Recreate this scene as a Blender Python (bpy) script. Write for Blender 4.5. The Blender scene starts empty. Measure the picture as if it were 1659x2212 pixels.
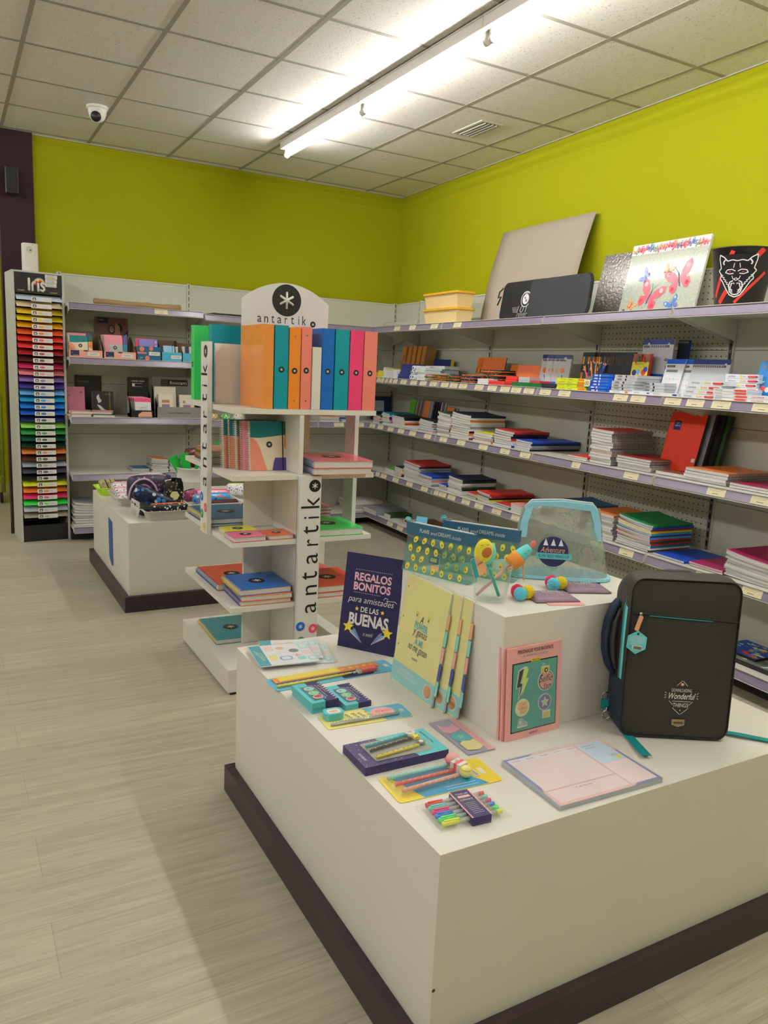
import bpy, math, random
from mathutils import Matrix, Vector, Euler

# ------------------------------------------------------------------ camera, world, lamps, exposure
SC = bpy.context.scene
COL = bpy.context.collection
cam_data = bpy.data.cameras.new('camera')
cam = bpy.data.objects.new('camera', cam_data)
COL.objects.link(cam)
SC.camera = cam
cam_data.sensor_fit = 'VERTICAL'
cam_data.sensor_height = 24.0
cam_data.sensor_width = 18.0
cam_data.lens = 1679.93 / 2212.0 * 24.0
cam_data.clip_start = 0.05
cam_data.clip_end = 60
cam.matrix_world = Matrix(((0.87395, 0.04716, -0.48372, -3.82548),
                           (-0.4838, 0.17909, -0.85666, -6.69388),
                           (0.04623, 0.9827, 0.17933, 1.40383),
                           (0, 0, 0, 1)))
world = bpy.data.worlds.new('world'); SC.world = world
world.use_nodes = True
world.node_tree.nodes['Background'].inputs[0].default_value = (1.0, 0.95, 0.85, 1)
world.node_tree.nodes['Background'].inputs[1].default_value = 0.3
SC.view_settings.view_transform = 'Standard'
SC.view_settings.look = 'None'
SC.view_settings.gamma = 1.0
SC.view_settings.exposure = 0.0
SC.view_settings.use_curve_mapping = False
TUBE_POWER = 84.0
TUBE_TINT = (1.0, 0.975, 0.98)

# ------------------------------------------------------------------ materials
def lin(c):
    c = c / 255.0
    return c / 12.92 if c <= 0.04045 else ((c + 0.055) / 1.055) ** 2.4
def rgb(r, g, b):
    """colour of the thing itself, from its look under the shop's cream light"""
    o = (lin(r) / 0.715, lin(g) / 0.67, lin(b) / 0.59)
    q = max(1.0, max(o) / 0.90)
    return tuple(x / q for x in o)
MATS = {}
def mat(name, col=None, rough=0.5, metal=0.0, spec=0.4, noise=0.06, nscale=18.0, bump=0.0, bscale=120.0, emit=0.0):
    if name in MATS: return MATS[name]
    m = bpy.data.materials.new(name); m.use_nodes = True
    nt = m.node_tree; b = nt.nodes['Principled BSDF']
    b.inputs['Base Color'].default_value = (*col, 1)
    b.inputs['Roughness'].default_value = rough
    b.inputs['Metallic'].default_value = metal
    b.inputs['Specular IOR Level'].default_value = spec
    tc = nt.nodes.new('ShaderNodeTexCoord')
    if noise > 0:
        n = nt.nodes.new('ShaderNodeTexNoise'); n.inputs['Scale'].default_value = nscale; n.inputs['Detail'].default_value = 3
        nt.links.new(tc.outputs['Object'], n.inputs['Vector'])
        mr = nt.nodes.new('ShaderNodeMapRange'); mr.inputs['To Min'].default_value = 1 - noise; mr.inputs['To Max'].default_value = 1 + noise
        nt.links.new(n.outputs['Fac'], mr.inputs['Value'])
        mx = nt.nodes.new('ShaderNodeVectorMath'); mx.operation = 'SCALE'
        mx.inputs[0].default_value = col
        nt.links.new(mr.outputs['Result'], mx.inputs['Scale'])
        nt.links.new(mx.outputs['Vector'], b.inputs['Base Color'])
    if bump > 0:
        n2 = nt.nodes.new('ShaderNodeTexNoise'); n2.inputs['Scale'].default_value = bscale; n2.inputs['Detail'].default_value = 2
        nt.links.new(tc.outputs['Object'], n2.inputs['Vector'])
        bp = nt.nodes.new('ShaderNodeBump'); bp.inputs['Strength'].default_value = bump; bp.inputs['Distance'].default_value = 0.002
        nt.links.new(n2.outputs['Fac'], bp.inputs['Height']); nt.links.new(bp.outputs['Normal'], b.inputs['Normal'])
    if emit > 0:
        b.inputs['Emission Color'].default_value = (*TUBE_TINT, 1)
        b.inputs['Emission Strength'].default_value = emit
    MATS[name] = m
    return m
def ink(name, r, g, b, rough=0.5, **k): return mat(name, rgb(r, g, b), rough, **k)
def clear(name, tint=(0.9, 0.95, 0.93), amount=0.75, rough=0.06):
    """thin clear plastic or glass film"""
    if name in MATS: return MATS[name]
    m = bpy.data.materials.new(name); m.use_nodes = True
    nt = m.node_tree; nt.nodes.clear()
    out = nt.nodes.new('ShaderNodeOutputMaterial')
    tr = nt.nodes.new('ShaderNodeBsdfTransparent'); tr.inputs[0].default_value = (*tint, 1)
    p = nt.nodes.new('ShaderNodeBsdfPrincipled'); p.inputs['Base Color'].default_value = (*[min(1, t * .85) for t in tint], 1)
    p.inputs['Roughness'].default_value = rough; p.inputs['Specular IOR Level'].default_value = 0.7
    tc = nt.nodes.new('ShaderNodeTexCoord')
    n2 = nt.nodes.new('ShaderNodeTexNoise'); n2.inputs['Scale'].default_value = 22; nt.links.new(tc.outputs['Object'], n2.inputs['Vector'])
    bp = nt.nodes.new('ShaderNodeBump'); bp.inputs['Strength'].default_value = 0.5; bp.inputs['Distance'].default_value = 0.01
    nt.links.new(n2.outputs['Fac'], bp.inputs['Height']); nt.links.new(bp.outputs['Normal'], p.inputs['Normal'])
    fr = nt.nodes.new('ShaderNodeLayerWeight'); fr.inputs['Blend'].default_value = 0.5
    pw = nt.nodes.new('ShaderNodeMath'); pw.operation = 'POWER'; pw.inputs[1].default_value = 4.0
    nt.links.new(fr.outputs['Facing'], pw.inputs[0])
    ad = nt.nodes.new('ShaderNodeMath'); ad.operation = 'MULTIPLY_ADD'; ad.use_clamp = True; ad.inputs[1].default_value = 0.35; ad.inputs[2].default_value = 1 - amount
    nt.links.new(pw.outputs[0], ad.inputs[0])
    mx = nt.nodes.new('ShaderNodeMixShader')
    nt.links.new(ad.outputs[0], mx.inputs[0]); nt.links.new(tr.outputs[0], mx.inputs[1]); nt.links.new(p.outputs[0], mx.inputs[2])
    nt.links.new(mx.outputs[0], out.inputs[0])
    MATS[name] = m
    return m

WHITE = mat('white laminate', (0.79, 0.76, 0.68), 0.42, noise=0.025, nscale=5)
SIGNW = mat('white sign board', (0.80, 0.79, 0.77), 0.45, noise=0.02)
STEEL = mat('cream grey enamelled steel', (0.62, 0.63, 0.54), 0.4, noise=0.03, nscale=4)
SHELFM = mat('white enamelled shelf steel', (0.72, 0.72, 0.64), 0.35, noise=0.03, nscale=4)
LILAC = mat('lilac price rail plastic', (0.27, 0.225, 0.32), 0.22, noise=0.08, nscale=6, spec=0.6)
BLACK = mat('black print', (0.012, 0.012, 0.012), 0.45, noise=0.1)
WHITEP = mat('white print', (0.8, 0.78, 0.74), 0.5, noise=0.02)
PAPER = mat('white page edges', (0.70, 0.69, 0.65), 0.75, noise=0.1, nscale=90)
TAGP = mat('cream price ticket', (0.78, 0.71, 0.47), 0.6, noise=0.04)
GREYINK = mat('grey fine print', (0.25, 0.24, 0.22), 0.6)
PLINTH = mat('dark plum plinth', (0.042, 0.022, 0.030), 0.4, noise=0.1)
METAL = mat('polished metal', (0.6, 0.6, 0.58), 0.22, metal=1.0)
DARKW = mat('black steel', (0.02, 0.02, 0.022), 0.4)

# ------------------------------------------------------------------ mesh builder
TEXTS = {}
def text_mesh(s, bold=0.0):
    key = (s, bold)
    if key in TEXTS: return TEXTS[key]
    cu = bpy.data.curves.new('t', 'FONT'); cu.body = s; cu.size = 1; cu.resolution_u = 3; cu.offset = bold
    ob = bpy.data.objects.new('t', cu); COL.objects.link(ob)
    dg = bpy.context.evaluated_depsgraph_get(); dg.update()
    me = bpy.data.meshes.new_from_object(ob.evaluated_get(dg))
    vs = [v.co.copy() for v in me.vertices]; fs = [tuple(p.vertices) for p in me.polygons]
    bpy.data.objects.remove(ob); bpy.data.curves.remove(cu); bpy.data.meshes.remove(me)
    TEXTS[key] = (vs, fs)
    return TEXTS[key]

def T(x=0, y=0, z=0, rx=0, ry=0, rz=0):
    return Matrix.Translation((x, y, z)) @ Euler((math.radians(rx), math.radians(ry), math.radians(rz))).to_matrix().to_4x4()

class MB:
    def __init__(s):
        s.v = []; s.f = []; s.fm = []; s.fs = []; s.mats = []; s.M = Matrix.Identity(4)
    def mi(s, m):
        if m not in s.mats: s.mats.append(m)
        return s.mats.index(m)
    def add(s, vs, fs, m, smooth=False):
        k = len(s.v); s.v += [s.M @ Vector(p) for p in vs]; i = s.mi(m)
        for q in fs:
            s.f.append(tuple(a + k for a in q)); s.fm.append(i); s.fs.append(smooth)
        return s
    def box(s, x0, x1, y0, y1, z0, z1, m, top=None, bend=None):
        vs = [(x, y, z) for z in (z0, z1) for y in (y0, y1) for x in (x0, x1)]
        s.add(vs, [(0, 2, 3, 1), (0, 1, 5, 4), (1, 3, 7, 5), (3, 2, 6, 7), (2, 0, 4, 6)], m)
        s.add(vs, [(4, 5, 7, 6)], top or m)
        return s
    def quad(s, a, b, c, d, m): return s.add([a, b, c, d], [(0, 1, 2, 3)], m)
    def poly(s, pts, z, m, h=0.0, m2=None):
        """flat outline in xy at height z; h > 0 gives it thickness downward"""
        n = len(pts); s.add([(x, y, z) for x, y in pts], [tuple(range(n))], m)
        if h:
            vs = [(x, y, z) for x, y in pts] + [(x, y, z - h) for x, y in pts]
            s.add(vs, [(i, (i + 1) % n, (i + 1) % n + n, i + n)[::-1] for i in range(n)] + [tuple(range(2 * n - 1, n - 1, -1))], m2 or m)
        return s
    def rrect(s, x0, x1, y0, y1, z, m, r=0.01, h=0.0, m2=None, n=4):
        pts = []
        for cx, cy, a0 in ((x1 - r, y1 - r, 0), (x0 + r, y1 - r, 90), (x0 + r, y0 + r, 180), (x1 - r, y0 + r, 270)):
            for k in range(n + 1):
                a = math.radians(a0 + 90 * k / n); pts.append((cx + r * math.cos(a), cy + r * math.sin(a)))
        return s.poly(pts, z, m, h, m2)
    def disc(s, x, y, z, r, m, n=24, h=0.0, ry=None):
        ry = ry or r
        return s.poly([(x + r * math.cos(2 * math.pi * k / n), y + ry * math.sin(2 * math.pi * k / n)) for k in range(n)], z, m, h)
    def star(s, x, y, z, r, m, n=5, inner=0.45, rot=90, h=0.0):
        pts = []
        for k in range(2 * n):
            a = math.radians(rot + 180 * k / n); q = r if k % 2 == 0 else r * inner
            pts.append((x + q * math.cos(a), y + q * math.sin(a)))
        return s.poly(pts, z, m, h)
    def bar(s, x0, y0, x1, y1, w, z, m):
        d = Vector((x1 - x0, y1 - y0)); L = d.length or 1; n = Vector((-d.y, d.x)) / L * w / 2
        return s.poly([(x0 - n.x, y0 - n.y), (x1 - n.x, y1 - n.y), (x1 + n.x, y1 + n.y), (x0 + n.x, y0 + n.y)], z, m)
    def logo(s, x, y, z, r, dark=None, light=None):
        s.disc(x, y, z, r, dark or BLACK)
        for k in range(3):
            a = math.radians(90 + 60 * k); c, d = math.cos(a) * r * .5, math.sin(a) * r * .5
            s.bar(x - c, y - d, x + c, y + d, r * .15, z + .0004 + k * .00002, light or WHITEP)
        return s
    def lathe(s, prof, m, n=24, x=0, y=0, close=False):
        vs = []; fs = []
        for r, z in prof:
            vs += [(x + r * math.cos(2 * math.pi * k / n), y + r * math.sin(2 * math.pi * k / n), z) for k in range(n)]
        for i in range(len(prof) - 1):
            for k in range(n):
                fs.append((i * n + k, i * n + (k + 1) % n, (i + 1) * n + (k + 1) % n, (i + 1) * n + k))
        return s.add(vs, fs, m, True)
    def tube(s, pts, r, m, n=8, cap=True, r1=None):
        pts = [Vector(p) for p in pts]; vs = []; fs = []
        N = len(pts); up = None
        for i, p in enumerate(pts):
            d = (pts[min(i + 1, N - 1)] - pts[max(i - 1, 0)]).normalized()
            if up is None:
                up = Vector((0, 0, 1)) if abs(d.z) < .9 else Vector((1, 0, 0))
            a = d.cross(up).normalized(); up = a.cross(d).normalized()
            rr = r if r1 is None else r + (r1 - r) * i / (N - 1)
            vs += [p + (a * math.cos(2 * math.pi * k / n) + up * math.sin(2 * math.pi * k / n)) * rr for k in range(n)]
        for i in range(N - 1):
            for k in range(n):
                fs.append((i * n + k, (i + 1) * n + k, (i + 1) * n + (k + 1) % n, i * n + (k + 1) % n))
        if cap: fs += [tuple(range(n)), tuple(range(N * n - 1, (N - 1) * n - 1, -1))]
        return s.add(vs, fs, m, True)
    def ball(s, c, r, m, n=16, k=10, sc=(1, 1, 1), wob=0.0, seed=0):
        rnd = random.Random(seed); vs = []; fs = []
        for i in range(k + 1):
            t = math.pi * i / k
            for j in range(n):
                a = 2 * math.pi * j / n; w = 1 + rnd.uniform(-wob, wob)
                vs.append((c[0] + r * sc[0] * w * math.sin(t) * math.cos(a), c[1] + r * sc[1] * w * math.sin(t) * math.sin(a), c[2] + r * sc[2] * w * math.cos(t)))
        for i in range(k):
            for j in range(n):
                fs.append((i * n + j, (i + 1) * n + j, (i + 1) * n + (j + 1) % n, i * n + (j + 1) % n))
        return s.add(vs, fs, m, wob == 0)
    def text(s, t, x, y, z, h, m, w=None, align='c', bold=0.0, slant=0.0, rot=0.0):
        """letters in the xy plane; h = height of the lettering, x,y = its centre (align c) or left end (align l)"""
        vs, fs = text_mesh(t, bold)
        if not vs: return s
        xs = [p.x for p in vs]; ys = [p.y for p in vs]
        x0, x1, y0, y1 = min(xs), max(xs), min(ys), max(ys)
        sy = h / max(1e-6, (y1 - y0)); sx = w / (x1 - x0) if w else sy
        ox = (x0 + x1) / 2 if align == 'c' else x0; oy = (y0 + y1) / 2
        a = math.radians(rot); ca, sa = math.cos(a), math.sin(a); out = []
        for p in vs:
            py = (p.y - oy) * sy; qx = (p.x - ox) * sx + slant * py
            out.append((x + qx * ca - py * sa, y + qx * sa + py * ca, z))
        return s.add(out, fs, m)
    def lines(s, x0, x1, y0, y1, n, z, m, w=0.0012, seed=0):
        r = random.Random(seed)
        for k in range(n):
            y = y1 - (y1 - y0) * (k + .5) / n; e = r.uniform(0, .25) * (x1 - x0)
            s.bar(x0, y, x1 - e, y, w, z, m)
        return s
    def build(s, name, parent=None, M=None, bevel=0.0, smooth_angle=False):
        me = bpy.data.meshes.new(name)
        me.from_pydata([tuple(p) for p in s.v], [], s.f)
        for m in s.mats: me.materials.append(m)
        me.polygons.foreach_set('material_index', s.fm)
        me.polygons.foreach_set('use_smooth', s.fs)
        me.update()
        o = bpy.data.objects.new(name, me); COL.objects.link(o)
        if M is not None: o.matrix_world = M
        if parent: o.parent = parent
        if bevel:
            b = o.modifiers.new('bevel', 'BEVEL'); b.width = bevel; b.segments = 2; b.limit_method = 'ANGLE'
        return o

def tag(o, label=None, cat=None, group=None, kind=None):
    if label and not 4 <= len(label.split()) <= 16: print('LONGLABEL', len(label.split()), label)
    if label: o['label'] = label
    if cat: o['category'] = cat
    if group: o['group'] = group
    if kind: o['kind'] = kind
    return o
def thing(name, label, cat, M, group=None):
    o = bpy.data.objects.new(name, None); o.empty_display_size = 0.05; COL.objects.link(o)
    o.matrix_world = M
    return tag(o, label, cat, group)
def copy_tree(o, parent=None):
    c = o.copy(); COL.objects.link(c)
    c.parent = parent
    for ch in list(o.children): copy_tree(ch, c)
    return c
def ordinal(k):
    return ['topmost', 'second', 'third', 'fourth', 'fifth', 'sixth', 'seventh', 'eighth', 'ninth', 'tenth', 'eleventh', 'twelfth', 'thirteenth', 'fourteenth', 'fifteenth', 'sixteenth'][k]
def place_word(k, n):
    return 'topmost' if k == 0 else ('lowest' if k == n - 1 and n > 2 else ordinal(k) + ' down')

# wall frames: X to the right along the wall, Y into the wall (negative = out into the room), Z up
RW = Euler((0, 0, math.radians(-92.64))).to_matrix().to_4x4()
BW = Matrix.Identity(4)
# ------------------------------------------------------------------ the room
def wall_paint(name, col=None, bump=0.25):
    return mat(name, col, 0.85, spec=0.15, noise=0.035, nscale=1.3, bump=bump, bscale=60)
LIME = wall_paint('lime green wall paint', (0.395, 0.402, 0.006))
PLUM = mat('plum column paint', (0.046, 0.022, 0.030), 0.6, spec=.2, noise=0.1, nscale=3)
def floor_mat():
    m = bpy.data.materials.new('pale greige wood vinyl floor'); m.use_nodes = True
    nt = m.node_tree; N = nt.nodes; L = nt.links; b = N['Principled BSDF']
    b.inputs['Roughness'].default_value = 0.38; b.inputs['Specular IOR Level'].default_value = 0.4
    tc = N.new('ShaderNodeTexCoord')
    br = N.new('ShaderNodeTexBrick'); br.offset = 0.37; br.inputs['Scale'].default_value = 1.0
    br.inputs['Brick Width'].default_value = 1.22; br.inputs['Row Height'].default_value = 0.2; br.inputs['Mortar Size'].default_value = 0.0012
    br.inputs['Color1'].default_value = (0.47, 0.43, 0.325, 1); br.inputs['Color2'].default_value = (0.53, 0.485, 0.365, 1); br.inputs['Mortar'].default_value = (0.39, 0.355, 0.27, 1)
    L.new(tc.outputs['Object'], br.inputs['Vector'])
    mp = N.new('ShaderNodeMapping'); mp.inputs['Scale'].default_value = (1.6, 26, 1); L.new(tc.outputs['Object'], mp.inputs['Vector'])
    n = N.new('ShaderNodeTexNoise'); n.inputs['Scale'].default_value = 1.5; n.inputs['Detail'].default_value = 6; n.inputs['Roughness'].default_value = 0.65; n.inputs['Distortion'].default_value = 0.6
    L.new(mp.outputs['Vector'], n.inputs['Vector'])
    mp2 = N.new('ShaderNodeMapping'); mp2.inputs['Scale'].default_value = (6, 150, 1); L.new(tc.outputs['Object'], mp2.inputs['Vector'])
    n2 = N.new('ShaderNodeTexNoise'); n2.inputs['Scale'].default_value = 1.0; n2.inputs['Detail'].default_value = 3; L.new(mp2.outputs['Vector'], n2.inputs['Vector'])
    mr = N.new('ShaderNodeMapRange'); mr.inputs['From Min'].default_value = 0.35; mr.inputs['From Max'].default_value = 0.68; mr.inputs['To Min'].default_value = 0.84; mr.inputs['To Max'].default_value = 1.10
    L.new(n.outputs['Fac'], mr.inputs['Value'])
    mr2 = N.new('ShaderNodeMapRange'); mr2.inputs['From Min'].default_value = 0.3; mr2.inputs['From Max'].default_value = 0.7; mr2.inputs['To Min'].default_value = 0.90; mr2.inputs['To Max'].default_value = 1.07
    L.new(n2.outputs['Fac'], mr2.inputs['Value'])
    mu = N.new('ShaderNodeMath'); mu.operation = 'MULTIPLY'; L.new(mr.outputs[0], mu.inputs[0]); L.new(mr2.outputs[0], mu.inputs[1])
    vs = N.new('ShaderNodeVectorMath'); vs.operation = 'SCALE'; L.new(br.outputs['Color'], vs.inputs[0]); L.new(mu.outputs[0], vs.inputs['Scale'])
    L.new(vs.outputs['Vector'], b.inputs['Base Color'])
    bp = N.new('ShaderNodeBump'); bp.inputs['Strength'].default_value = 0.15; bp.inputs['Distance'].default_value = 0.001; L.new(n2.outputs['Fac'], bp.inputs['Height']); L.new(bp.outputs['Normal'], b.inputs['Normal'])
    return m
def ceiling_mat():
    m = bpy.data.materials.new('fissured mineral ceiling tile'); m.use_nodes = True
    nt = m.node_tree; N = nt.nodes; L = nt.links; b = N['Principled BSDF']
    b.inputs['Roughness'].default_value = 0.85
    tc = N.new('ShaderNodeTexCoord')
    n = N.new('ShaderNodeTexNoise'); n.inputs['Scale'].default_value = 78; n.inputs['Detail'].default_value = 2.5; n.inputs['Distortion'].default_value = 1.2; n.inputs['Roughness'].default_value = 0.45
    L.new(tc.outputs['Object'], n.inputs['Vector'])
    r = N.new('ShaderNodeValToRGB'); r.color_ramp.elements[0].position = 0.62; r.color_ramp.elements[0].color = (0.76, 0.73, 0.655, 1)
    r.color_ramp.elements[1].position = 0.70; r.color_ramp.elements[1].color = (0.50, 0.465, 0.39, 1)
    L.new(n.outputs['Fac'], r.inputs['Fac']); L.new(r.outputs['Color'], b.inputs['Base Color'])
    bp = N.new('ShaderNodeBump'); bp.invert = True; bp.inputs['Strength'].default_value = 0.4; bp.inputs['Distance'].default_value = 0.002
    L.new(r.outputs['Alpha'], bp.inputs['Height'])
    r2 = N.new('ShaderNodeMapRange'); r2.inputs['From Min'].default_value = .56; r2.inputs['From Max'].default_value = .68; L.new(n.outputs['Fac'], r2.inputs['Value']); L.new(r2.outputs[0], bp.inputs['Height'])
    L.new(bp.outputs['Normal'], b.inputs['Normal'])
    return m
b = MB(); b.box(-9, 0.6, -10, 2.7, -0.1, 0, floor_mat()); tag(b.build('floor'), kind='structure')
b = MB(); b.box(-9, 0.6, -10, 2.7, 3.0, 3.1, ceiling_mat()); ceil = tag(b.build('ceiling'), kind='structure')
# T-bar grid set into the ceiling
GRID = mat('painted ceiling grid', (0.36, 0.335, 0.27), 0.6, noise=0.03, spec=.2)
g = MB()
for i in range(-8, 9):
    x = -3.997 + 0.6 * i
    if -9 < x < 0.0: g.box(x - 0.012, x + 0.012, -10, 2.7 if x < -3.45 else -0.01, 2.9975, 3.001, GRID)
for j in range(-4, 17):
    y = 0.512 - 0.5949 * j
    if -10 < y < 2.7: g.box(-9, -3.45 if y > 0 else -0.02 + 0.046 * y, y - 0.012, y + 0.012, 2.998, 3.001, GRID)
tag(g.build('ceiling_grid', ceil), kind='structure')
# walls
b = MB(); b.box(-3.42, 0.12, 0, 0.12, 0, 3.0, LIME); tag(b.build('wall_back'), kind='structure')
b = MB(); b.box(-0.1, 10.5, 0.0, 0.12, 0, 3.0, LIME)
b.add([(0, 0, 2.83), (10.5, 0, 2.83), (10.5, -.012, 2.875), (0, -.012, 2.875), (0, -.012, 2.935), (10.5, -.012, 2.935), (10.5, 0, 2.97), (0, 0, 2.97)], [(0, 1, 2, 3), (3, 2, 5, 4), (4, 5, 6, 7)], LIME)
tag(b.build('wall_right', M=RW), kind='structure')
b = MB(); b.add([(-3.19, 0, 2.84), (0, 0, 2.84), (0, -.008, 2.88), (-3.19, -.008, 2.88), (-3.19, -.008, 2.94), (0, -.008, 2.94), (0, 0, 2.975), (-3.19, 0, 2.975)], [(0, 1, 2, 3), (3, 2, 5, 4), (4, 5, 6, 7)], LIME); tag(b.build('trim_1'), kind='structure')
b = MB(); b.box(-9, -3.3, 2.6, 2.7, 0, 3.0, LIME); tag(b.build('wall_far'), kind='structure')
b = MB(); b.box(-9.1, -9, -10, 2.7, 0, 3.0, wall_paint('cream wall paint', (0.72, 0.70, 0.58))); tag(b.build('wall_left'), kind='structure')
b = MB(); b.box(-9, 0.6, -10.1, -10, 0, 3.0, wall_paint('cream wall paint')); tag(b.build('wall_front'), kind='structure')
b = MB(); b.box(-3.3, -3.2, 0.12, 2.7, 0, 3.0, LIME); tag(b.build('wall_side'), kind='structure')
# wall angles under the ceiling
WA = mat('white wall angle', (0.50, 0.475, 0.40), 0.5)
b = MB(); b.box(-3.19, 0, -0.022, 0.0, 2.992, 3.0, WA); tag(b.build('trim_2'), kind='structure')
b = MB(); b.box(0, 10, -0.014, 0.0, 2.994, 3.0, WA); tag(b.build('trim_3', M=RW), kind='structure')
# plum column
b = MB(); b.box(-3.425, -3.19, -0.035, 0.13, 0, 3.0, PLUM); b.box(-3.435, -3.18, -0.045, -0.035, 0, 0.09, PLINTH)
tag(b.build('wall_column'), kind='structure')

# ------------------------------------------------------------------ fluorescent battens
BATT = mat('white batten enamel', (0.72, 0.70, 0.64), 0.4, noise=0.02)
TUBEM = mat('lit fluorescent tube', (0.9, 0.9, 0.85), 0.3, noise=0, emit=TUBE_POWER)
def make_batten():
    root = thing('tube_light', None, 'ceiling light', Matrix.Identity(4))
    b = MB(); b.box(-0.044, 0.044, -0.6175, 0.6175, -0.055, 0.0, BATT); b.box(-0.050, 0.050, -0.6175, 0.6175, -0.006, 0.0, BATT)
    b.build('batten', root, bevel=0.003)
    b = MB(); b.tube([(0, -0.585, -0.094), (0, 0.585, -0.094)], 0.0135, TUBEM, 12); b.build('tube', root)
    for sy in (-1, 1):
        b = MB(); y = sy * 0.597
        b.box(-0.013, 0.013, y - 0.008, y + 0.008, -0.084, -0.05, BATT); b.M = T(0, y, -0.094, 90); b.disc(0, 0, 0.009, 0.019, BATT, 16, 0.018); b.M = Matrix.Identity(4)
        b.build('lamp_holder', root)
    return root
proto = make_batten()
def place_light(x, y, label, grp):
    global proto_used
    o = proto if not proto_used else copy_tree(proto)
    proto_used = True
    o.location = (x, y, 2.993); tag(o, label, 'ceiling light', grp)
proto_used = False
for k in range(6):
    y = -1.66 - 1.237 * k
    place_light(-1.595, y, ['far end tube light of the lit ceiling row, nearest the back wall', 'second lit tube light from the back wall end of the row', 'lit tube light at the top edge of the picture, nearest the viewer'][min(k, 2)] if k < 3 else 'lit ceiling tube light behind the viewer in the row above the displays', 'lit tube lights in the row over the displays')
for k in range(8):
    place_light(-5.3, 1.4 - 1.3 * k, 'lit ceiling tube light in the row over the left aisle, outside the picture', 'lit tube lights over the left aisle')

# air vent in the ceiling
VENT = mat('grey vent metal', (0.55, 0.53, 0.45), 0.45)
r = thing('air_vent', 'small rectangular grey louvred air vent set in a ceiling tile', 'air vent', T(-0.682, -2.14, 3.0))
b = MB()
for x0, x1, y0, y1 in ((-.085, .085, .15, .17), (-.085, .085, -.17, -.15), (-.085, -.065, -.15, .15), (.065, .085, -.15, .15)): b.box(x0, x1, y0, y1, -.008, .0, VENT)
b.box(-.065, .065, -.15, .15, -.003, 0, DARKW); b.build('vent_frame', r)
for k in range(4):
    b = MB(); x = -.045 + .03 * k; b.M = T(x, 0, -.006, 0, 55, 0); b.box(-.007, .007, -.15, .15, -.0008, .0008, VENT); b.M = Matrix.Identity(4); b.build('louvre', r)
# dome camera
r = thing('security_camera', 'white dome security camera fixed to the ceiling above the back wall', 'security camera', T(-2.885, -0.99, 3.0))
PL = mat('white camera plastic', (0.78, 0.77, 0.72), 0.3)
b = MB(); b.lathe([(0, -.018), (.062, -.018), (.068, -.012), (.068, 0)], PL, 32); b.build('mounting_plate', r)
b = MB(); b.ball((0, 0, -.045), .052, PL, 24, 16); b.lathe([(.058, -.016), (.056, -.045), (.05, -.055)], PL, 24); b.build('housing', r)
b = MB(); d = Vector((-.35, -.85, -.55)).normalized(); c = Vector((0, 0, -.045))
b.tube([c + d * .03, c + d * .056], .032, DARKW, 24); b.tube([c + d * .055, c + d * .058], .014, mat('lens glass', (.03, .03, .04), .05), 16); b.build('lens', r)
# little speaker on the column
r = thing('wall_speaker', 'small black speaker on a bracket high on the plum column', 'speaker', T(-3.33, -0.05, 2.63))
b = MB(); b.box(-.055, .03, -.09, -.02, -.09, .09, DARKW); b.build('cabinet', r, bevel=.006)
b = MB(); b.box(-.02, .01, -.02, .013, -.02, .02, DARKW); b.tube([(.03, -.03, -.02), (.07, -.01, -.07), (.09, .01, -.09)], .004, DARKW, 6); b.build('bracket', r)

# ------------------------------------------------------------------ shelving
def peg_mat():
    m = bpy.data.materials.new('perforated cream steel'); m.use_nodes = True
    nt = m.node_tree; N = nt.nodes; L = nt.links; b = N['Principled BSDF']; b.inputs['Roughness'].default_value = 0.45
    tc = N.new('ShaderNodeTexCoord'); sp = N.new('ShaderNodeSeparateXYZ'); L.new(tc.outputs['Object'], sp.inputs[0])
    def cell(o):
        a = N.new('ShaderNodeMath'); a.operation = 'DIVIDE'; a.inputs[1].default_value = 0.0335; L.new(sp.outputs[o], a.inputs[0])
        f_ = N.new('ShaderNodeMath'); f_.operation = 'FRACT'; L.new(a.outputs[0], f_.inputs[0])
        s_ = N.new('ShaderNodeMath'); s_.operation = 'SUBTRACT'; s_.inputs[1].default_value = 0.5; L.new(f_.outputs[0], s_.inputs[0])
        p = N.new('ShaderNodeMath'); p.operation = 'POWER'; p.inputs[1].default_value = 2; L.new(s_.outputs[0], p.inputs[0]); return p
    a = cell('X'); c = cell('Z'); s_ = N.new('ShaderNodeMath'); s_.operation = 'ADD'; L.new(a.outputs[0], s_.inputs[0]); L.new(c.outputs[0], s_.inputs[1])
    lt = N.new('ShaderNodeMath'); lt.operation = 'LESS_THAN'; lt.inputs[1].default_value = 0.0155; L.new(s_.outputs[0], lt.inputs[0])
    mx = N.new('ShaderNodeMix'); mx.data_type = 'RGBA'; mx.inputs['A'].default_value = (0.56, 0.55, 0.44, 1); mx.inputs['B'].default_value = (0.02, 0.02, 0.015, 1)
    L.new(lt.outputs[0], mx.inputs['Factor']); L.new(mx.outputs['Result'], b.inputs['Base Color'])
    return m
PEG = peg_mat()
SEAM = mat('panel seam shadow gap', (0.10, 0.10, 0.08), 0.6)
DEP = 0.50
def price_tag_proto():
    b = MB(); b.box(-.03, .03, -.0006, 0, -.0185, .0185, TAGP)
    b.M = T(0, -.0008, 0, 90); b.lines(-.024, .024, .002, .014, 2, 0, GREYINK, .0012, 1); b.lines(-.012, .014, -.012, -.004, 1, 0, BLACK, .0022, 2)
    b.M = Matrix.Identity(4); return b.build('price_tag')
TAGPROTO = [price_tag_proto(), False]
def tag_on(parent, x, y, z, w=1.0, tilt=0):
    o = TAGPROTO[0]
    if TAGPROTO[1]: o = o.copy(); COL.objects.link(o)
    TAGPROTO[1] = True
    o.parent = parent; o.location = (x, y, z); o.scale = (w, 1, 1); o.rotation_euler = (math.radians(-18), 0, math.radians(tilt))
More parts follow.
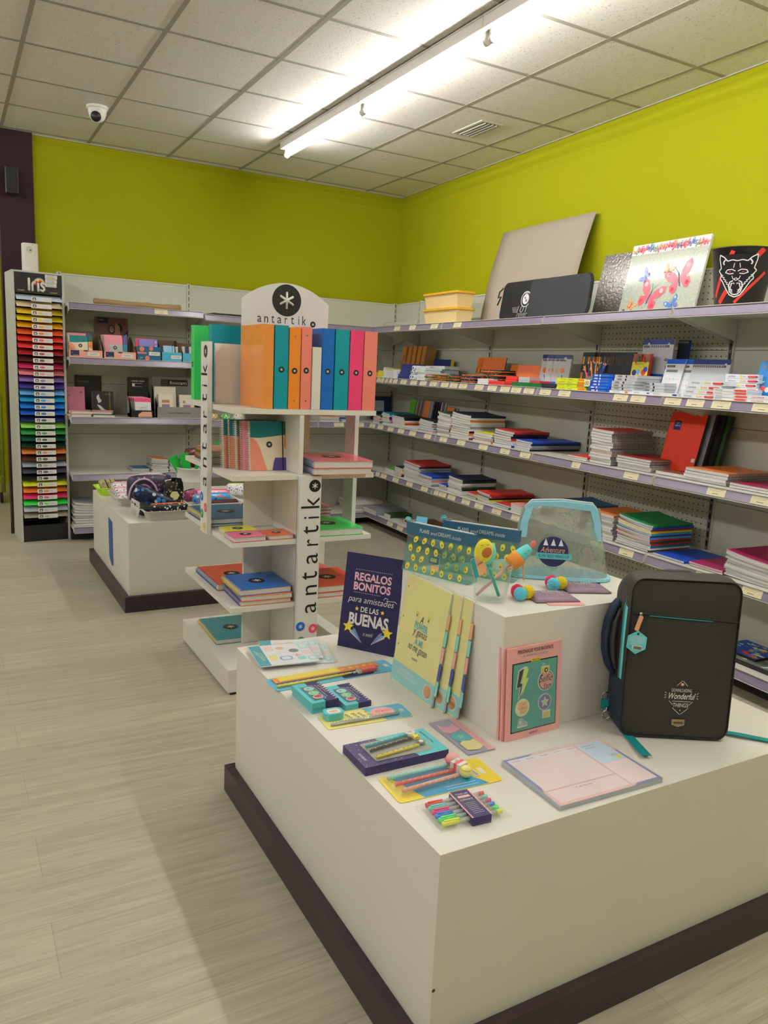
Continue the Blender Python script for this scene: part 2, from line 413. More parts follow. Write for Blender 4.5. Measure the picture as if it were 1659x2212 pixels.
def bay(label, FR, x0, x1, shelves, peg=False, sx0=None, sx1=None, group=None, upright_left=True, upright_right=True, bottom=True):
    """one bay of wall shelving. shelves: (z, [price ticket positions along the wall])"""
    root = thing('wall_shelving_bay', label, 'shelving', FR @ T(x0, 0, 0), group)
    W = x1 - x0; a = 0.004
    b = MB(); pm = PEG if peg else STEEL
    zs = [0.09, 0.49, 0.79, 1.19, 1.59, 2.015]
    for z0, z1 in zip(zs, zs[1:]): b.box(a, W - a, -0.05, -0.03, z0 + .0015, z1 - .0015, pm)
    b.box(a, W - a, -0.046, -0.03, 0.09, 2.01, SEAM)
    b.box(0, W, -0.055, -0.03, 2.012, 2.022, SHELFM)
    b.build('back_panel', root)
    for on_, xx in ((upright_left, 0), (upright_right, W)):
        if not on_: continue
        b = MB(); b.box(xx - .016, xx + .016, -.062, -.03, 0, 2.03, STEEL)
        k = 0
        z = 0.14
        while z < 2.0:
            b.box(xx - .003, xx + .003, -.0626, -.0618, z, z + .034, BLACK); z += .05
        b.build('upright', root)
    sx0 = 0 if sx0 is None else sx0 - x0; sx1 = W if sx1 is None else sx1 - x0
    for z, tags in shelves:
        b = MB(); L0 = sx0 + .002; L1 = sx1 - .002
        b.box(L0, L1, -DEP + .018, -.055, z - .022, z, SHELFM)
        b.box(L0, L1, -DEP + .014, -DEP + .020, z - .038, z + .001, SHELFM)
        s = b.build('shelf', root)
        b = MB()
        vs = [(-DEP + .012, z + .003), (-DEP + .001, z + .001), (-DEP - .012, z - .040), (-DEP - .004, z - .044), (-DEP + .014, z - .038)]
        P0 = [(L0 + .004, y, zz) for y, zz in vs]; P1 = [(L1 - .004, y, zz) for y, zz in vs]; n = len(vs)
        b.add(P0 + P1, [(i, i + n, (i + 1) % n + n, (i + 1) % n) for i in range(n)], LILAC)
        b.add(P0, [tuple(range(n))], SHELFM); b.add(P1, [tuple(range(n))[::-1]], SHELFM)
        b.box(L0 + .004, L1 - .004, -DEP - .006, -DEP + .0135, z + .0005, z + .0035, SHELFM)
        b.box(L0 + .004, L1 - .004, -DEP - .0145, -DEP - .005, z - .0455, z - .0425, SHELFM)
        b.build('price_rail', s)
        if z > .2:
            for xx in (max(L0, .016) + .002, min(L1, W - .016) - .004):
                b = MB(); q = [(-.06, z - .02), (-DEP + .03, z - .02), (-DEP + .03, z - .04), (-.06, z - .135)]
                b.add([(xx, y, zz) for y, zz in q] + [(xx + .0025, y, zz) for y, zz in q], [(0, 1, 2, 3), (7, 6, 5, 4), (0, 3, 7, 4), (1, 5, 6, 2), (3, 2, 6, 7), (0, 4, 5, 1)], STEEL)
                b.build('shelf_bracket', s)
        for t_ in tags:
            big = 1.0
            if isinstance(t_, tuple): t_, big = t_
            tag_on(s, t_ - x0, -DEP - .0068, z - .0205, big)
    if bottom:
        b = MB(); b.box(0, W, -.40, -.06, 0.0, .075, DARKW); b.build('kick_plate', root)
    return root
# right wall: bays numbered outwards from the corner
def w18(*a): return [(x, 1.75) for x in a]
bay('short corner bay of bare shelving panel on the right wall, tucked in the far corner', RW, 0.075, 0.545, [], upright_left=False, upright_right=False)
bay('right wall shelving bay nearest the far corner, holding notebooks, rubbers and the yellow lidded boxes', RW, 0.55, 1.715,
    [(1.768, [(0.998, 1.7), (1.264, 1.7), (1.611, 1.8)]),
     (1.338, [(0.693, 1.2), (0.769, 1.0), (0.848, .92), (0.924, .9), (1.01, 1.2)] + w18(1.16, 1.332, 1.488, 1.645)),
     (0.935, w18(0.61, 0.771, 0.967, 1.156, 1.358, 1.604)),
     (0.522, [(0.759, 1.2)] + w18(0.879, 1.104, 1.351, 1.601)),
     (0.13, w18(1.039, 1.225))], sx0=0.505)
bay('right wall shelving bay with plain panels behind the map wash bag', RW, 1.72, 2.925,
    [(1.768, w18(1.943)), (1.338, w18(1.817, 1.944, 2.071, 2.28, 2.439, 2.589, 2.712, 2.847)),
     (0.935, w18(1.844, 2.094, 2.382, 2.64, 2.885)[:4] + w18(2.86)),
     (0.522, [(1.785, 1.1)] + w18(1.88, 2.011, 2.207, 2.38, 2.595, 2.819)), (0.13, [])], upright_left=True)
bay('shelving bay on the right wall with perforated peg panels behind the upright red notebook', RW, 2.93, 3.945,
    [(1.768, []), (1.338, w18(3.01, 3.191, 3.656, 3.785)), (0.935, [(3.35, 1.2)] + w18(3.792)), (0.522, w18(3.577, 3.815)), (0.13, [])], peg=True)
bay('shelving bay on the right wall at the right edge of the picture, behind the backpack', RW, 3.95, 5.15,
    [(1.768, []), (1.338, w18(4.02, 4.16, 4.31, 4.53)), (0.935, w18(4.343, 4.585)), (0.522, w18(4.333, 4.6)), (0.13, [])], upright_left=True)
# back wall
bay('left bay of back wall shelving with boxed planners, beside the colour card tower', BW, -3.035, -2.035,
    [(1.782, [(-2.367, 1.66)]), (1.392, []), (0.952, []), (0.522, []), (0.115, [])])
bay('middle bay of the back wall shelving, seen behind the white spinner tower', BW, -2.03, -1.03,
    [(1.768, []), (1.338, []), (0.935, []), (0.522, []), (0.115, [])], upright_left=False)
bay('right bay of the back wall shelving that ends in the far corner', BW, -1.025, -0.06,
    [(1.768, []), (1.338, []), (0.935, [(-0.828, 1.6), (-0.629, 1.6)]), (0.522, []), (0.115, [])], upright_left=False)
# the two low display plinths
def plinth_table(label, x0, x1, y0, y1):
    r = thing('display_plinth', label, 'display table', T((x0 + x1) / 2, (y0 + y1) / 2, 0))
    w = (x1 - x0) / 2; d = (y1 - y0) / 2
    b = MB(); b.box(-w, w, -d, d, 0.0, 0.505, WHITE); b.build('body', r, bevel=.0015)
    b = MB()
    e = .028
    for q in ((-w - e, w + e, -d - e, -d - .001), (-w - e, w + e, d + .001, d + e), (-w - e, -w - .001, -d, d), (w + .001, w + e, -d, d)): b.box(*q, 0, .09, PLINTH)
    b.build('skirting', r)
    return r
t1 = plinth_table('large low white display table in the foreground with the backpack on it', -3.05, -1.85, -5.60, -4.40)
b = MB(); b.M = T(0, -.6005, 0, 90); b.disc(-.596, .21, .0002, .004, ink('brown chip', 60, 45, 30), 10); b.build('chip', t1)
t2 = plinth_table('low white display table with trays of pencil cases in front of the back shelves', -2.985, -1.785, -2.34, -1.14)
b = MB(); b.M = T(-.6008, -.06, .0, 0, -90, 0); b.poly([(.18, .06), (.43, .075), (.42, -.06), (.15, -.075), (.14, -.02)], .0004, ink('blue paper', 45, 75, 130))
b.build('blue_sticker', t2)
# riser block on the foreground table
r = thing('riser_block', 'white box riser standing on the foreground table, holding the pouches and glass', 'display riser', T(-2.375, -5.005, .505))
b = MB(); b.box(-.283, .283, -.249, .249, 0, .318, WHITE); b.build('box', r, bevel=.0015)
# ------------------------------------------------------------------ goods: shared builders
TEAL = ink('teal cover', 0, 125, 130, .4, nscale=8); GREENB = ink('bright green cover', 58, 180, 84, .4); ORANGE = ink('orange cover', 245, 140, 45, .4)
SALMON = ink('salmon cover', 228, 125, 105, .4); BLUE = ink('royal blue cover', 10, 85, 150, .4); PINK = ink('raspberry pink cover', 222, 60, 105, .4)
def coil_side():
    m = mat('page block behind coil', (.5, .49, .45), .6, noise=0); nt = m.node_tree; N = nt.nodes; tc = N.new('ShaderNodeTexCoord'); sp = N.new('ShaderNodeSeparateXYZ'); nt.links.new(tc.outputs['Object'], sp.inputs[0])
    a = N.new('ShaderNodeMath'); a.operation = 'MULTIPLY'; a.inputs[1].default_value = 120.0; nt.links.new(sp.outputs['Y'], a.inputs[0]); f = N.new('ShaderNodeMath'); f.operation = 'FRACT'; nt.links.new(a.outputs[0], f.inputs[0])
    g = N.new('ShaderNodeMath'); g.operation = 'GREATER_THAN'; g.inputs[1].default_value = .5; nt.links.new(f.outputs[0], g.inputs[0]); mx = N.new('ShaderNodeMix'); mx.data_type = 'RGBA'; mx.inputs['A'].default_value = (.62, .60, .56, 1); mx.inputs['B'].default_value = (.22, .21, .19, 1)
    nt.links.new(g.outputs[0], mx.inputs['Factor']); nt.links.new(mx.outputs['Result'], N['Principled BSDF'].inputs['Base Color']); return m
COILSIDE = coil_side()
NBC = {}
def nb_mesh(w, d, t, cover, curl, coil, sheen=False):
    key = (w, d, round(t, 4), cover.name, round(curl, 4), coil)
    if key in NBC: return NBC[key]
    b = MB(); N = 7; xs = [-w / 2 + w * i / N for i in range(N + 1)]
    zo = [curl * (1 - i / N) ** 2 for i in range(N + 1)]
    def strip(x_in, d2, z0, z1, m_top, m_side, m_right):
        vs = []
        for i, x in enumerate(xs):
            x = max(-w / 2 + x_in, min(w / 2 - (x_in if x_in else 0), x))
            for y in (-d2 / 2, d2 / 2):
                for z in (z0, z1): vs.append((x, y, z + zo[i]))
        q = lambda i, a: i * 4 + a
        for i in range(N):
            b.add(vs, [(q(i, 1), q(i + 1, 1), q(i + 1, 3), q(i, 3))], m_top, False)
            b.add(vs, [(q(i, 0), q(i, 2), q(i + 1, 2), q(i + 1, 0))], m_top)
            b.add(vs, [(q(i, 0), q(i + 1, 0), q(i + 1, 1), q(i, 1)), (q(i, 2), q(i, 3), q(i + 1, 3), q(i + 1, 2))], m_side)
        b.add(vs, [(0, 1, 3, 2)], m_side)
        b.add(vs, [(q(N, 0), q(N, 2), q(N, 3), q(N, 1))], m_right)
    c = min(.0012, t * .16)
    strip(0.0015, d - .003, c, t - c, PAPER, PAPER, COILSIDE if coil else cover)
    strip(0, d, 0, c, cover, PAPER, cover); strip(0, d, t - c, t - .0004, cover, PAPER, cover)
    if coil:
        cm = mat('wire coil', (.35, .34, .32), .35, metal=.6)
        n = 26
        for k in range(n):
            y = -d / 2 + d * (k + .5) / n
            b.add([(w / 2 - .004, y - .0016, t + .0008), (w / 2 - .004, y + .0012, t + .0008), (w / 2 + .004, y + .0016, t * .5), (w / 2 + .004, y - .0012, t * .5), (w / 2 - .004, y + .0012, -.0003), (w / 2 - .004, y - .0016, -.0003)],
                  [(0, 3, 2, 1), (3, 5, 4, 2)], cm)
    me = b.build('notebook').data
    o = [x for x in bpy.data.objects if x.data == me][0]; bpy.data.objects.remove(o)
    NBC[key] = me
    return me
def add_obj(name, me, M, label, cat, group=None):
    o = bpy.data.objects.new(name, me); COL.objects.link(o); o.matrix_world = M
    return tag(o, label, cat, group)
COVC = {}
def cov(n):
    if n not in COVC:
        r, g, b = {'red': (190, 45, 38), 'dark red': (140, 35, 35), 'orange': (222, 120, 55), 'navy': (28, 32, 62), 'blue': (25, 65, 155), 'black': (30, 28, 30), 'green': (20, 120, 62),
                   'lime green': (85, 150, 40), 'yellow': (205, 195, 40), 'magenta': (150, 28, 72), 'pink': (228, 140, 125), 'light blue': (80, 150, 190), 'white': (205, 200, 190), 'teal': (20, 110, 130),
                   'brown': (110, 70, 50), 'grey': (130, 130, 130), 'scarlet': (232, 58, 30), 'dark green': (50, 75, 40), 'steel blue': (45, 90, 125)}[n]
        COVC[n] = ink(n + ' notebook cover', r, g, b, .42, spec=.3, noise=.05)
    return COVC[n]
RND = random.Random(7)
def stack(FR, s0, s1, z, t, colours, where, depth=.30, front=.455, coil=False, curl=.0, rot=0.0, jitter=.006, grp=None, noun=None, dcurl=.0016):
    """a pile: colours from the top down"""
    n = len(colours); w = s1 - s0; noun = noun or ('spiral notebook' if coil else 'notebook')
    grp = grp or 'notebooks in the ' + where
    zz = z + .001; prev = 0
    for k in range(n - 1, -1, -1):
        i = n - 1 - k; j = RND.uniform(-jitter, jitter); jy = RND.uniform(-jitter, jitter)
        cu = curl + dcurl * i * (1 if not coil else .4); cu = min(cu, .022)
        me = nb_mesh(w, depth, t, cov(colours[k]), cu, coil)
        M = FR @ T((s0 + s1) / 2 + j, -front + depth / 2 + jy, zz, 0, 0, rot + RND.uniform(-1.5, 1.5))
        lab = f"{colours[k]} {noun}, {place_word(k, n)} in the {where}" if n > 1 else f"{colours[k]} {noun} lying {where}"
        add_obj('spiral_notebook' if coil else 'notebook', me, M, lab, 'notebook', grp if n > 1 else None)
        zz += t + .0004
def logo_nb(label, M, w, d, t, cover, coil=None, coilside='L', group=None, name='notebook', cat='notebook', logo=.16):
    """branded notebook lying flat: cover, page block and coil are parts; origin = centre of its base"""
    r = thing(name, label, cat, M, group)
    b = MB(); b.rrect(-w / 2, w / 2, -d / 2, d / 2, t, cover, .006, .0016); b.rrect(-w / 2, w / 2, -d / 2, d / 2, .0016, cover, .006, .0016)
    if logo:
        b.disc(0, 0, t + .0004, w * logo, BLACK, 28, 0, w * logo)
        for k in range(3):
            a = math.radians(90 + 60 * k); c_, s_ = math.cos(a) * w * logo * .52, math.sin(a) * w * logo * .52
            b.bar(-c_, -s_, c_, s_, w * logo * .15, t + .0008 + k * .0001, WHITEP)
    b.build('cover', r)
    b = MB(); b.box(-w / 2 + .004, w / 2 - .004, -d / 2 + .003, d / 2 - .003, .0016, t - .0016, PAPER); b.build('page_block', r)
    if coil is not None:
        b = MB(); n = 30
        if coilside == 'L':
            for k in range(n):
                y = -d / 2 + d * (k + .5) / n
                b.tube([(-w / 2 + .006, y, t + .001), (-w / 2 - .004, y, t * .9), (-w / 2 - .007, y, t * .5), (-w / 2 - .004, y, t * .1), (-w / 2 + .006, y, -.0)], .0011, coil, 4, False)
        else:
            for k in range(n):
                x = -w / 2 + w * (k + .5) / n
                b.tube([(x, d / 2 - .006, t + .001), (x, d / 2 + .003, t * .9), (x, d / 2 + .005, t * .5), (x, d / 2 - .004, 0)], .0009, coil, 4, False)
        b.build('spiral_binding', r)
    return r
def binder(label, M, t, cover, h=.345, dep=.28, group=None, glossy=False, rivets=False, logo=True):
    """ring binder standing, spine towards -y, origin at the middle of the spine foot"""
    r = thing('ring_binder', label, 'ring binder', M, group)
    b = MB(); e = .0025; x = t / 2
    b.box(-x, x, 0, e, 0, h, cover); b.box(-x, -x + e, e, dep, 0, h, cover); b.box(x - e, x, e, dep, 0, h, cover)
    if logo:
        b.M = T(0, -.0005, h * .475, 90); b.logo(0, 0, 0, .0125); b.M = Matrix.Identity(4)
    b.build('cover', r, bevel=.001)
    b = MB()
    for z in (.1, .24): b.tube([(0, e + .004 + .02 * (1 - math.cos(a)), z + .0) for a in (0, .8, 1.6)], .0015, METAL, 6)
    b.box(-x * .5, x * .5, e, e + .004, .06, h - .06, METAL); b.build('ring_mechanism', r)
    if rivets:
        for z in (.035, h - .035):
            b = MB(); b.M = T(.0, -.0005, z, 90); b.disc(0, 0, .0012, .0035, METAL, 12, .0012); b.build('rivet', r)
    return r
def flat_box(w, d, h, top, side, label=None): pass
# ------------------------------------------------------------------ coloured card tower
IM = T(-3.212, -.375, 0, 0, 0, 5)
r = thing('card_display_tower', 'tall narrow white tower of coloured card under an Iris header', 'display stand', IM)
SIDEM = mat('pale grey melamine', (.58, .59, .55), .35, noise=.02)
W2 = .176; Dp = .30; Ht = 1.985
for sx in (-1, 1):
    b = MB(); x0, x1 = sorted((sx * W2, sx * (W2 - .017)))
    b.box(x0, x1, -.0, Dp, 0, Ht, SIDEM); b.build('side_panel', r, bevel=.002)
b = MB(); b.box(-W2 + .017, W2 - .017, Dp - .01, Dp, 0, Ht, DARKW); b.build('back_panel', r)
b = MB(); b.box(-W2 + .017, W2 - .017, 0, Dp, Ht - .015, Ht, SIDEM); b.build('top_panel', r)
b = MB(); b.box(-W2 + .017, W2 - .017, .004, .02, 0, .125, DARKW); b.build('base_panel', r)
b = MB(); b.box(-W2 + .017, W2 - .017, -.004, .006, Ht - .155, Ht - .012, BLACK)
b.M = T(0, -.0046, Ht - .155, 90)
for rr, nm, c in ((.047, 'rainbow blue', (30, 70, 150)), (.041, 'rainbow yellow', (235, 200, 50)), (.033, 'rainbow orange', (230, 110, 40)), (.026, 'rainbow red', (200, 40, 40)), (.018, 'b', None)):
    m = BLACK if c is None else ink(nm, *c)
    b.poly([(.005 + rr * math.cos(math.pi * k / 20), .062 + rr * 1.15 * math.sin(math.pi * k / 20)) for k in range(21)], .0005 + (.05 - rr) * .01, m)
for pts, w in (([(-.064, .025), (-.064, .100)], .0085), ([(-.041, .022), (-.041, .068), (-.035, .078), (-.026, .077)], .0075), ([(-.003, .022), (-.003, .072)], .0080), ([(-.003, .093), (-.003, .0932)], .0085),
               ([(.037, .072), (.026, .078), (.018, .070), (.020, .060), (.036, .046), (.038, .032), (.028, .022), (.014, .027)], .0085)):
    b.tube([(x, y, .001) for x, y in pts], w, WHITEP, 10)
    for x, y in (pts[0], pts[-1]): b.ball((x, y, .001), w, WHITEP, 12, 8)
for k in range(3): b.box(.045, .128 - .003 * k, .112 - .029 * k, .139 - .029 * k, .0005, .001 + .0004 * k, WHITEP); b.lines(.055, .12, .114 - .029 * k, .136 - .029 * k, 3, .0024, GREYINK, .002, k)
b.text('CANSON', -.118, .017, .001, .009, WHITEP, .045); b.text('GVARRO', .1, .015, .001, .008, ink('gold print', 220, 190, 90), .05)
b.M = Matrix.Identity(4); b.build('header_sign', r)
CARD = [('white', 195, 200, 205), ('cream', 215, 190, 140), ('golden yellow', 235, 190, 45), ('lemon yellow', 235, 200, 25), ('amber', 230, 160, 10), ('orange', 220, 90, 30), ('vermilion', 225, 60, 35), ('red', 205, 45, 40),
        ('crimson', 150, 30, 32), ('maroon', 78, 25, 22), ('magenta', 190, 40, 80), ('rose pink', 225, 118, 130), ('lilac', 122, 88, 142), ('violet', 62, 42, 122), ('sky blue', 95, 155, 198), ('turquoise', 30, 132, 172),
        ('azure blue', 25, 105, 178), ('cobalt blue', 18, 80, 162), ('navy blue', 16, 32, 76), ('lime green', 132, 192, 82), ('leaf green', 42, 132, 60), ('bottle green', 10, 72, 45), ('forest green', 8, 42, 26), ('tan', 200, 112, 52),
        ('brown', 72, 36, 22), ('grey', 142, 146, 150), ('slate grey', 60, 60, 70), ('black', 18, 18, 20), ('neon yellow', 222, 222, 40), ('neon orange', 250, 130, 40), ('neon pink', 240, 60, 110), ('neon green', 50, 200, 62), ('silver', 165, 165, 168), ('gold', 150, 140, 110)]
z1, z2 = 1.80, .205
strip_done = None
for k, (nm, cr, cg, cb) in enumerate(CARD):
    z = z1 + (z2 - z1) * k / 33.0
    m = ink(nm + ' card sheet', cr, cg, cb, .6, noise=.1, nscale=60)
    b = MB(); b.M = T(0, .0, 0, 0)
    w = W2 - .024; tz = .016
    vs = [(-w, 0.17, .085), (w, .17, .085), (w + .003, .0, .0), (-w, .0, .0)]
    vs = [(-w, .15, .040), (w, .15, .040), (w, .04, .036), (-w, .04, .036), (w + .004, -.022, .001), (-w - .001, -.022, .001)]
    lo = [(x, y, zz - .007) for x, y, zz in vs]; al = vs + lo
    b.add(al, [(0, 3, 2, 1), (3, 5, 4, 2)], m)
    b.add(al, [(6, 7, 8, 9), (9, 8, 10, 11), (5, 11, 10, 4), (3, 9, 11, 5), (0, 6, 9, 3), (1, 2, 8, 7), (2, 4, 10, 8), (0, 1, 7, 6)], m)
    add_obj('card_sheets', b.build('x').data, IM @ T(0, 0, z - .012), f'{nm} card sheets in the {["top slot", "bottom slot"][k > 0] if k in (0, 33) else "slot under the " + CARD[k - 1][0] + " ones"} of the card tower', 'coloured card', 'coloured card sheets in the tower slots')
    bpy.data.objects.remove(bpy.data.objects['x'])
    b = MB(); b.M = T(.012, -.0235, z - .010, 84); b.box(-.069, .069, -.0155, .0155, 0, .0012, WHITEP)
    b.box(-.058, -.036, -.009, .010, .0012, .0016, DARKW); b.box(-.053, -.042, -.006, .004, .0016, .002, WHITEP)
    dots = ink('sticker ' + nm, *[int(c * .75 + 45) for c in (cr, cg, cb)]); b.disc(-.008, 0, .0018, .019, dots, 18, 0, .009)
    b.lines(.016, .045, -.006, .006, 2, .0016, GREYINK, .001, k)
    b.build('slot_label', r)
    b = MB(); b.box(-W2 + .017, W2 - .017, .02, Dp - .01, z - .043, z - .040, DARKW); b.build('slot_tray', r)
# white dispenser on top
r = thing('air_freshener', 'white automatic spray dispenser standing on top of the card tower', 'dispenser', IM @ T(-.03, .10, Ht))
b = MB(); pts = [(.05 * math.cos(a), .035 * math.sin(a)) for a in [math.pi * k / 12 + math.pi for k in range(13)]]
pts = [(-.052, .045), (-.052, -.01), (-.045, -.028), (-.02, -.038), (.02, -.038), (.045, -.028), (.052, -.01), (.052, .045)]
b.poly(pts[::-1] if 0 else pts, .20, WHITE, .20); b.build('body', r, bevel=.004)
b = MB(); b.M = T(-.0, -.0385, .155, 90); b.disc(-.01, 0, .0005, .024, SIDEM, 24); b.disc(-.005, -.004, .0012, .009, ink('lens ring', 190, 170, 90), 16); b.disc(-.005, -.004, .0018, .005, BLACK, 14); b.disc(.012, .035, .001, .003, BLACK, 10); b.build('sensor_window', r)
# goods beyond the column: a green step frame far behind
r = thing('trolley', 'olive green tubular trolley frame standing beyond the plum column', 'trolley', T(-3.62, 1.4, 0))
OL = ink('olive paint', 120, 130, 40); b = MB()
b.tube([(-.12, 0, .1), (-.12, 0, .95), (-.06, 0, 1.05), (.16, 0, 1.08), (.22, 0, 1.0), (.22, 0, .1)], .02, OL, 10); b.build('frame', r)
for z in (.25, .5, .75):
    b = MB(); b.box(-.13, .22, -.02, .25, z, z + .02, OL); b.build('rung_shelf', r)
for x in (-.12, .2):
    b = MB(); b.M = T(x, 0, .05, 0, 90, 0); b.disc(0, 0, .012, .05, DARKW, 20, .024); b.build('wheel', r)
# ------------------------------------------------------------------ white spinner tower
TX, TY = -2.495, -3.29
tw = thing('notebook_display_tower', 'tall white four sided display tower with black lettering and an arched header', 'display stand', T(TX, TY, 0))
def lx(x): return x - TX
def ly(y): return y - TY
def tb(name, x0, x1, y0, y1, z0, z1, m=WHITE, bevel=.001):
    b = MB(); b.box(lx(x0), lx(x1), ly(y0), ly(y1), z0, z1, m); return b.build(name, tw, bevel=bevel)
X0, X1, Y0, Y1 = -2.825, -2.172, -3.655, -2.925
tb('base', X0 - .01, X1 + .01, Y0, Y1, .012, .092); tb('base_top', X0 - .012, X1 + .012, Y0 - .004, Y1 + .004, .093, .115)
tb('base_groove', X0 + .002, X1 - .01, Y0 + .004, Y1 - .01, 0, .011, DARKW)
for z in (1.225, .95, .67, .387): tb('shelf', X0, X1, Y0, Y1, z - .022, z)
# inner panels
tb('divider', -2.535, -2.515, Y0 + .001, -3.362, .951, 1.202); tb('divider', -2.535, -2.515, -3.64, -3.362, .671, .927)
tb('divider', -2.535, -2.515, -3.64, -3.362, .388, .647); tb('divider', -2.535, -2.515, -3.64, -3.362, .116, .364)
for z0, z1, xr in ((.951, 1.202, -2.36), (.671, .927, -2.36), (.388, .647, -2.30), (.116, .364, -2.30)):
    tb('cross_panel', -2.672, xr, -3.361, -3.343, z0, z1)
    tb('divider', -2.46, -2.442, -3.341, Y1 + .02, z0, z1)
tb('top_divider', -2.483, -2.444, Y0 + .003, -3.331, 1.226, 1.485); tb('top_divider', -2.80, -2.19, -3.33, -3.31, 1.226, 1.485)
# letter boards on three sides, with the word running upwards
DOTC = [ink('dot blue', 25, 95, 175), ink('dot red', 215, 70, 95), ink('dot green', 60, 130, 60), ink('dot yellow', 225, 200, 60)]
LET = {'a': (.053, .046), 'n': (.053, .043), 't': (.073, .037), 'r': (.053, .029), 'i': (.070, .009), 'k': (.085, .048)}
def board(H, offs, dots):
    b = MB(); b.box(-.05, .05, -.010, .010, 0, H, SIGNW)
    b.M = T(0, -.0105, 0, 90)
    b.logo(.020, offs[0], .0002, .027, BLACK, SIGNW)
    for ch, p in zip('kitratna', offs[1:]):
        h, w = LET[ch]; b.text(ch, .043 - h / 2, p, .0004, h, BLACK, w, rot=90, bold=-.003)
    for k, (dx, dy) in enumerate(dots):
        b.disc(dx, dy, .0006, .021, DOTC[k])
        for q in range(3):
            a = math.radians(90 + 60 * q); c, s = math.cos(a) * .010, math.sin(a) * .010
            b.bar(dx - c, dy - s, dx + c, dy + s, .003, .001 + q * .0001, WHITEP)
    return b.build('letter_board', tw)
o = board(.90, (.858, .785, .72, .666, .61, .538, .461, .396, .315), ((-.030, .234), (.030, .218), (-.026, .165), (.022, .12))); o.location = (lx(-2.487), ly(-3.667), .045)
for x, y, rz_ in ((-2.837, -3.32, -90), (-2.160, -3.40, 90)):
    o = board(.84, (.798, .720, .652, .599, .529, .468, .386, .318, .235), ((-.028, .160), (.028, .117), (-.026, .082), (.010, .026))); o.location = (lx(x), ly(y), .65); o.rotation_euler = (0, 0, math.radians(rz_))
# arched header
b = MB(); hw = .2075
arch = [(-hw, 0), (hw, 0)] + [(hw * (1 - k / 12), .142 + .080 * (1 - (1 - k / 12) ** 2)) for k in range(25)]
b.M = T(0, -.006, 0, 90); b.poly(arch, 0, SIGNW, .012)
b.disc(0, .147, .0006, .0700, BLACK, 40)
for q in range(3):
    a = math.radians(90 + 60 * q); c, s = math.cos(a) * .033, math.sin(a) * .033
    b.tube([(-c, .147 - s, .001), (c, .147 + s, .001)], .0055, WHITEP, 8)
    for g in (-1, 1): b.ball((g * c, .147 + g * s, .001), .0055, WHITEP, 10, 6)
x = -.128
for ch, h, w in (('a', .027, .020), ('n', .027, .019), ('t', .034, .014), ('a', .027, .020), ('r', .027, .012), ('t', .034, .014), ('i', .038, .004), ('k', .040, .019)):
    b.text(ch, x, .044 + h / 2, .0005, h, ink('charcoal letters', 50, 50, 52), w, bold=.006); x += .0315 if ch not in 'i' else .026
b.logo(.131, .050, .0006, .0135)
b.M = Matrix.Identity(4)
hd = b.build('header_sign', tw); hd.location = (lx(-2.467), ly(-3.30), 1.545)
tb('header_post', -2.50, -2.44, -3.296, -3.286, 1.47, 1.60, SIGNW)

# binders along the front edge of the top shelf
for (a, c, cm, lab, kw) in ((-2.699, -2.653, ink('glossy orange cover', 245, 150, 70, .15, spec=.8, bump=.15, bscale=300), 'orange ring binder still in its clear wrap, leftmost along the front of the tower top', dict(logo=False)),
        (-2.649, -2.590, TEAL, 'teal ring binder between the wrapped orange one and the thin orange one on the tower', {}),
        (-2.586, -2.536, ORANGE, 'thin bright orange ring binder with two rivets on its spine, on the tower', dict(rivets=True)),
        (-2.532, -2.486, SALMON, 'thin salmon ring binder with two rivets beside the white divider on the tower', dict(rivets=True)),
        (-2.438, -2.382, BLUE, 'royal blue ring binder on the tower top', {}), (-2.377, -2.311, TEAL, 'teal ring binder between the blue and the pink ones on the tower', {}),
        (-2.307, -2.243, PINK, 'raspberry pink ring binder on the tower top', {}), (-2.239, -2.176, SALMON, 'wide salmon ring binder at the right end of the tower top', {})):
    binder(lab, T((a + c) / 2, -3.645 if a > -2.69 else -3.642, 1.2255), c - a, cm, group='ring binders on the white tower', h=.339 if a != -2.586 else .332, **kw)
binder('bright green ring binder at the back left corner of the tower top', T(-2.80, -2.965, 1.2255, 0, 0, -90), .055, GREENB, group='ring binders on the white tower')
binder('teal ring binder lying crosswise behind the white divider at the back left of the tower', T(-2.777, -3.17, 1.2255, 0, 0, -90), .06, TEAL, group='ring binders on the white tower')

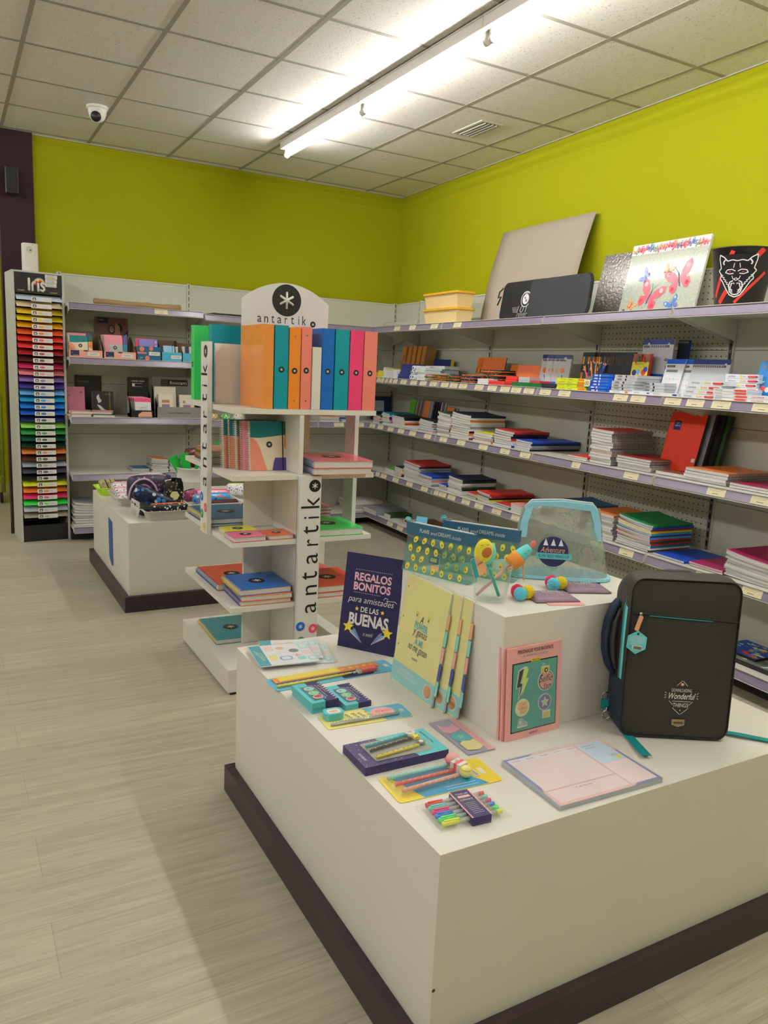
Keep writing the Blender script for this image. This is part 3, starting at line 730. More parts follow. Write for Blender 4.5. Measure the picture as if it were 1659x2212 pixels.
# standing spiral notebooks on the second shelf
COIL_W = mat('white wire coil', (.75, .73, .68), .35); COIL_B = mat('bronze wire coil', (.25, .14, .07), .35, metal=.5)
CREAM = ink('cream cover', 235, 212, 175, .35); VIO = ink('violet patch', 75, 60, 120, .35); CORAL = ink('coral patch', 218, 130, 100, .35); DTEAL = ink('deep teal patch', 8, 105, 105, .35); DGR = ink('dark green patch', 35, 85, 60, .35); ROSE = ink('rose cover', 215, 130, 135, .35)
def patch_nb(label, M, w=.185, h=.212, t=.018, kind=0, coil=COIL_W, group='patterned spiral notebooks standing on the tower'):
    """spiral notebook standing up, cover towards -y"""
    r = thing('elastic_band_notebook', label, 'notebook', M, group)
    b = MB(); b.box(0, w, 0, .002, 0, h, CREAM if kind == 0 else ROSE); b.box(0, w, t - .002, t, 0, h, CREAM)
    b.M = T(0, -.0003, 0, 90); e = .0002
    if kind == 0:
        b.poly([(.002, h), (w - .002, h), (w - .002, h * .74), (w * .6, h * .70), (w * .25, h * .665), (.002, h * .67)], e, DTEAL)
        b.poly([(.002, 0), (w * .42, 0), (w * .33, h * .25), (w * .24, h * .48), (w * .17, h * .60), (w * .08, h * .66), (.002, h * .665)], e, CORAL)
        b.poly([(w * .55, 0), (w, 0), (w, h * .26), (w * .62, h * .26), (w * .58, h * .16)], e, VIO)
        b.poly([(w * .80, h * .735), (w, h * .74), (w, h), (w * .83, h)], e * 2, DGR); b.poly([(w, h * .73), (w * .86, h * .725), (w * .84, h * .50), (w * .89, h * .42), (w, h * .40)], e * 2, ORANGE)
        b.logo(w * .48, h * .53, e * 2, .0135)
    elif kind == 1:
        b.poly([(.002, 0), (w, 0), (w, h * .6), (.002, h * .6)], e, ink('grey patch', 165, 160, 150, .4)); b.poly([(.002, 0), (w * .3, 0), (w * .12, h * .6), (.002, h * .6)], e * 2, ROSE)
        b.poly([(w * .78, h), (w, h), (w, h * .5), (w * .82, h * .55)], e * 2, VIO); b.poly([(w * .84, h * .12), (w, h * .2), (w, h * .62), (w * .82, h * .6)], e * 3, TEAL); b.logo(w * .46, h * .45, e * 3, .0135)
    b.M = Matrix.Identity(4); b.build('cover', r)
    b = MB(); b.box(.004, w - .004, .002, t - .002, .002, h - .002, PAPER); b.build('page_block', r)
    b = MB()
    for k in range(26):
        z = h * (k + .7) / 26.4; b.tube([(.006, -.0012, z), (-.004, .0, z), (-.010, t * .5, z - .001), (-.004, t, z), (.006, t + .0012, z)], .0013, coil, 5, False)
    b.build('spiral_binding', r)
    b = MB(); b.box(w * .80, w * .825, -.0016, -.0004, -.001, h + .001, BLACK); b.box(w * .80, w * .825, -.001, t + .001, h + .0002, h + .0012, BLACK); b.build('elastic_band', r)
    return r
for k, (x, y, kd, cl, lab) in enumerate(((-2.700, -3.510, 0, COIL_W, 'frontmost spiral notebook on the tower, teal, cream and violet patches with an elastic band'),
        (-2.728, -3.482, 1, COIL_B, 'pink and grey spiral notebook right behind the frontmost patterned one on the tower'), (-2.742, -3.458, 0, COIL_W, 'white coiled patch notebook third from the front of the tower row'),
        (-2.765, -3.432, 0, COIL_B, 'bronze coiled patch notebook fourth from the front of the tower row'), (-2.785, -3.408, 0, COIL_W, 'rearmost standing patch notebook of the tower row, its white coil at far left'))):
    patch_nb(lab, T(x, y, .951, -7, 0, -2), kind=kd, coil=cl)
for k, (c, lab) in enumerate(((ink('brown spiral cover', 190, 140, 110, .5), 'tan coiled notebook lying at the left of the tower second shelf, upper one'), (ink('yellow spiral cover', 215, 200, 90, .5), 'yellow edged coiled notebook under the tan one on the tower second shelf'))):
    logo_nb(lab, T(-2.69, -3.15, .9515 + .03 * (1 - k)), .22, .26, .028, c, COIL_B, logo=0)
# second shelf right: two fat coiled pads
CB = mat('blue wire coil', (.06, .16, .42), .35, metal=.3); CY = mat('yellow wire coil', (.75, .62, .12), .35); CS = mat('steel wire coil', (.5, .5, .48), .3, metal=.7)
def pad(label, x0, x1, y0, y1, z, t, rgbc, coil, side='L', rot=0, grp=None, logo=.16, name='spiral_notebook'):
    cm = ink('cover %d %d %d' % rgbc, *rgbc, .22, spec=.6)
    return logo_nb(label, T((x0 + x1) / 2, (y0 + y1) / 2, z + .0008, 0, 0, rot), x1 - x0, y1 - y0, t, cm, coil, side, grp, name, logo=logo)
pad('orange edged thick spiral pad lying under the pink one, right of the tower second shelf', -2.475, -2.20, -3.70, -3.375, .951, .027, (240, 130, 75), CB, rot=-3)
pad('pink topped thick spiral pad on the right of the tower second shelf', -2.465, -2.19, -3.70, -3.37, .979, .030, (228, 95, 105), CB, rot=-5)
# third shelf
pad('small yellow spiral notepad behind the small pink one on the tower third shelf', -2.805, -2.665, -3.515, -3.402, .671, .018, (215, 205, 50), CS, 'B', logo=.17)
pad('small pink spiral notepad at the front left of the tower third shelf', -2.818, -2.672, -3.652, -3.532, .671, .020, (222, 100, 130), CS, 'B', rot=1, logo=.17)
pad('small orange spiral notepad right of the pink one on the tower third shelf', -2.664, -2.545, -3.648, -3.525, .671, .018, (220, 100, 55), CS, 'B', rot=2, logo=.17)
pad('petrol blue wrapped notebook at the back left of the tower third shelf, under a twin', -2.815, -2.56, -3.32, -2.96, .671, .012, (30, 95, 130), CB, rot=1)
pad('petrol blue wrapped notebook at the back left of the tower third shelf, topmost', -2.82, -2.56, -3.325, -2.965, .684, .022, (25, 88, 128), CY, rot=0)
pad('bright green thick notebook with a black disc on the tower third shelf', -2.455, -2.205, -3.65, -3.375, .671, .030, (40, 195, 80), CY, rot=-2, logo=.17)
for k in range(4): pad(['topmost dusky red spiral notebook in the pile behind the green one', 'dusky red spiral notebook second from the top behind the green one', 'dusky red spiral notebook third from the top behind the green one', 'lowest dusky spiral notebook in the pile behind the green one'][3 - k],
    -2.415 + .004 * k, -2.22 + .004 * k, -3.315, -3.02, .671 + .0165 * k, .0155, (175, 75, 80), CS, 'B', grp='dusky red spiral notebooks piled on the tower', logo=0)
# fourth shelf
pad('orange red notebook with blue coil at the back left of the tower fourth shelf', -2.80, -2.56, -3.385, -3.05, .388, .030, (210, 80, 45), CB, rot=0)
pad('lowest orange edged notebook in the front left pile of the tower fourth shelf', -2.775, -2.545, -3.645, -3.40, .388, .020, (235, 120, 50), CB, rot=-2)
pad('orange topped notebook in the middle of the front left pile of the tower fourth shelf', -2.77, -2.54, -3.65, -3.395, .4092, .022, (245, 125, 40), CB, rot=-3)
pad('deep blue notebook with yellow coil, topmost of the front left fourth shelf pile', -2.78, -2.545, -3.64, -3.33 - .055, .432, .026, (20, 90, 160), CY, rot=-1)
pad('lower vermilion notebook at the right of the tower fourth shelf', -2.435, -2.19, -3.645, -3.34, .388, .022, (220, 65, 40), CS, rot=-2)
pad('upper vermilion notebook with a black disc at the right of the tower fourth shelf', -2.432, -2.188, -3.645, -3.345, .411, .028, (205, 70, 38), CS, rot=-1, logo=.17)
pad('coral notebook with yellow coil at the back right of the tower fourth shelf', -2.425, -2.19, -3.32, -2.98, .388, .024, (215, 95, 85), CY, rot=8, logo=0)
pad('teal notebook with a black disc lying on the tower base', -2.785, -2.555, -3.345, -3.015, .1155, .022, (0, 120, 125), CY, rot=-2)
# ------------------------------------------------------------------ notebooks piled on the right wall shelves
B_, R_, N_, K_ = 'blue', 'red', 'navy', 'black'
z = .935
stack(RW, .515, .645, z, .0105, ['dark green', 'white', 'scarlet', 'white', 'lime green', 'teal'], 'corner pile on the right middle shelf')
stack(RW, .66, .80, z, .0135, ['teal', 'white', 'navy', 'magenta', 'white', 'grey', 'white'], 'second pile from the corner, middle shelf', front=.44)
stack(RW, .815, 1.045, z, .0135, ['black', 'black', 'white', 'orange', 'red', 'white'], 'black topped pile near the middle shelf corner', front=.42)
stack(RW, 1.07, 1.33, z, .009, ['white', 'white'], 'low pair before the black topped pile', depth=.2)
stack(RW, 1.37, 1.58, z, .0085, ['black', 'white', 'light blue', 'white', 'orange', 'white', 'teal', 'white', 'pink', 'white'], 'fanned pile left of the tall twin piles')
stack(RW, 1.655, 1.845, z, .016, ['dark green', 'orange', 'white', 'white', 'orange', 'white', 'brown', 'black', 'orange', 'grey'], 'left tall twin pile, middle shelf')
stack(RW, 1.86, 2.125, z, .0155, ['navy', 'white', 'orange', 'white', 'white', 'grey', 'white', 'black', 'orange', 'white', 'brown'], 'right tall twin pile, middle shelf')
stack(RW, 2.17, 2.40, z, .0155, ['yellow', 'white', 'grey', 'orange'], 'yellow topped pile on the middle shelf', depth=.24)
stack(RW, 2.42, 2.635, z, .0145, ['red', 'navy', 'navy', 'red', 'white', 'white', 'blue'], 'red topped pile on the middle shelf')
stack(RW, 2.68, 2.85, z, .0115, ['blue', 'navy', 'grey', 'grey', 'black'], 'low blue topped pile on the middle shelf', depth=.40, front=.46)
z = .937
stack(RW, 3.20, 3.37, z, .0105, ['red', 'white'], 'thin pair beside the tall coiled pile', front=.45)
stack(RW, 3.385, 3.56, z, .0155, ['red', 'grey', 'grey', 'white', 'grey', 'grey', 'white', 'grey', 'orange', 'grey', 'grey', 'dark green'], 'tall coiled pile before the peg panel', coil=True, front=.445)
stack(RW, 3.60, 3.85, z, .0125, ['dark red', 'black', 'black', 'white', 'grey'], 'red topped coiled pile by the upright red notebook', coil=True, front=.435)
stack(RW, 3.875, 4.08, z, .017, ['brown'], 'flat with a printed cover beside the red pile on the middle shelf', depth=.22, noun='magazine', front=.42)
stack(RW, 4.07, 4.33, z, .0145, ['orange', 'black', 'white', 'grey'], 'tan topped coiled pile, middle shelf right', coil=True, front=.43, depth=.33)
stack(RW, 4.345, 4.62, z, .011, ['magenta', 'white'], 'magenta pair, middle shelf right end', front=.43)
z = .524
stack(RW, .775, .955, z, .0115, ['lime green', 'white', 'white'], 'lime green pile near the fourth shelf corner')
stack(RW, .97, 1.115, z, .0135, ['black', 'pink', 'white', 'orange', 'black'], 'small second pile from the fourth shelf corner')
stack(RW, 1.13, 1.40, z, .0115, ['red', 'navy', 'white', 'grey', 'white', 'white', 'grey', 'white', 'white', 'grey', 'white'], 'tall red topped pile on the fourth shelf', front=.45)
stack(RW, 1.43, 1.64, z, .0145, ['blue', 'white', 'pink', 'white', 'grey'], 'blue topped pile on the fourth shelf', front=.47)
stack(RW, 1.73, 1.85, z, .012, ['blue', 'orange', 'green'], 'little blue pile on the fourth shelf', depth=.2)
stack(RW, 1.865, 2.065, z, .0135, ['navy', 'dark green', 'white', 'white', 'dark green', 'black', 'white', 'white'], 'tall navy topped pile, fourth shelf')
stack(RW, 2.12, 2.255, z, .0105, ['red', 'lime green', 'black'], 'small red pile on the fourth shelf', depth=.22)
stack(RW, 2.275, 2.455, z, .0125, ['red', 'dark red', 'black', 'yellow', 'white'], 'yellow edged red pile, fourth shelf', depth=.36, rot=-4)
stack(RW, 2.48, 2.66, z, .0105, ['red', 'teal'], 'low red pair on the fourth shelf', depth=.26)
stack(RW, 2.68, 2.86, z, .011, ['pink', 'white', 'white', 'white'], 'pink topped pile beside the map wash bag')
stack(RW, 3.06, 3.30, z, .014, ['steel blue', 'brown', 'black', 'black', 'brown', 'grey', 'black', 'scarlet', 'pink'], 'blue topped pile behind the map wash bag', front=.40)
stack(RW, 3.44, 3.64, z, .0155, ['orange', 'white', 'grey', 'white', 'grey', 'white', 'grey', 'white', 'white'], 'orange topped coiled pile by the green one', coil=True)
stack(RW, 3.675, 3.925, z, .0105, ['green', 'blue', 'red', 'yellow', 'light blue', 'steel blue', 'light blue', 'red', 'dark green', 'red', 'teal', 'white', 'brown'], 'tall green topped pile, fourth shelf', curl=.004)
stack(RW, 3.96, 4.17, z, .010, ['blue'], 'flat on the fourth shelf right of the green pile', front=.46, depth=.31)
stack(RW, 4.19, 4.39, z, .0085, ['magenta', 'magenta'], 'magenta pair on the fourth shelf', depth=.28)
stack(RW, 4.40, 4.68, z, .0085, ['magenta'] + ['white', 'grey'] * 5 + ['white'], 'tall magenta topped pile above the backpack', curl=.006, dcurl=.0012)
# lowest shelf
stack(RW, .45 + .07, .79, .131, .020, ['grey', 'grey'], 'pair of magazines on the lowest right shelf', depth=.32, front=.56 - .04, noun='magazine')
stack(RW, .80, .92, .131, .03, ['dark green'], 'low block on the lowest right shelf', depth=.22, noun='pad')
stack(RW, 1.15, 1.45, .131, .012, ['brown', 'dark red'], 'brown pair, lowest shelf behind the pouches', depth=.3)
# picture books at the right end
def artbook(s, d0, z, w, d, t, lab, pal, seed):
    r = random.Random(seed); b = MB(); b.box(-w / 2, w / 2, -d / 2, d / 2, 0, t, DARKW, pal[0])
    for k in range(46):
        x, y = r.uniform(-w * .42, w * .42), r.uniform(-d * .42, d * .42); n = r.randint(4, 7); rr = r.uniform(.006, .024)
        b.poly([(x + rr * r.uniform(.5, 1.4) * math.cos(a), y + rr * r.uniform(.3, .8) * math.sin(a)) for a in [2 * math.pi * q / n for q in range(n)]], t + .0003 + k * .00002, r.choice(pal[1:]))
    o = b.build('picture_book'); o.matrix_world = RW @ T(s, -d0 + d / 2, z, 0, 0, r.uniform(-3, 3)); tag(o, lab, 'book')
PAL = [ink('ob', 25, 70, 150), ink('p1', 230, 120, 60), ink('p2', 240, 210, 80), ink('p3', 200, 60, 50), ink('p4', 90, 160, 200), ink('p5', 240, 235, 220)]
PAL2 = [ink('oc', 95, 95, 80), ink('q1', 160, 90, 70), ink('q2', 200, 170, 110), ink('q3', 70, 90, 110), ink('q4', 190, 190, 180)]
artbook(4.62, .44, .131, .30, .24, .022, 'dark bound picture book under the blue one on the lowest shelf, right edge', PAL2, 3)
artbook(4.48, .40, .154, .22, .20, .012, 'blue picture book with bright shapes on the lowest shelf beside the backpack', PAL, 4)
# upright things on the middle shelf
def leaning(name, lab, cat, s, d, z, w, h, t, mats, lean=12, yaw=0, draw=None, group=None, FR=None):
    """slab standing against something: origin at its base, face towards the room"""
    b = MB(); b.box(-w / 2, w / 2, 0, t, 0, h, mats[1]); b.box(-w / 2, w / 2, -.0012, 0, 0, h, mats[0])
    if draw: b.M = T(0, -.0015, 0, 90); draw(b, w, h); b.M = Matrix.Identity(4)
    o = b.build(name); o.matrix_world = (FR or RW) @ T(s, -d, z, -lean, 0, yaw); return tag(o, lab, cat, group)
def oxd(b, w, h):
    b.box(-.085, -.038, h - .095, h - .045, .0, .0006, ink('navy badge', 25, 35, 95)); b.text('oxford', -.061, h - .07, .0012, .012, WHITEP, .036); b.text('OXF', -.061, h - .058, .001, .008, WHITEP, .02)
    b.text('A5+', .035, .022, .0005, .010, ORANGE, .03); b.box(.09, .112, .07, .09, 0, .0006, WHITEP)
    for k in range(28): b.tube([(-w / 2 + .004, h * (k + .5) / 28, .001), (-w / 2 - .006, h * (k + .5) / 28, -.003), (-w / 2 - .006, h * (k + .5) / 28, -.010)], .0012, DARKW, 4, False)
for k in range(4):
    leaning('spiral_notebook', ['large vermilion spiral notebook standing upright before the peg panel', 'black coiled notebook standing right behind the upright vermilion one', 'grey coiled notebook third in the upright group behind the vermilion one', 'dark backing notebook last in the upright group behind the vermilion one'][k], 'notebook',
            3.885 + .018 * k, .30 - .036 * k, .938, .235, .325, .030 if k else .016, [cov('scarlet') if k == 0 else cov(['grey', 'black', 'dark green'][k - 1]), DARKW], 13, 0, oxd if k == 0 else None, None if k == 0 else 'notebooks upright behind the vermilion one')
# cd-like row of upright small notebooks near the corner
cols = ['lime green', 'grey', 'brown', 'grey', 'brown', 'grey', 'orange', 'grey', 'grey', 'black', 'black', 'black', 'grey', 'brown', 'grey', 'orange', 'brown', 'grey', 'dark red', 'black']
ss = [.72, .80, .83, .86, .89, .92, .97, 1.03, 1.06, 1.10, 1.14, 1.18, 1.22, 1.25, 1.28, 1.37, 1.44, 1.47, 1.56, 1.64]
for k, (c, s_) in enumerate(zip(cols, ss)):
    h = .225 if k < 15 else (.19 if k < 18 else .16)
    leaning('notebook',
            [f'lime green notebook facing out at the left end of the upright row near the corner', 'patterned orange topped notebook facing out in the middle of the upright row near the corner', 'orange notebook with a white box facing out in the upright row near the corner', 'dark red notebook facing out at the right of the upright row near the corner'][[0, 6, 15, 18].index(k)] if k in (0, 6, 15, 18) else f'{c} notebook standing edge on among the upright row near the corner', 'notebook',
            s_, .20, .938, .10 if k in (0, 6, 15, 18) else .022, h, .012, [cov(c), cov(c)], 10, 0, (lambda b, w, h: (b.box(-.03, .03, .03, .09, 0, .0006, WHITEP), b.text('4', -.01, .14, .0004, .03, cov('red')) if 0 else None)) if k == 15 else None, 'upright notebooks edge on near the far corner' if k not in (0, 6, 15, 18) else None)
# bottom left pads on the back wall and other back wall goods are below
# ------------------------------------------------------------------ goods on the foreground table (top at z = .505)
ZT = .5055
CLEAR = clear('clear plastic film', (.97, .98, .97), .955, .04); GLOSSCL = clear('clear stiff plastic', (.95, .97, .96), .90)
TQ = ink('turquoise card', 82, 165, 160, .35); TQD = ink('deep turquoise card', 45, 138, 145, .35); PALE = ink('pale lilac sheet', 205, 200, 195, .4); PINKP = ink('pale pink print', 225, 190, 180, .4)
INDIGO = ink('dark indigo card', 48, 38, 78, .35); SKYB = ink('sky blue card', 85, 160, 178, .35); YEL = ink('bright yellow card', 235, 205, 60, .35); PYEL = ink('pale yellow card', 236, 220, 140, .3)
REDI = ink('coral red print', 225, 95, 85, .4); MINT = ink('mint print', 130, 190, 170, .4); GRN = ink('fresh green print', 90, 190, 110, .4); TANC = ink('tan orange print', 235, 175, 120, .4)
NAVY = ink('navy print', 35, 38, 72, .4); PK = ink('shell pink card', 232, 165, 152, .4)
def script(b, t, x, y, z, h, m, w=None, rot=0): b.text(t, x, y, z, h, m, w, slant=.28, rot=rot, bold=-.004)
def MR(x, y, z=ZT, rz=0): return T(x, y, z, 0, 0, rz)

# sheets of adhesive labels in plastic sleeves
def label_sheet(label, M):
    r = thing('label_pack', label, 'label pack', M, 'adhesive label packs at the far left corner')
    w, d = .185, .17; b = MB(); b.box(-w / 2, w / 2, -d / 2, d / 2, 0, .003, PALE)
    b.box(-w / 2, -w / 2 + .035, -d / 2, d / 2, .003, .0034, TQD); b.text('etiquetas', -w / 2 + .016, -.0, .0038, .014, PYEL, .085, rot=-80, slant=.2)
    script(b, 'adhesivas', -w / 2 + .027, .0, .0038, .007, WHITEP, .05, rot=-80)
    z = .0033
    b.box(-.05, -.022, .035, .075, .003, z, PINKP); b.box(-.05, -.025, -.045, .0, .003, z, PYEL); b.disc(.0, .05, z, .013, TANC); b.disc(.038, .02, z, .016, GREYINK); b.rrect(-.02, .02, -.055, -.02, z, ink('grey blue print', 120, 150, 170, .4), .012)
    b.rrect(-.014, .014, -.049, -.026, z + .0002, PALE, .009); b.star(.04, -.02, z, .014, TANC); b.box(.035, .06, -.06, -.033, .003, z, MINT); b.box(.062, .088, .03, .075, .003, z, MINT); b.box(.066, .084, .036, .069, z, z + .0002, PALE)
    b.box(.06, .088, -.02, .015, .003, z, PINKP); b.box(.066, .089, -.07, -.035, .003, z, MINT); b.box(.070, .085, -.064, -.041, z, z + .0002, PALE)
    b.lines(-.018, .0, -.0, .03, 3, z, PINKP, .002, 5)
    b.build('label_sheet', r)
    b = MB(); b.box(-w / 2 - .004, w / 2 + .01, -d / 2 - .003, d / 2 + .003, -.0003, .0050, CLEAR); b.build('plastic_sleeve', r)
label_sheet('lowest pack of adhesive labels in plastic, mostly hidden, its right edge showing', MR(-2.885, -4.535, ZT, -14))
label_sheet('pack of adhesive labels in plastic, middle one of three, partly covered', MR(-2.905, -4.50, ZT + .006, -38 + 22))
label_sheet('topmost pack of adhesive labels in plastic, nearest the table corner', MR(-2.948, -4.545, ZT + .012, -7))

# stationery set on a blue card: ruler, pencils, rubber
r = thing('ruler_set', 'blue card set with orange ruler, pencil and rubber, by the label packs', 'stationery set', MR(-2.865, -4.727, ZT, 1.5))
b = MB(); b.rrect(-.195, .205, -.044, .046, .0015, SKYB, .012, .0015); b.rrect(.178, .192, -.012, .012, .002, WHITE, .003)
b.box(-.12, .15, .012, .04, .0015, .0019, INDIGO); b.poly([(.02, -.04), (.12, -.04), (.16, .03), (.02, .03)], .0020, INDIGO); b.build('backing_card', r)
b = MB(); b.box(-.18, .16, -.0, .034, .004, .006, ORANGE); b.box(-.165, .03, .004, .036, .006, .0075, YEL)
for k in range(5): b.poly([(.045 + .024 * k + .008 * math.cos(a) , .018 + .006 * math.sin(a)) for a in (0, 1, 2, 3.4, 4.4, 5.4)], .0064, [TANC, YEL][k % 2])
for k in range(30): b.box(-.17 + .01 * k, -.1696 + .01 * k, 0, .005 if k % 5 else .009, .006, .0064, BLACK)
b.build('ruler', r)
b = MB(); b.tube([(-.185, -.024, .006), (.045, -.020, .006)], .0038, YEL, 6)
for k in range(24): b.disc(-.178 + .009 * k, -.022 + .002 * (k % 2), .0101, .0022, BLACK if k % 2 else WHITEP, 8)
b.tube([(.045, -.020, .006), (.058, -.020, .006)], .0042, METAL, 8); b.tube([(.058, -.020, .006), (.068, -.020, .006)], .0036, WHITEP, 8); b.build('pencil', r)
b = MB(); b.box(.075, .135, -.028, -.008, .0025, .013, WHITEP); b.box(.085, .136, -.0283, -.0077, .0022, .0133, REDI)
for k in range(4): b.disc(.095 + .011 * k, -.018, .0137, .003, TANC, 8)
b.build('rubber', r)
b = MB(); b.rrect(-.188, .165, -.036, .038, .013, CLEAR, .01, .011); b.build('blister', r)

# boxes of fruit rubbers
def eraser_box(label, M):
    r = thing('rubber_box', label, 'rubber box', M, 'boxes of fruit shaped rubbers')
    w, d, h = .078, .132, .0150
    b = MB(); b.box(-w / 2, w / 2, -d / 2, d / 2, 0, h, TQ, TQ); b.box(.0, w / 2 + .0003, -d / 2 - .0003, d / 2 + .0003, .0003, h + .0003, INDIGO)
    b.poly([(-w / 2 + .012, -d / 2 - .0003), (0, -d / 2 - .0003), (0, .0), (-.01, -.04)], h + .0004, TQ)
    b.M = T(0, 0, h); b.rrect(-.026, .012, -.052, .042, .0008, TQD, .006); b.rrect(-.024, .010, -.050, .040, .0012, ink('dark window', 80, 95, 90, .2), .005)
    b.lines(.017, .034, -.03, .055, 1, .001, WHITEP); b.text('fruit erasers', .019, .0, .001, .005, WHITEP, .08, rot=-90); b.text('gommes', .027, .012, .001, .004, PYEL, .05, rot=-90)
    for k in range(10): b.box(w / 2 - .006, w / 2, -d / 2 + .008 + .012 * k, -d / 2 + .012 + .012 * k, .0004, .0008, WHITEP)
    for k, (c, y) in enumerate(((MINT, .022), (GRN, -.008), (REDI, -.035))):
        b.disc(-.007, y, .0016 + .0002 * k, .014, PALE, 20, 0, .013); b.disc(-.007, y, .0020 + .0002 * k, .012, c, 20, 0, .011)
        b.disc(-.007 if k else -.01, y, .0024 + .0002 * k, .003, PALE if k == 1 else NAVY, 8)
        if k == 2: b.bar(-.017, y + .002, .003, y + .002, .003, .0030, NAVY)
    b.M = Matrix.Identity(4); b.build('carton', r, bevel=.0008)
    b = MB(); b.M = T(0, 0, h); b.rrect(-.025, .011, -.051, .041, .0030, GLOSSCL, .005); b.build('window', r)
    return r
eraser_box('box of fruit shaped rubbers, lower one of the left pile of two', MR(-2.988, -4.878, ZT, 1))
eraser_box('box of fruit shaped rubbers, upper one of the left pile of two', MR(-2.992, -4.882, ZT + .0162, 2))
eraser_box('box of fruit shaped rubbers lying alone right of the pair', MR(-2.899, -4.895, ZT, 1))

# pen and tape blister card
r = thing('pen_blister', 'yellow and blue blister card with a striped pen and tape dispenser', 'stationery set', MR(-2.902, -5.012, ZT, -4))
b = MB(); b.rrect(-.122, .122, -.042, .042, .0012, ink('primrose card', 232, 215, 120, .35), .010, .0012)
b.poly([(.005, .041), (.115, .041), (.121, .03), (.121, -.03), (.112, -.041), (.045, -.041)], .0016, SKYB)
b.disc(.052, .008, .0020, .034, PK, 28, 0, .026); script(b, 'tape', .052, .012, .0026, .011, REDI, .04); b.text('& pen', .052, -.004, .0026, .007, REDI, .03)
for k in range(4): b.text(['estoy', 'para', 'todo', 'lo que'][k], -.045 + .019 * k, .01 - .0 * k, .0018, .012, GREYINK, .03, rot=-75)
b.rrect(.100, .110, -.008, .008, .002, WHITE, .003); b.build('backing_card', r)
b = MB(); b.M = T(-.085, .018, 0); b.rrect(-.026, .026, -.020, .020, .020, TQ, .014, .018); b.rrect(-.018, .018, -.014, .010, .0205, PALE, .008); b.box(-.012, .01, -.008, .004, .0206, .0212, TANC); b.build('tape_dispenser', r)
b = MB(); b.tube([(-.108, -.027, .006), (.086, -.022, .006)], .0042, mat('silver pen', (.5, .52, .5), .3, metal=.4), 10)
for k in range(22): b.bar(-.104 + .0085 * k, -.0295, -.100 + .0085 * k, -.0225, .0014, .0105, GREYINK)
b.build('pen', r)
b = MB(); b.rrect(-.060, .095, -.036, -.012, .012, CLEAR, .010, .010); b.build('blister', r)

# gift box of pencils
r = thing('pencil_gift_box', 'dark starry gift box with window showing three fancy pencils', 'gift box', MR(-2.934, -5.226, ZT, -.5))
w, d, h = .222, .118, .020
b = MB(); b.box(-w / 2, w / 2, -d / 2, d / 2, 0, h, INDIGO)
b.poly([(-w / 2 + .085, d / 2), (w / 2, d / 2), (w / 2, -d / 2 + .0), (.03, -d / 2), (.03, -d / 2 + .01), (-.026, d / 2 - .01)], h + .0003, TQ)
rr = random.Random(2)
for k in range(60):
    x, y = rr.uniform(-w / 2, .02), rr.uniform(-d / 2, d / 2)
    if not (-w / 2 + .032 < x and abs(y) < d / 2 - .016): b.disc(x, y, h + .0005, .0011, [WHITEP, PYEL][k % 2], 6)
b.rrect(-w / 2 + .036, w / 2 - .036, -d / 2 + .016, d / 2 - .014, h + .0008, ink('dark beige tray', 150, 145, 125, .5), .003)
script(b, 'wonderful', -w / 2 + .017, -.012, h + .0006, .009, WHITEP, .035, rot=-90); b.text('pencils', w / 2 - .016, .015, h + .0006, .008, NAVY, .06, rot=-90); b.text('fly', w / 2 - .024, -.01, h + .0006, .006, YEL, .02, rot=-90)
b.build('carton', r, bevel=.0008)
for k, (c, y0, y1, top) in enumerate(((TQD, .020, .034, 'ball'), (DARKW, -.002, .014, 'star'), (YEL, -.034, -.022, 'band'))):
    b = MB(); x0, x1 = -.070, .050; z = h + .006
    b.tube([(x0, y0, z), (x1, y1, z)], .0036, c, 8)
    for q in range(9): t = q / 8; b.disc(x0 + (x1 - x0) * t, y0 + (y1 - y0) * t + .001 * (-1) ** q, z + .0038, .0018, [WHITEP, YEL, DARKW][k], 6)
    if top == 'ball': b.disc(.060, y1 + .004, z + .004, .013, WHITEP, 20, .006); script(b, 'up', .060, y1 + .004, z + .0044, .007, BLACK, .012)
    if top == 'star': b.star(.062, y1 + .001, z + .005, .013, YEL, h=.007)
    if top == 'band': b.disc(.062, y1 + .010, z + .003, .010, GREYINK, 16, .005); b.disc(.062, y1 + .010, z + .0036, .006, WHITEP, 14)
    b.build('pencil', r)
b = MB(); b.rrect(-w / 2 + .034, w / 2 - .034, -d / 2 + .014, d / 2 - .012, h + .0125, CLEAR, .004, .0115); b.build('window', r)

# sticky notes card
r = thing('sticky_note_card', 'lilac card of shaped sticky notes lying left of the riser foot', 'sticky notes', MR(-2.735, -5.210, ZT, -1))
b = MB(); b.box(-.039, .039, -.091, .091, 0, .003, ink('lilac card', 148, 142, 152, .35)); b.box(.022, .039, -.091, .091, .003, .0034, PK)
b.poly([(-.034, .03), (-.030, .075), (-.020, .055), (.0, .05), (.012, .065), (.018, .03), (.0, .02), (-.02, .018)], .0040, ink('rose note', 215, 150, 155, .4))
b.disc(-.006, -.008, .0044, .024, TQ, 24, 0, .026); b.star(-.006, -.008, .0048, .012, MINT); b.poly([(-.03, -.075), (-.03, -.04), (-.015, -.03), (.005, -.035), (.018, -.03), (.020, -.07), (.0, -.082)], .0050, PYEL)
b.text('sticky notes', .031, 0, .0038, .006, REDI, .11, rot=-90); b.build('card', r)
b = MB(); b.box(-.041, .041, -.094, .094, -.0002, .0062, CLEAR); b.build('plastic_sleeve', r)

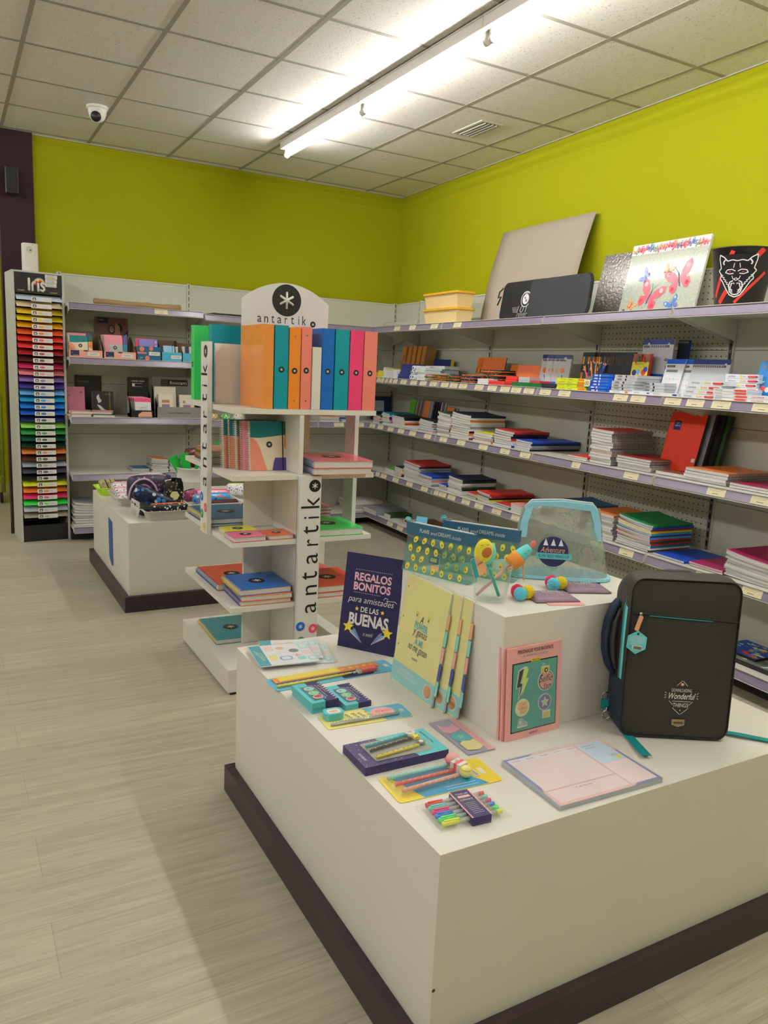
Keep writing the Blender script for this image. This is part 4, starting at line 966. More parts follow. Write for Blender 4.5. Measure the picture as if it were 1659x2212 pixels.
# yellow card with three topper pencils
r = thing('topper_pencil_card', 'yellow and blue blister card with three topper pencils', 'stationery set', MR(-2.897, -5.366, ZT, -3))
b = MB(); b.rrect(-.132, .132, -.055, .055, .0012, YEL, .010, .0012); b.poly([(-.11, .054), (.03, .054), (.095, -.054), (-.07, -.054)], .0016, ink('teal blue card', 50, 135, 165, .3))
b.rrect(.100, .112, -.016, .012, .002, WHITE, .004); b.box(.078, .092, -.02, .024, .0017, .0021, WHITEP); b.text('pencils', .085, .002, .0025, .006, BLACK, .035, rot=-80); b.lines(-.01, .09, -.05, -.03, 2, .002, PALE, .0015)
b.build('backing_card', r)
for k, (c, y0, y1, tc) in enumerate(((MINT, .032, .036, PK), (REDI, .002, .010, WHITEP), (ink('salmon pencil', 228, 160, 135, .4), -.026, -.012, PYEL))):
    b = MB(); x0 = -.118 + .004 * k; x1 = .038; z = .010
    b.tube([(x0, y0, z), (x1, y1, z)], .0046, c, 8); b.tube([(x0 - .0006, y0, z), (x0 + .0001, y0, z)], .0036, TANC, 8)
    for q in range(9): b.bar(x0 + .016 * q, y0 - .003 + .0012 * q * (y1 - y0) / .15, x0 + .008 + .016 * q, y0 + .004 + .0012 * q * (y1 - y0) / .15, .001, z + .0047, PALE if k != 1 else YEL)
    if k == 0: b.ball((.054, y1 + .004, .018), .017, tc, 18, 12); b.tube([(.054 + .0172 * math.cos(a), y1 + .004 + .0172 * math.sin(a), .018) for a in [q * .4 for q in range(17)]], .002, REDI, 6)
    if k == 1: b.M = T(.052, y1, .002, 0, 0, 20); b.box(-.014, .014, -.014, .014, 0, .026, tc); b.box(-.0145, .0145, -.004, .004, -.0005, .0265, REDI); script(b, 'ok', .0, .008, .0268, .006, BLACK, .011); b.M = Matrix.Identity(4)
    if k == 2: b.ball((.056, y1 - .003, .016), .014, tc, 16, 12, (1.1, 1, 1)); b.tube([(.056 + .012 * math.cos(a), y1 - .003 + .012 * math.sin(a), .024) for a in [q * .45 for q in range(15)]], .002, YEL, 6)
    b.build('topper_pencil', r)
b = MB(); b.rrect(-.126, .036, -.044, .048, .0165, CLEAR, .014, .014); b.build('blister', r)

# bag of coloured pens
r = thing('pen_bag', 'clear bag of coloured gel pens with dark purple paper band', 'pen set', MR(-2.930, -5.497, ZT, -5))
CC = [('coral pen', 232, 100, 90), ('aqua pen', 110, 190, 170), ('hot pink pen', 232, 80, 130), ('blue pen', 60, 130, 200), ('green pen', 90, 205, 110), ('lemon pen', 225, 220, 90)]
for k, c in enumerate(CC):
    m = ink(c[0], *c[1:], .25); y = .036 - .0145 * k; b = MB()
    b.tube([(-.064, y, .009), (.066, y + .002, .009)], .0048, clear('clear pen barrel', (.93, .95, .92), .6), 8); b.tube([(-.066, y, .009), (-.030, y, .010)], .0054, m, 8)
    b.tube([(-.03, y, .009), (.045, y + .001, .009)], .0018, m, 5, False); b.tube([(.062, y + .002, .009), (.074, y + .002, .009)], .005, m, 8)
    b.box(-.062, -.028, y - .0016, y + .0016, .0145, .0165, m); b.build('gel_pen', r)
b = MB(); b.box(-.004, .040, -.051, .050, -.0003, .0185, INDIGO); b.M = T(.018, 0, .0185); b.text('YOUR LIFE', 0, .036, .0008, .006, WHITEP, .030); b.box(-.014, .014, .022, .030, .0004, .0008, PK); b.text('IN YOUR', 0, .026, .0012, .005, WHITEP, .024); script(b, 'colours', 0, .015, .0008, .008, WHITEP, .030)
b.lines(-.012, .014, -.04, .004, 7, .0006, PALE, .0008, 3)
for k in range(20): b.disc(-.0222, -.049 + .0052 * k, .0004, .0024, PK, 8); b.disc(.0222, -.049 + .0052 * k, .0004, .0024, PK, 8)
b.M = Matrix.Identity(4); b.build('paper_band', r)
b = MB(); N = 10; vs = []; fs = []
for i in range(N + 1):
    for j in range(7):
        u = i / N; v = j / 6; x = -.088 + .178 * u; y = -.054 + .108 * v
        z = .003 + .017 * (math.sin(math.pi * u) ** .35) * (math.sin(math.pi * v) ** .3 if 0 < v < 1 else 0) + .0012 * math.sin(9 * u + 5 * v)
        vs.append((x, y, max(.0015, z)))
for i in range(N):
    for j in range(6): q = i * 7 + j; fs.append((q, q + 7, q + 8, q + 1))
b.add(vs, fs, CLEAR, True); b.build('plastic_bag', r)

# weekly planner pad
r = thing('weekly_planner_pad', 'large pale pink weekly planner pad wrapped in film at the front edge', 'planner pad', MR(-2.583, -5.479, ZT, -1.5))
b = MB(); w, d = .298, .208; b.box(-w / 2, w / 2, -d / 2, d / 2, 0, .011, ink('grey pad edge', 165, 165, 165, .5), ink('pad frame pink', 214, 168, 160, .3))
b.box(-w / 2 + .008, w / 2 - .008, -d / 2 + .008, d / 2 - .007, .011, .0113, ink('pad sheet', 214, 190, 180, .3))
PS = ink('pad rules', 205, 160, 150, .3); PB = ink('pad pale blue', 205, 215, 220, .3); PBL = ink('pad slate', 120, 120, 150, .3)
b.box(-w / 2 + .008, .058, d / 2 - .026, d / 2 - .007, .0114, .0116, ink('pad header', 222, 205, 198, .3)); b.box(.063, w / 2 - .008, .0, d / 2 - .007, .0114, .0116, PB)
b.box(.059, .062, -d / 2 + .008, d / 2 - .007, .0117, .0119, PS); b.box(-w / 2 + .008, .059, -.048, -.045, .0117, .0119, PS)
b.poly([(-w / 2, d / 2), (-w / 2 + .09, d / 2), (-w / 2 + .07, d / 2 - .008), (-w / 2 + .008, d / 2 - .008), (-w / 2 + .008, -.03), (-w / 2, -.05)], .0114, PBL)
b.poly([(w / 2, -d / 2), (w / 2 - .085, -d / 2), (w / 2 - .07, -d / 2 + .008), (w / 2 - .008, -d / 2 + .008), (w / 2 - .008, .03), (w / 2, .05)], .0114, PBL)
for k, t_ in enumerate(('Lunes', 'Martes', 'Miercoles', 'Jueves', 'Viernes')): script(b, t_, -w / 2 + .028 + .041 * k, d / 2 - .016, .0119, .006, GREYINK, .022)
b.text('QUE NO SE', .092, d / 2 - .022, .0119, .006, GREYINK, .04); script(b, 'olvide', .092, d / 2 - .032, .0119, .006, GREYINK, .03); script(b, 'Y el finde', -.045, -.058, .0119, .006, GREYINK, .05); b.disc(.128, .012, .0119, .008, YEL, 12); b.lines(.112, .14, .02, .03, 2, .012, GREYINK)
b.build('pad', r); b = MB(); b.box(-w / 2 - .002, w / 2 + .002, -d / 2 - .002, d / 2 + .002, -.0002, .0135, CLEAR); b.build('film_wrap', r)

# leaning sign
r = thing('table_sign', 'dark indigo sign with white, pink and yellow lettering, propped on the table', 'sign', T(-2.681, -4.586, ZT, 0, 0, -54) @ T(0, 0, 0, -9))
w, h = .205, .312
b = MB(); b.box(-w / 2, w / 2, 0, .004, 0, h, ink('sign indigo', 34, 32, 66, .3)); b.M = T(0, -.0004, 0, 90); SIG = b
b.text('REGALOS', 0, h * .762, .0004, .027, ink('sign pink', 238, 178, 178, .4), .132, bold=.03); b.text('BONITOS', 0, h * .66, .0004, .027, ink('sign pink', 0, 0, 0), .132, bold=.03)
for k in range(20): b.disc(-.062 + .0066 * k, h * .835, .0004, .0014, WHITEP, 6)
for k in range(15): b.disc(-.062 + .0066 * k, h * .595, .0004, .0014, WHITEP, 6)
script(b, 'para amistades', .002, h * .515, .0004, .026, WHITEP, .160)
b.tube([(.045, h * .56, .0005), (.05, h * .585, .0005), (.06, h * .575, .0005), (.055, h * .555, .0005), (.085, h * .56, .0005), (.092, h * .545, .0005)], .0011, WHITEP, 5)
b.text('DE LAS', 0, h * .425, .0004, .018, WHITEP, .064, bold=.02); b.text('BUENAS', 0, h * .315, .0004, .040, WHITEP, .142, bold=.035)
for s_ in (-1, 1): b.star(s_ * .046, h * .425, .0004, .008, YEL)
script(b, 'mr. wonderful', .003, h * .175, .0004, .013, WHITEP, .034)
for s_ in (-1, 1):
    x = s_ * .066; b.poly([(x - s_ * .014, h * .20), (x + s_ * -.002, h * .17), (x - s_ * .05, h * .075)][::1], .0003, PK); b.poly([(x - s_ * .004, h * .19), (x - s_ * .016, h * .20), (x - s_ * .048, h * .075)], .0005, SKYB); b.poly([(x - s_ * .012, h * .22), (x - s_ * .022, h * .21), (x - s_ * .05, h * .078)], .0007, ink('sign lilac', 140, 110, 170, .4))
    b.star(x + s_ * .004, h * .225, .001, .021, YEL)
b.M = Matrix.Identity(4); b.build('panel', r)
b = MB(); b.add([(-.03, .004, h * .6), (.03, .004, h * .6), (.03, .075, .012), (-.03, .075, .012)], [(0, 1, 2, 3), (3, 2, 1, 0)], ink('grey board', 140, 135, 125)); b.build('easel_strut', r)

# page dividers leaning on the riser
r0 = None
def dividers(label, y, x, tilt):
    r = thing('page_divider_pack', label, 'divider pack', T(x, y, ZT, 0, 0, -90) @ T(0, 0, 0, -tilt), 'yellow page divider packs leaning on the riser')
    w, h = .226, .322; b = MB(); b.rrect
    b.M = T(0, 0, 0, 90); b.rrect(-w / 2, w / 2, 0, h, .0, PYEL, .006, .006, PALE)
    b.poly([(-w / 2, .004), (w / 2, .004), (w / 2, .062), (-w / 2, .062)], .0006, ink('pale aqua strip', 135, 185, 175, .35))
    b.disc(w / 2 - .03, .034, .0012, .021, PALE); b.disc(w / 2 - .03, .034, .0016, .018, TANC); script(b, 'A', .0, h * .66, .001, .02, BLACK, .016)
    b.text('POWER', 0, h * .595, .001, .022, ink('grey green letters', 110, 165, 160, .4), .068, bold=.04); script(b, 'y ganas', 0, h * .52, .001, .022, NAVY, .070); b.text('A MI', 0, h * .455, .001, .018, ink('grey green letters', 0, 0, 0), .04, bold=.04); script(b, 'no me ganan', 0, h * .375, .001, .022, NAVY, .096)
    for sx in (-.03, .03): b.star(sx, h * .70, .001, .010, YEL); b.bar(sx, h * .67, sx, h * .69, .004, .0012, NAVY)
    script(b, 'wonderful', -.005, h * .30, .001, .009, NAVY, .03)
    b.text('SEPARADORES', -.03, .047, .0010, .008, PALE, .09); b.text('PARA CARPETAS', -.03, .034, .0010, .008, PALE, .10)
    for yy in (.35, .61, .89): b.disc(-w / 2 + .013, h * yy, .001, .003, GREYINK, 10)
    for k in range(5): b.bar(-w / 2, h - .022 - .007 * k, -w / 2 + .02 + .009 * k, h - .002, .0007, .001, TANC)
    b.M = Matrix.Identity(4); b.build('pack', r)
    for k, c in enumerate((TANC, MINT, PK, ink('indigo tab', 70, 85, 140), MINT)):
        b = MB(); z1 = h * (.82 - .145 * k); b.box(w / 2, w / 2 + .010, .001, .0035, z1 - .042, z1, c); b.build('index_tab', r)
    b = MB(); b.box(-w / 2 - .002, w / 2 + .004, -.0016, .0072, -.0 + .0005, h + .004, CLEAR); b.build('plastic_sleeve', r)
dividers('yellow page divider pack leaning on the riser, frontmost of three with full lettering', -4.925, -2.715, 8)
dividers('yellow page divider pack leaning on the riser, middle one of three', -4.968, -2.703, 7)
dividers('yellow page divider pack leaning on the riser, rearmost of three against the box', -5.012, -2.691, 5.5)

# pink framed badge packs
def badge_pack(label, x, y, rz, front):
    r = thing('patch_pack', label, 'badge pack', T(x, y, ZT, 0, 0, rz) @ T(0, 0, 0, -4), 'pink framed backpack badge packs')
    w, h = .178, .238; b = MB(); b.box(-w / 2, w / 2, 0, .006, 0, h, PK); b.M = T(0, -.0002, 0, 90)
    if front:
        b.box(-w / 2 + .014, w / 2 - .014, .018, h - .040, 0, .0003, BLACK); b.box(-w / 2 + .017, w / 2 - .017, .021, h - .043, .0003, .0007, ink('sea green backing', 75, 145, 130, .3, noise=.12, nscale=12))
        b.text('PERSONALISE YOUR BACKPACK', 0, h - .012, .001, .0095, BLACK, .118, bold=.006); script(b, 'or whatever you fancy', 0, h - .024, .001, .009, TQD, .085); b.box(-.015, .015, h - .042, h - .034, .0008, .0012, YEL); b.text('SELFIE FAN', 0, h - .038, .0016, .005, BLACK, .024)
        script(b, 'wonderful', 0, .010, .001, .008, BLACK, .028)
        for k in range(26): b.bar(-w / 2 + .0005, .01 + .0088 * k, -w / 2 + .012, .016 + .0088 * k, .0005, .0005, TANC)
    b.M = Matrix.Identity(4); b.build('frame_card', r)
    if not front: return r
    def badge(name, fn):
        b = MB(); b.M = T(0, -.0012, 0, 90); fn(b); b.M = Matrix.Identity(4); b.build(name, r)
    L = lambda b: (b.poly([(x_ * .9 - .043, y_ * 1.0 + .145) for x_, y_ in ((.008, .042), (-.014, .034), (-.022, -.012), (-.008, -.010), (-.012, -.042), (.022, .010), (.008, .012), (.018, .040))], .001, PALE, .002),
                   b.poly([(x_ * .9 - .043, y_ * 1.0 + .145) for x_, y_ in ((.004, .038), (-.012, .032), (-.020, -.010), (-.006, -.008), (-.011, -.038), (-.004, -.02), (.0, .0), (-.008, .0))], .0016, BLACK),
                   b.poly([(x_ * .85 - .038, y_ * .95 + .147) for x_, y_ in ((.010, .038), (-.004, .034), (-.008, -.004), (.0, -.002), (-.008, -.036), (.018, .010), (.007, .010), (.016, .036))], .0022, ink('lime badge', 205, 215, 100, .3)))
    badge('lightning_badge', L)
    def selfie(b):
        b.disc(.036, .140, .001, .027, PALE, 28, .002); b.disc(.036, .140, .0016, .0245, BLACK, 28); b.disc(.036, .140, .002, .0225, PK, 28); b.box(.018, .046, .160, .178, 0, .0016, PALE); b.box(.020, .044, .161, .176, .0016, .0022, YEL); b.disc(.034, .168, .0028, .006, BLACK); b.disc(.034, .168, .0032, .003, WHITEP)
        script(b, 'Selfie', .036, .147, .0026, .019, BLACK, .042); script(b, 'fan', .040, .127, .0026, .014, BLACK, .024)
        for k in range(3): b.bar(.024 + .004 * k, .180, .020 + .005 * k, .188, .0014, .002, PALE)
    badge('selfie_badge', selfie)
    badge('round_word_badge', lambda b: (b.disc(-.040, .081, .001, .023, ink('cream badge', 215, 205, 150, .3), 28, .002), b.text('GOOD', -.040, .091, .0016, .009, REDI, .026), b.text('VIBES', -.040, .080, .0016, .009, REDI, .032), b.text('DAY', -.037, .069, .0016, .009, REDI, .02)))
    badge('star_badge', lambda b: (b.disc(.034, .083, .001, .022, PALE, 28, .002), b.disc(.034, .083, .0015, .020, ink('purple badge', 110, 100, 140, .3), 28), b.star(.034, .083, .002, .015, PALE), b.star(.034, .083, .0024, .010, MINT), b.star(.034, .083, .0028, .006, YEL)))
    badge('shoe_badge', lambda b: (b.poly([(-.056, .030), (-.020, .032), (-.022, .040), (-.036, .050), (-.040, .056), (-.052, .052)], .0012, ink('grey badge', 150, 165, 160, .3), .002), b.box(-.055, -.022, .030, .034, .0014, .0018, WHITEP), b.disc(-.046, .044, .0018, .004, WHITEP, 12)))
    badge('camera_badge', lambda b: (b.M.__class__ and b.box(.028, .054, .040, .060, 0, .0016, PALE), b.box(.030, .052, .042, .057, .0016, .0020, YEL), b.disc(.041, .050, .0026, .006, PK, 16), b.disc(.041, .050, .003, .0035, MINT, 14)))
    b = MB(); b.M = T(0, -.0014, 0, 90); b.box(-w / 2 + .016, w / 2 - .016, .020, h - .042, .0042, .0046, CLEAR); b.M = Matrix.Identity(4); b.build('window', r)
    return r
badge_pack('hidden pink badge pack behind the other two against the riser front', -2.571, -5.262, 2, False)
badge_pack('pink badge pack in the middle, only its left edge showing', -2.568, -5.270, 2, False)
badge_pack('pink framed pack of six backpack badges in front of the riser', -2.560, -5.279, 2, True)
# ------------------------------------------------------------------ things on the riser (top z = .823)
ZR = .8238
PB_ = ink('petrol leatherette', 42, 82, 102, .4, bump=.2, bscale=400); AQ = clear('aqua tinted plastic', (.62, .80, .76), .82, .06); AV1 = ink('avocado yellow', 238, 215, 70, .4); AV2 = ink('avocado brown', 165, 100, 40, .4); AV3 = ink('avocado green', 150, 190, 70, .4)
def pouch(label, M, L, h, seed, base=.05):
    """clear zip case standing: width L along x, wedge shaped from a flat foot to the zip"""
    r = thing('avocado_print_pouch', label, 'zip pouch', M, 'avocado print plastic pouches with petrol zip tops')
    b = MB(); n = 12; zh = h - .034
    def face(y0, y1, m):
        vs = []; fs = []
        for i in range(n + 1):
            x = -L / 2 + L * i / n
            for j in range(7):
                t = j / 6; y = y0 + (y1 - y0) * t + .0035 * math.sin(3.1 * t) * math.sin(5 * i / n + seed); vs.append((x, y, .001 + zh * t))
        for i in range(n):
            for j in range(6): q = i * 7 + j; fs.append((q, q + 7, q + 8, q + 1))
        b.add(vs, fs, m, True)
    face(-base / 2, -.004, AQ); face(base / 2, .004, AQ)
    for s_ in (-1, 1): b.add([(s_ * L / 2, -base / 2, .001), (s_ * L / 2, base / 2, .001), (s_ * L / 2, .004, zh), (s_ * L / 2, -.004, zh)], [(0, 1, 2, 3)], AQ)
    b.add([(-L / 2, -base / 2, .001), (L / 2, -base / 2, .001), (L / 2, base / 2, .001), (-L / 2, base / 2, .001)], [(0, 1, 2, 3)], AQ); b.build('clear_body', r)
    b = MB(); ang = math.degrees(math.atan2(base / 2 - .004, zh)); b.M = T(0, -base / 2 - .0012, 0, 90 - ang)
    row = 0; rr = random.Random(seed)
    for j in range(4):
        for i in range(7):
            x = -L / 2 + .02 + (L - .036) * (i + .5 * (j % 2)) / 6.4; y = .016 + .027 * j
            if x > L / 2 - .01 or y > zh - .008: continue
            if abs(x) < .02 and .03 < y < .07: continue
            x0, z0 = x, y; b2 = b.M; b.M = b.M @ T(x0, z0, 0, 0, 0, rr.uniform(-30, 30))
            b.poly([(.0074 * math.cos(a), .0100 * math.sin(a) + .0018 * math.sin(a) - (.0012 if abs(math.cos(a)) < .5 and math.sin(a) > 0 else 0)) for a in [2 * math.pi * q / 12 for q in range(12)]], .0003, AV3)
            b.poly([(.0064 * math.cos(a), .0088 * math.sin(a)) for a in [2 * math.pi * q / 12 for q in range(12)]], .0006, AV1); b.disc(0, -.0025, .0009, .0033, AV2, 9); b.M = b2
    b.box(-.022, .010, .038, .058, .0005, .003, PB_); b.box(-.018, .006, .042, .054, .003, .0034, ink('olive label', 130, 150, 60, .4)); script(b, 'wonderful', -.006, .048, .0038, .005, WHITEP, .018)
    b.box(-.012, .014, .018, .032, .0002, .0005, TANC)
    b.M = Matrix.Identity(4); b.build('avocado_print', r)
    b = MB(); b.box(-L / 2 - .003, L / 2 + .003, -.0085, .0085, zh - .001, h, PB_); b.M = T(0, -.009, h - .018, 90)
    b.text('PLANS', -.052, 0, .0004, .0115, WHITEP, .034, bold=.01); script(b, 'and', -.018, -.001, .0004, .010, WHITEP, .022); b.text('DREAMS', .020, 0, .0004, .0115, WHITEP, .044); script(b, 'inside', .062, -.001, .0004, .011, WHITEP, .030)
    b.M = Matrix.Identity(4); b.build('zip_band', r, bevel=.001)
    b = MB(); b.box(-L / 2 + .006, L / 2 - .006, -.003, .003, h, h + .0022, WHITEP); b.box(-L / 2 + .010, -L / 2 + .022, -.004, .004, h + .002, h + .007, METAL); b.tube([(-L / 2 + .012, 0, h + .006), (-L / 2 - .004, -.012, h + .008), (-L / 2 - .012, -.018, h - .002)], .0012, METAL, 6)
    b.build('zip', r)
    b = MB(); b.M = T(-L / 2 + .008, 0, h + .003, 90); b.disc(-.012, .004, 0, .010, SKYB, 18, .002, .007); b.M = Matrix.Identity(4); b.build('zip_charm', r)
    b = MB(); b.M = T(-L / 2 + .035, .012, h - .012, 70, 0, 18) @ Matrix.Diagonal((1, 1 if seed == 1 else .3, 1, 1)); b.box(-.017, .017, 0, .030, 0, .0012, SKYB); b.tube([(0, .03, 0), (-.02, .02, .0), (-.03, .01, 0)], .0007, WHITEP, 5); b.M = Matrix.Identity(4); b.build('hang_tag', r)
    return r
pouch('clear avocado print pouch with a petrol zip band, nearer the viewer', T(-2.602, -4.866, ZR, 0, 0, -69), .235, .142, 1, .05)
pouch('clear avocado print pouch with a petrol zip band, standing behind the glass', T(-2.485, -4.90, ZR, 0, 0, -57), .232, .150, 2, .05)

# glass tumbler with two topper pencils
r = thing('glass_tumbler', 'clear glass tumbler holding two topper pencils near the riser edge', 'glass', T(-2.604, -5.118, ZR))
GL = clear('clear glass', (.96, .98, .97), .965, .02)
b = MB(); b.lathe([(0, .0012), (.040, .0012), (.0435, .005), (.052, .096), (.0535, .0965), (.0515, .093), (.041, .010), (.036, .007), (0, .007)], GL, 40); b.build('tumbler', r)
b = MB(); b.lathe([(.0525, .0955), (.0535, .0965), (.0525, .0975)], WHITEP, 40) if 0 else b.tube([(.0528 * math.cos(a), .0528 * math.sin(a), .0965) for a in [2 * math.pi * q / 40 for q in range(41)]], .0011, clear('glass rim', (.85, .9, .88), .5, .02), 6, False); b.build('rim', r)
def plush_pencil(label, p0, p1, m, kind):
    r = thing('topper_pencil', label, 'pencil', Matrix.Translation(p0)); P0 = Vector((0, 0, 0)); P1 = Vector(p1) - Vector(p0)
    b = MB(); b.tube([P0, P1], .0042, m, 8); b.build('shaft', r); d = P1.normalized(); c = P1 + d * .012
    if kind == 'avocado':
        b = MB(); b.ball(c + Vector((.009, .004, -.006)), .028, ink('mint plush', 110, 190, 170, .9, bump=.5, bscale=300), 20, 14, (1.15, .75, 1.1)); b.build('plush_back', r)
        f = Vector((-.30, -.88, .12)).normalized(); cc = c + f * .010
        b = MB(); b.ball(cc + Vector((-.003, 0, .002)), .026, ink('yellow plush', 232, 212, 60, .9, bump=.5, bscale=300), 20, 14, (1.05, .55, 1.2)); b.build('plush_front', r)
        b = MB(); b.ball(cc + f * .0125 + Vector((.002, 0, -.001)), .0150, ink('brown plush', 165, 95, 42, .9, bump=.5, bscale=300), 16, 10, (1.05, .28, .95)); b.build('avocado_stone', r)
        b = MB()
        for s_ in (-1, 1): e = cc + f * .0155 + Vector((s_ * .009 - .005, .002, .019)); b.tube([e + Vector((-.004, 0, .001)), e + Vector((0, -.001, -.0015)), e + Vector((.004, 0, .001))], .0006, DARKW, 5)
        b.build('face', r)
    else:
        b = MB(); b.tube([P1 - d * .012, P1 - d * .004, P1 + d * .010, P1 + d * .020], .019, ink('orange plush', 235, 145, 60, .95, bump=.6, bscale=300), 18, True, .023); b.build('plush_pot', r)
        b = MB(); cu = P1 + d * .036; b.tube([P1 + d * .018, P1 + d * .024, cu, cu + d * .010, cu + d * .017, cu + d * .021], .0205, ink('turquoise plush', 100, 185, 180, .95, bump=.5, bscale=300), 18, True, .011); b.build('plush_cactus', r)
        b = MB(); q = cu + d * .020
        for k in range(14):
            a = k * 2.4; b.tube([q, q + d * .016 + Vector((math.cos(a) * .008, 0, math.sin(a) * .008))], .0016, ink('coral tuft', 240, 130, 120, .9), 5)
        b.build('flower_tuft', r)
        b = MB(); s_ = Vector((-.25, -1, .3)).normalized()
        for e in (-.006, .006): g = cu + s_ * .0195 + d * e; b.tube([g - Vector((.003, 0, 0)), g + Vector((.003, 0, .0004))], .0006, DARKW, 5)
        b.build('face', r)
    b = MB(); 
    if kind == 'avocado': b.M = Matrix.Translation(P1 + Vector((-.030, -.018, -.022))) @ T(0, 0, 0, 84, -18, 8); b.box(-.022, .022, -.026, .026, 0, .001, TANC); b.box(-.022, -.008, -.026, .026, .001, .0014, TQD); script(b, 'wonderful', .006, .006, .0016, .007, BLACK, .02)
    else: b.M = Matrix.Translation(P1 + Vector((.030, -.004, -.020))) @ T(0, 0, 0, 84, 10, 60); b.box(-.013, .013, -.032, .028, 0, .001, TANC)
    b.M = Matrix.Identity(4); b.build('hang_tag', r)
plush_pencil('turquoise pencil with a plush avocado topper leaning left in the glass', (-2.579, -5.122, ZR + .009), (-2.641, -5.131, .950), ink('turquoise pencil', 40, 165, 145, .4), 'avocado')
plush_pencil('pink pencil with a plush cactus topper leaning right in the glass', (-2.640, -5.105, ZR + .012), (-2.545, -5.131, .925), ink('shell pink pencil', 228, 165, 155, .4), 'cactus')

# map wash bag
r = thing('map_wash_bag', 'clear wash bag with a map print, pale blue clasp and round navy badge', 'wash bag', T(-2.262, -4.985, ZR, 0, 0, -33))
MAPP = None
def map_mat():
    m = bpy.data.materials.new('map printed clear plastic'); m.use_nodes = True; nt = m.node_tree; N = nt.nodes; Lk = nt.links; p = N['Principled BSDF']; out = N['Material Output']
    tc = N.new('ShaderNodeTexCoord'); n = N.new('ShaderNodeTexNoise'); n.inputs['Scale'].default_value = 11; n.inputs['Detail'].default_value = 9; n.inputs['Roughness'].default_value = .62; Lk.new(tc.outputs['Object'], n.inputs['Vector'])
    rp = N.new('ShaderNodeValToRGB'); rp.color_ramp.elements[0].position = .49; rp.color_ramp.elements[0].color = (.50, .56, .48, 1); rp.color_ramp.elements[1].position = .50; rp.color_ramp.elements[1].color = (.20, .19, .15, 1)
    e = rp.color_ramp.elements.new(.507); e.color = (.56, .56, .46, 1); e = rp.color_ramp.elements.new(.56); e.color = (.56, .54, .45, 1); e = rp.color_ramp.elements.new(.62); e.color = (.54, .43, .36, 1)
    Lk.new(n.outputs['Fac'], rp.inputs['Fac']); Lk.new(rp.outputs['Color'], p.inputs['Base Color']); p.inputs['Roughness'].default_value = .07; p.inputs['Specular IOR Level'].default_value = .8
    bn = N.new('ShaderNodeTexNoise'); bn.inputs['Scale'].default_value = 14; Lk.new(tc.outputs['Object'], bn.inputs['Vector']); bp = N.new('ShaderNodeBump'); bp.inputs['Strength'].default_value = .9; bp.inputs['Distance'].default_value = .012; Lk.new(bn.outputs['Fac'], bp.inputs['Height']); Lk.new(bp.outputs['Normal'], p.inputs['Normal'])
    tr = N.new('ShaderNodeBsdfTransparent'); tr.inputs[0].default_value = (.85, .92, .88, 1); mx = N.new('ShaderNodeMixShader'); mx.inputs[0].default_value = .46; Lk.new(tr.outputs[0], mx.inputs[1]); Lk.new(p.outputs[0], mx.inputs[2]); Lk.new(mx.outputs[0], out.inputs[0])
    return m
MAPP = map_mat(); PBL2 = ink('pale blue leatherette', 150, 205, 215, .45, bump=.2, bscale=400)
def bagring(t):  # outline of the bag at height fraction t
    L = .150 - .038 * t; D = .052 * (1 - t) ** .8 + .007; H = .205
    return [(L * math.copysign(abs(math.cos(a)) ** .7, math.cos(a)), D * math.copysign(abs(math.sin(a)) ** .8, math.sin(a)) + .004 * math.sin(3 * a + 4 * t), .006 + H * t) for a in [2 * math.pi * q / 36 for q in range(36)]]
b = MB(); vs = []; fs = []
for i in range(13): vs += bagring(i / 12)
for i in range(12):
    for k in range(36): fs.append((i * 36 + k, i * 36 + (k + 1) % 36, (i + 1) * 36 + (k + 1) % 36, (i + 1) * 36 + k))
b.add(vs, fs, MAPP, True); b.build('clear_body', r)
b = MB(); b.poly([(x * 1.06, y * 1.10) for x, y, z in bagring(0)], .010, PBL2, .010); b.build('base', r, bevel=.003)
def clasp(y):
    b = MB(); pts = [(-.118, y * 2.2, .118), (-.116, y * 1.6, .165), (-.104, y, .205), (-.088, y * .8, .222), (0, y * .8, .228), (.088, y * .8, .222), (.104, y, .205), (.116, y * 1.6, .165), (.118, y * 2.2, .118)]
    n = len(pts); vs = []
    for i, p in enumerate(pts):
        q0 = Vector(pts[max(0, i - 1)]); q1 = Vector(pts[min(n - 1, i + 1)]); d = (q1 - q0).normalized(); nn = Vector((d.z, 0, -d.x)); p = Vector(p)
        for u, v in ((0, -.003), (.021, -.003), (.021, .003), (0, .003)): vs.append(p + nn * u + Vector((0, v, 0)))
    fs = []
    for i in range(n - 1):
        for k in range(4): fs.append((i * 4 + k, i * 4 + (k + 1) % 4, (i + 1) * 4 + (k + 1) % 4, (i + 1) * 4 + k))
    fs += [(0, 1, 2, 3), ((n - 1) * 4 + 3, (n - 1) * 4 + 2, (n - 1) * 4 + 1, (n - 1) * 4)]
    b.add(vs, fs, PBL2); b.build('clasp_frame', r, bevel=.0015)
clasp(-.009); clasp(.009)
b = MB(); b.tube([(-.116, 0, .165), (-.104, 0, .207), (-.088, 0, .225), (0, 0, .231), (.088, 0, .225), (.104, 0, .207), (.118, 0, .15)], .0025, WHITEP, 6); b.build('zip', r)
b = MB(); b.M = T(-.022, -.0575, .058, 90 - 16) @ Matrix.Diagonal((1.22, 1.22, 1, 1)); b.disc(0, .022, .0015, .036, NAVY, 32, .002); b.box(-.040, .044, .004, .018, .0016, .0026, TQ); b.text('IS MY BEST MAKE-UP', .002, .011, .003, .007, NAVY, .072); script(b, 'Adventure', 0, .026, .003, .013, TANC, .056)
for k in range(3): b.poly([(-.018 + .018 * k - .006, .036), (-.018 + .018 * k + .006, .036), (-.018 + .018 * k, .053)], .003, PALE)
b.M = Matrix.Identity(4); b.build('badge', r)
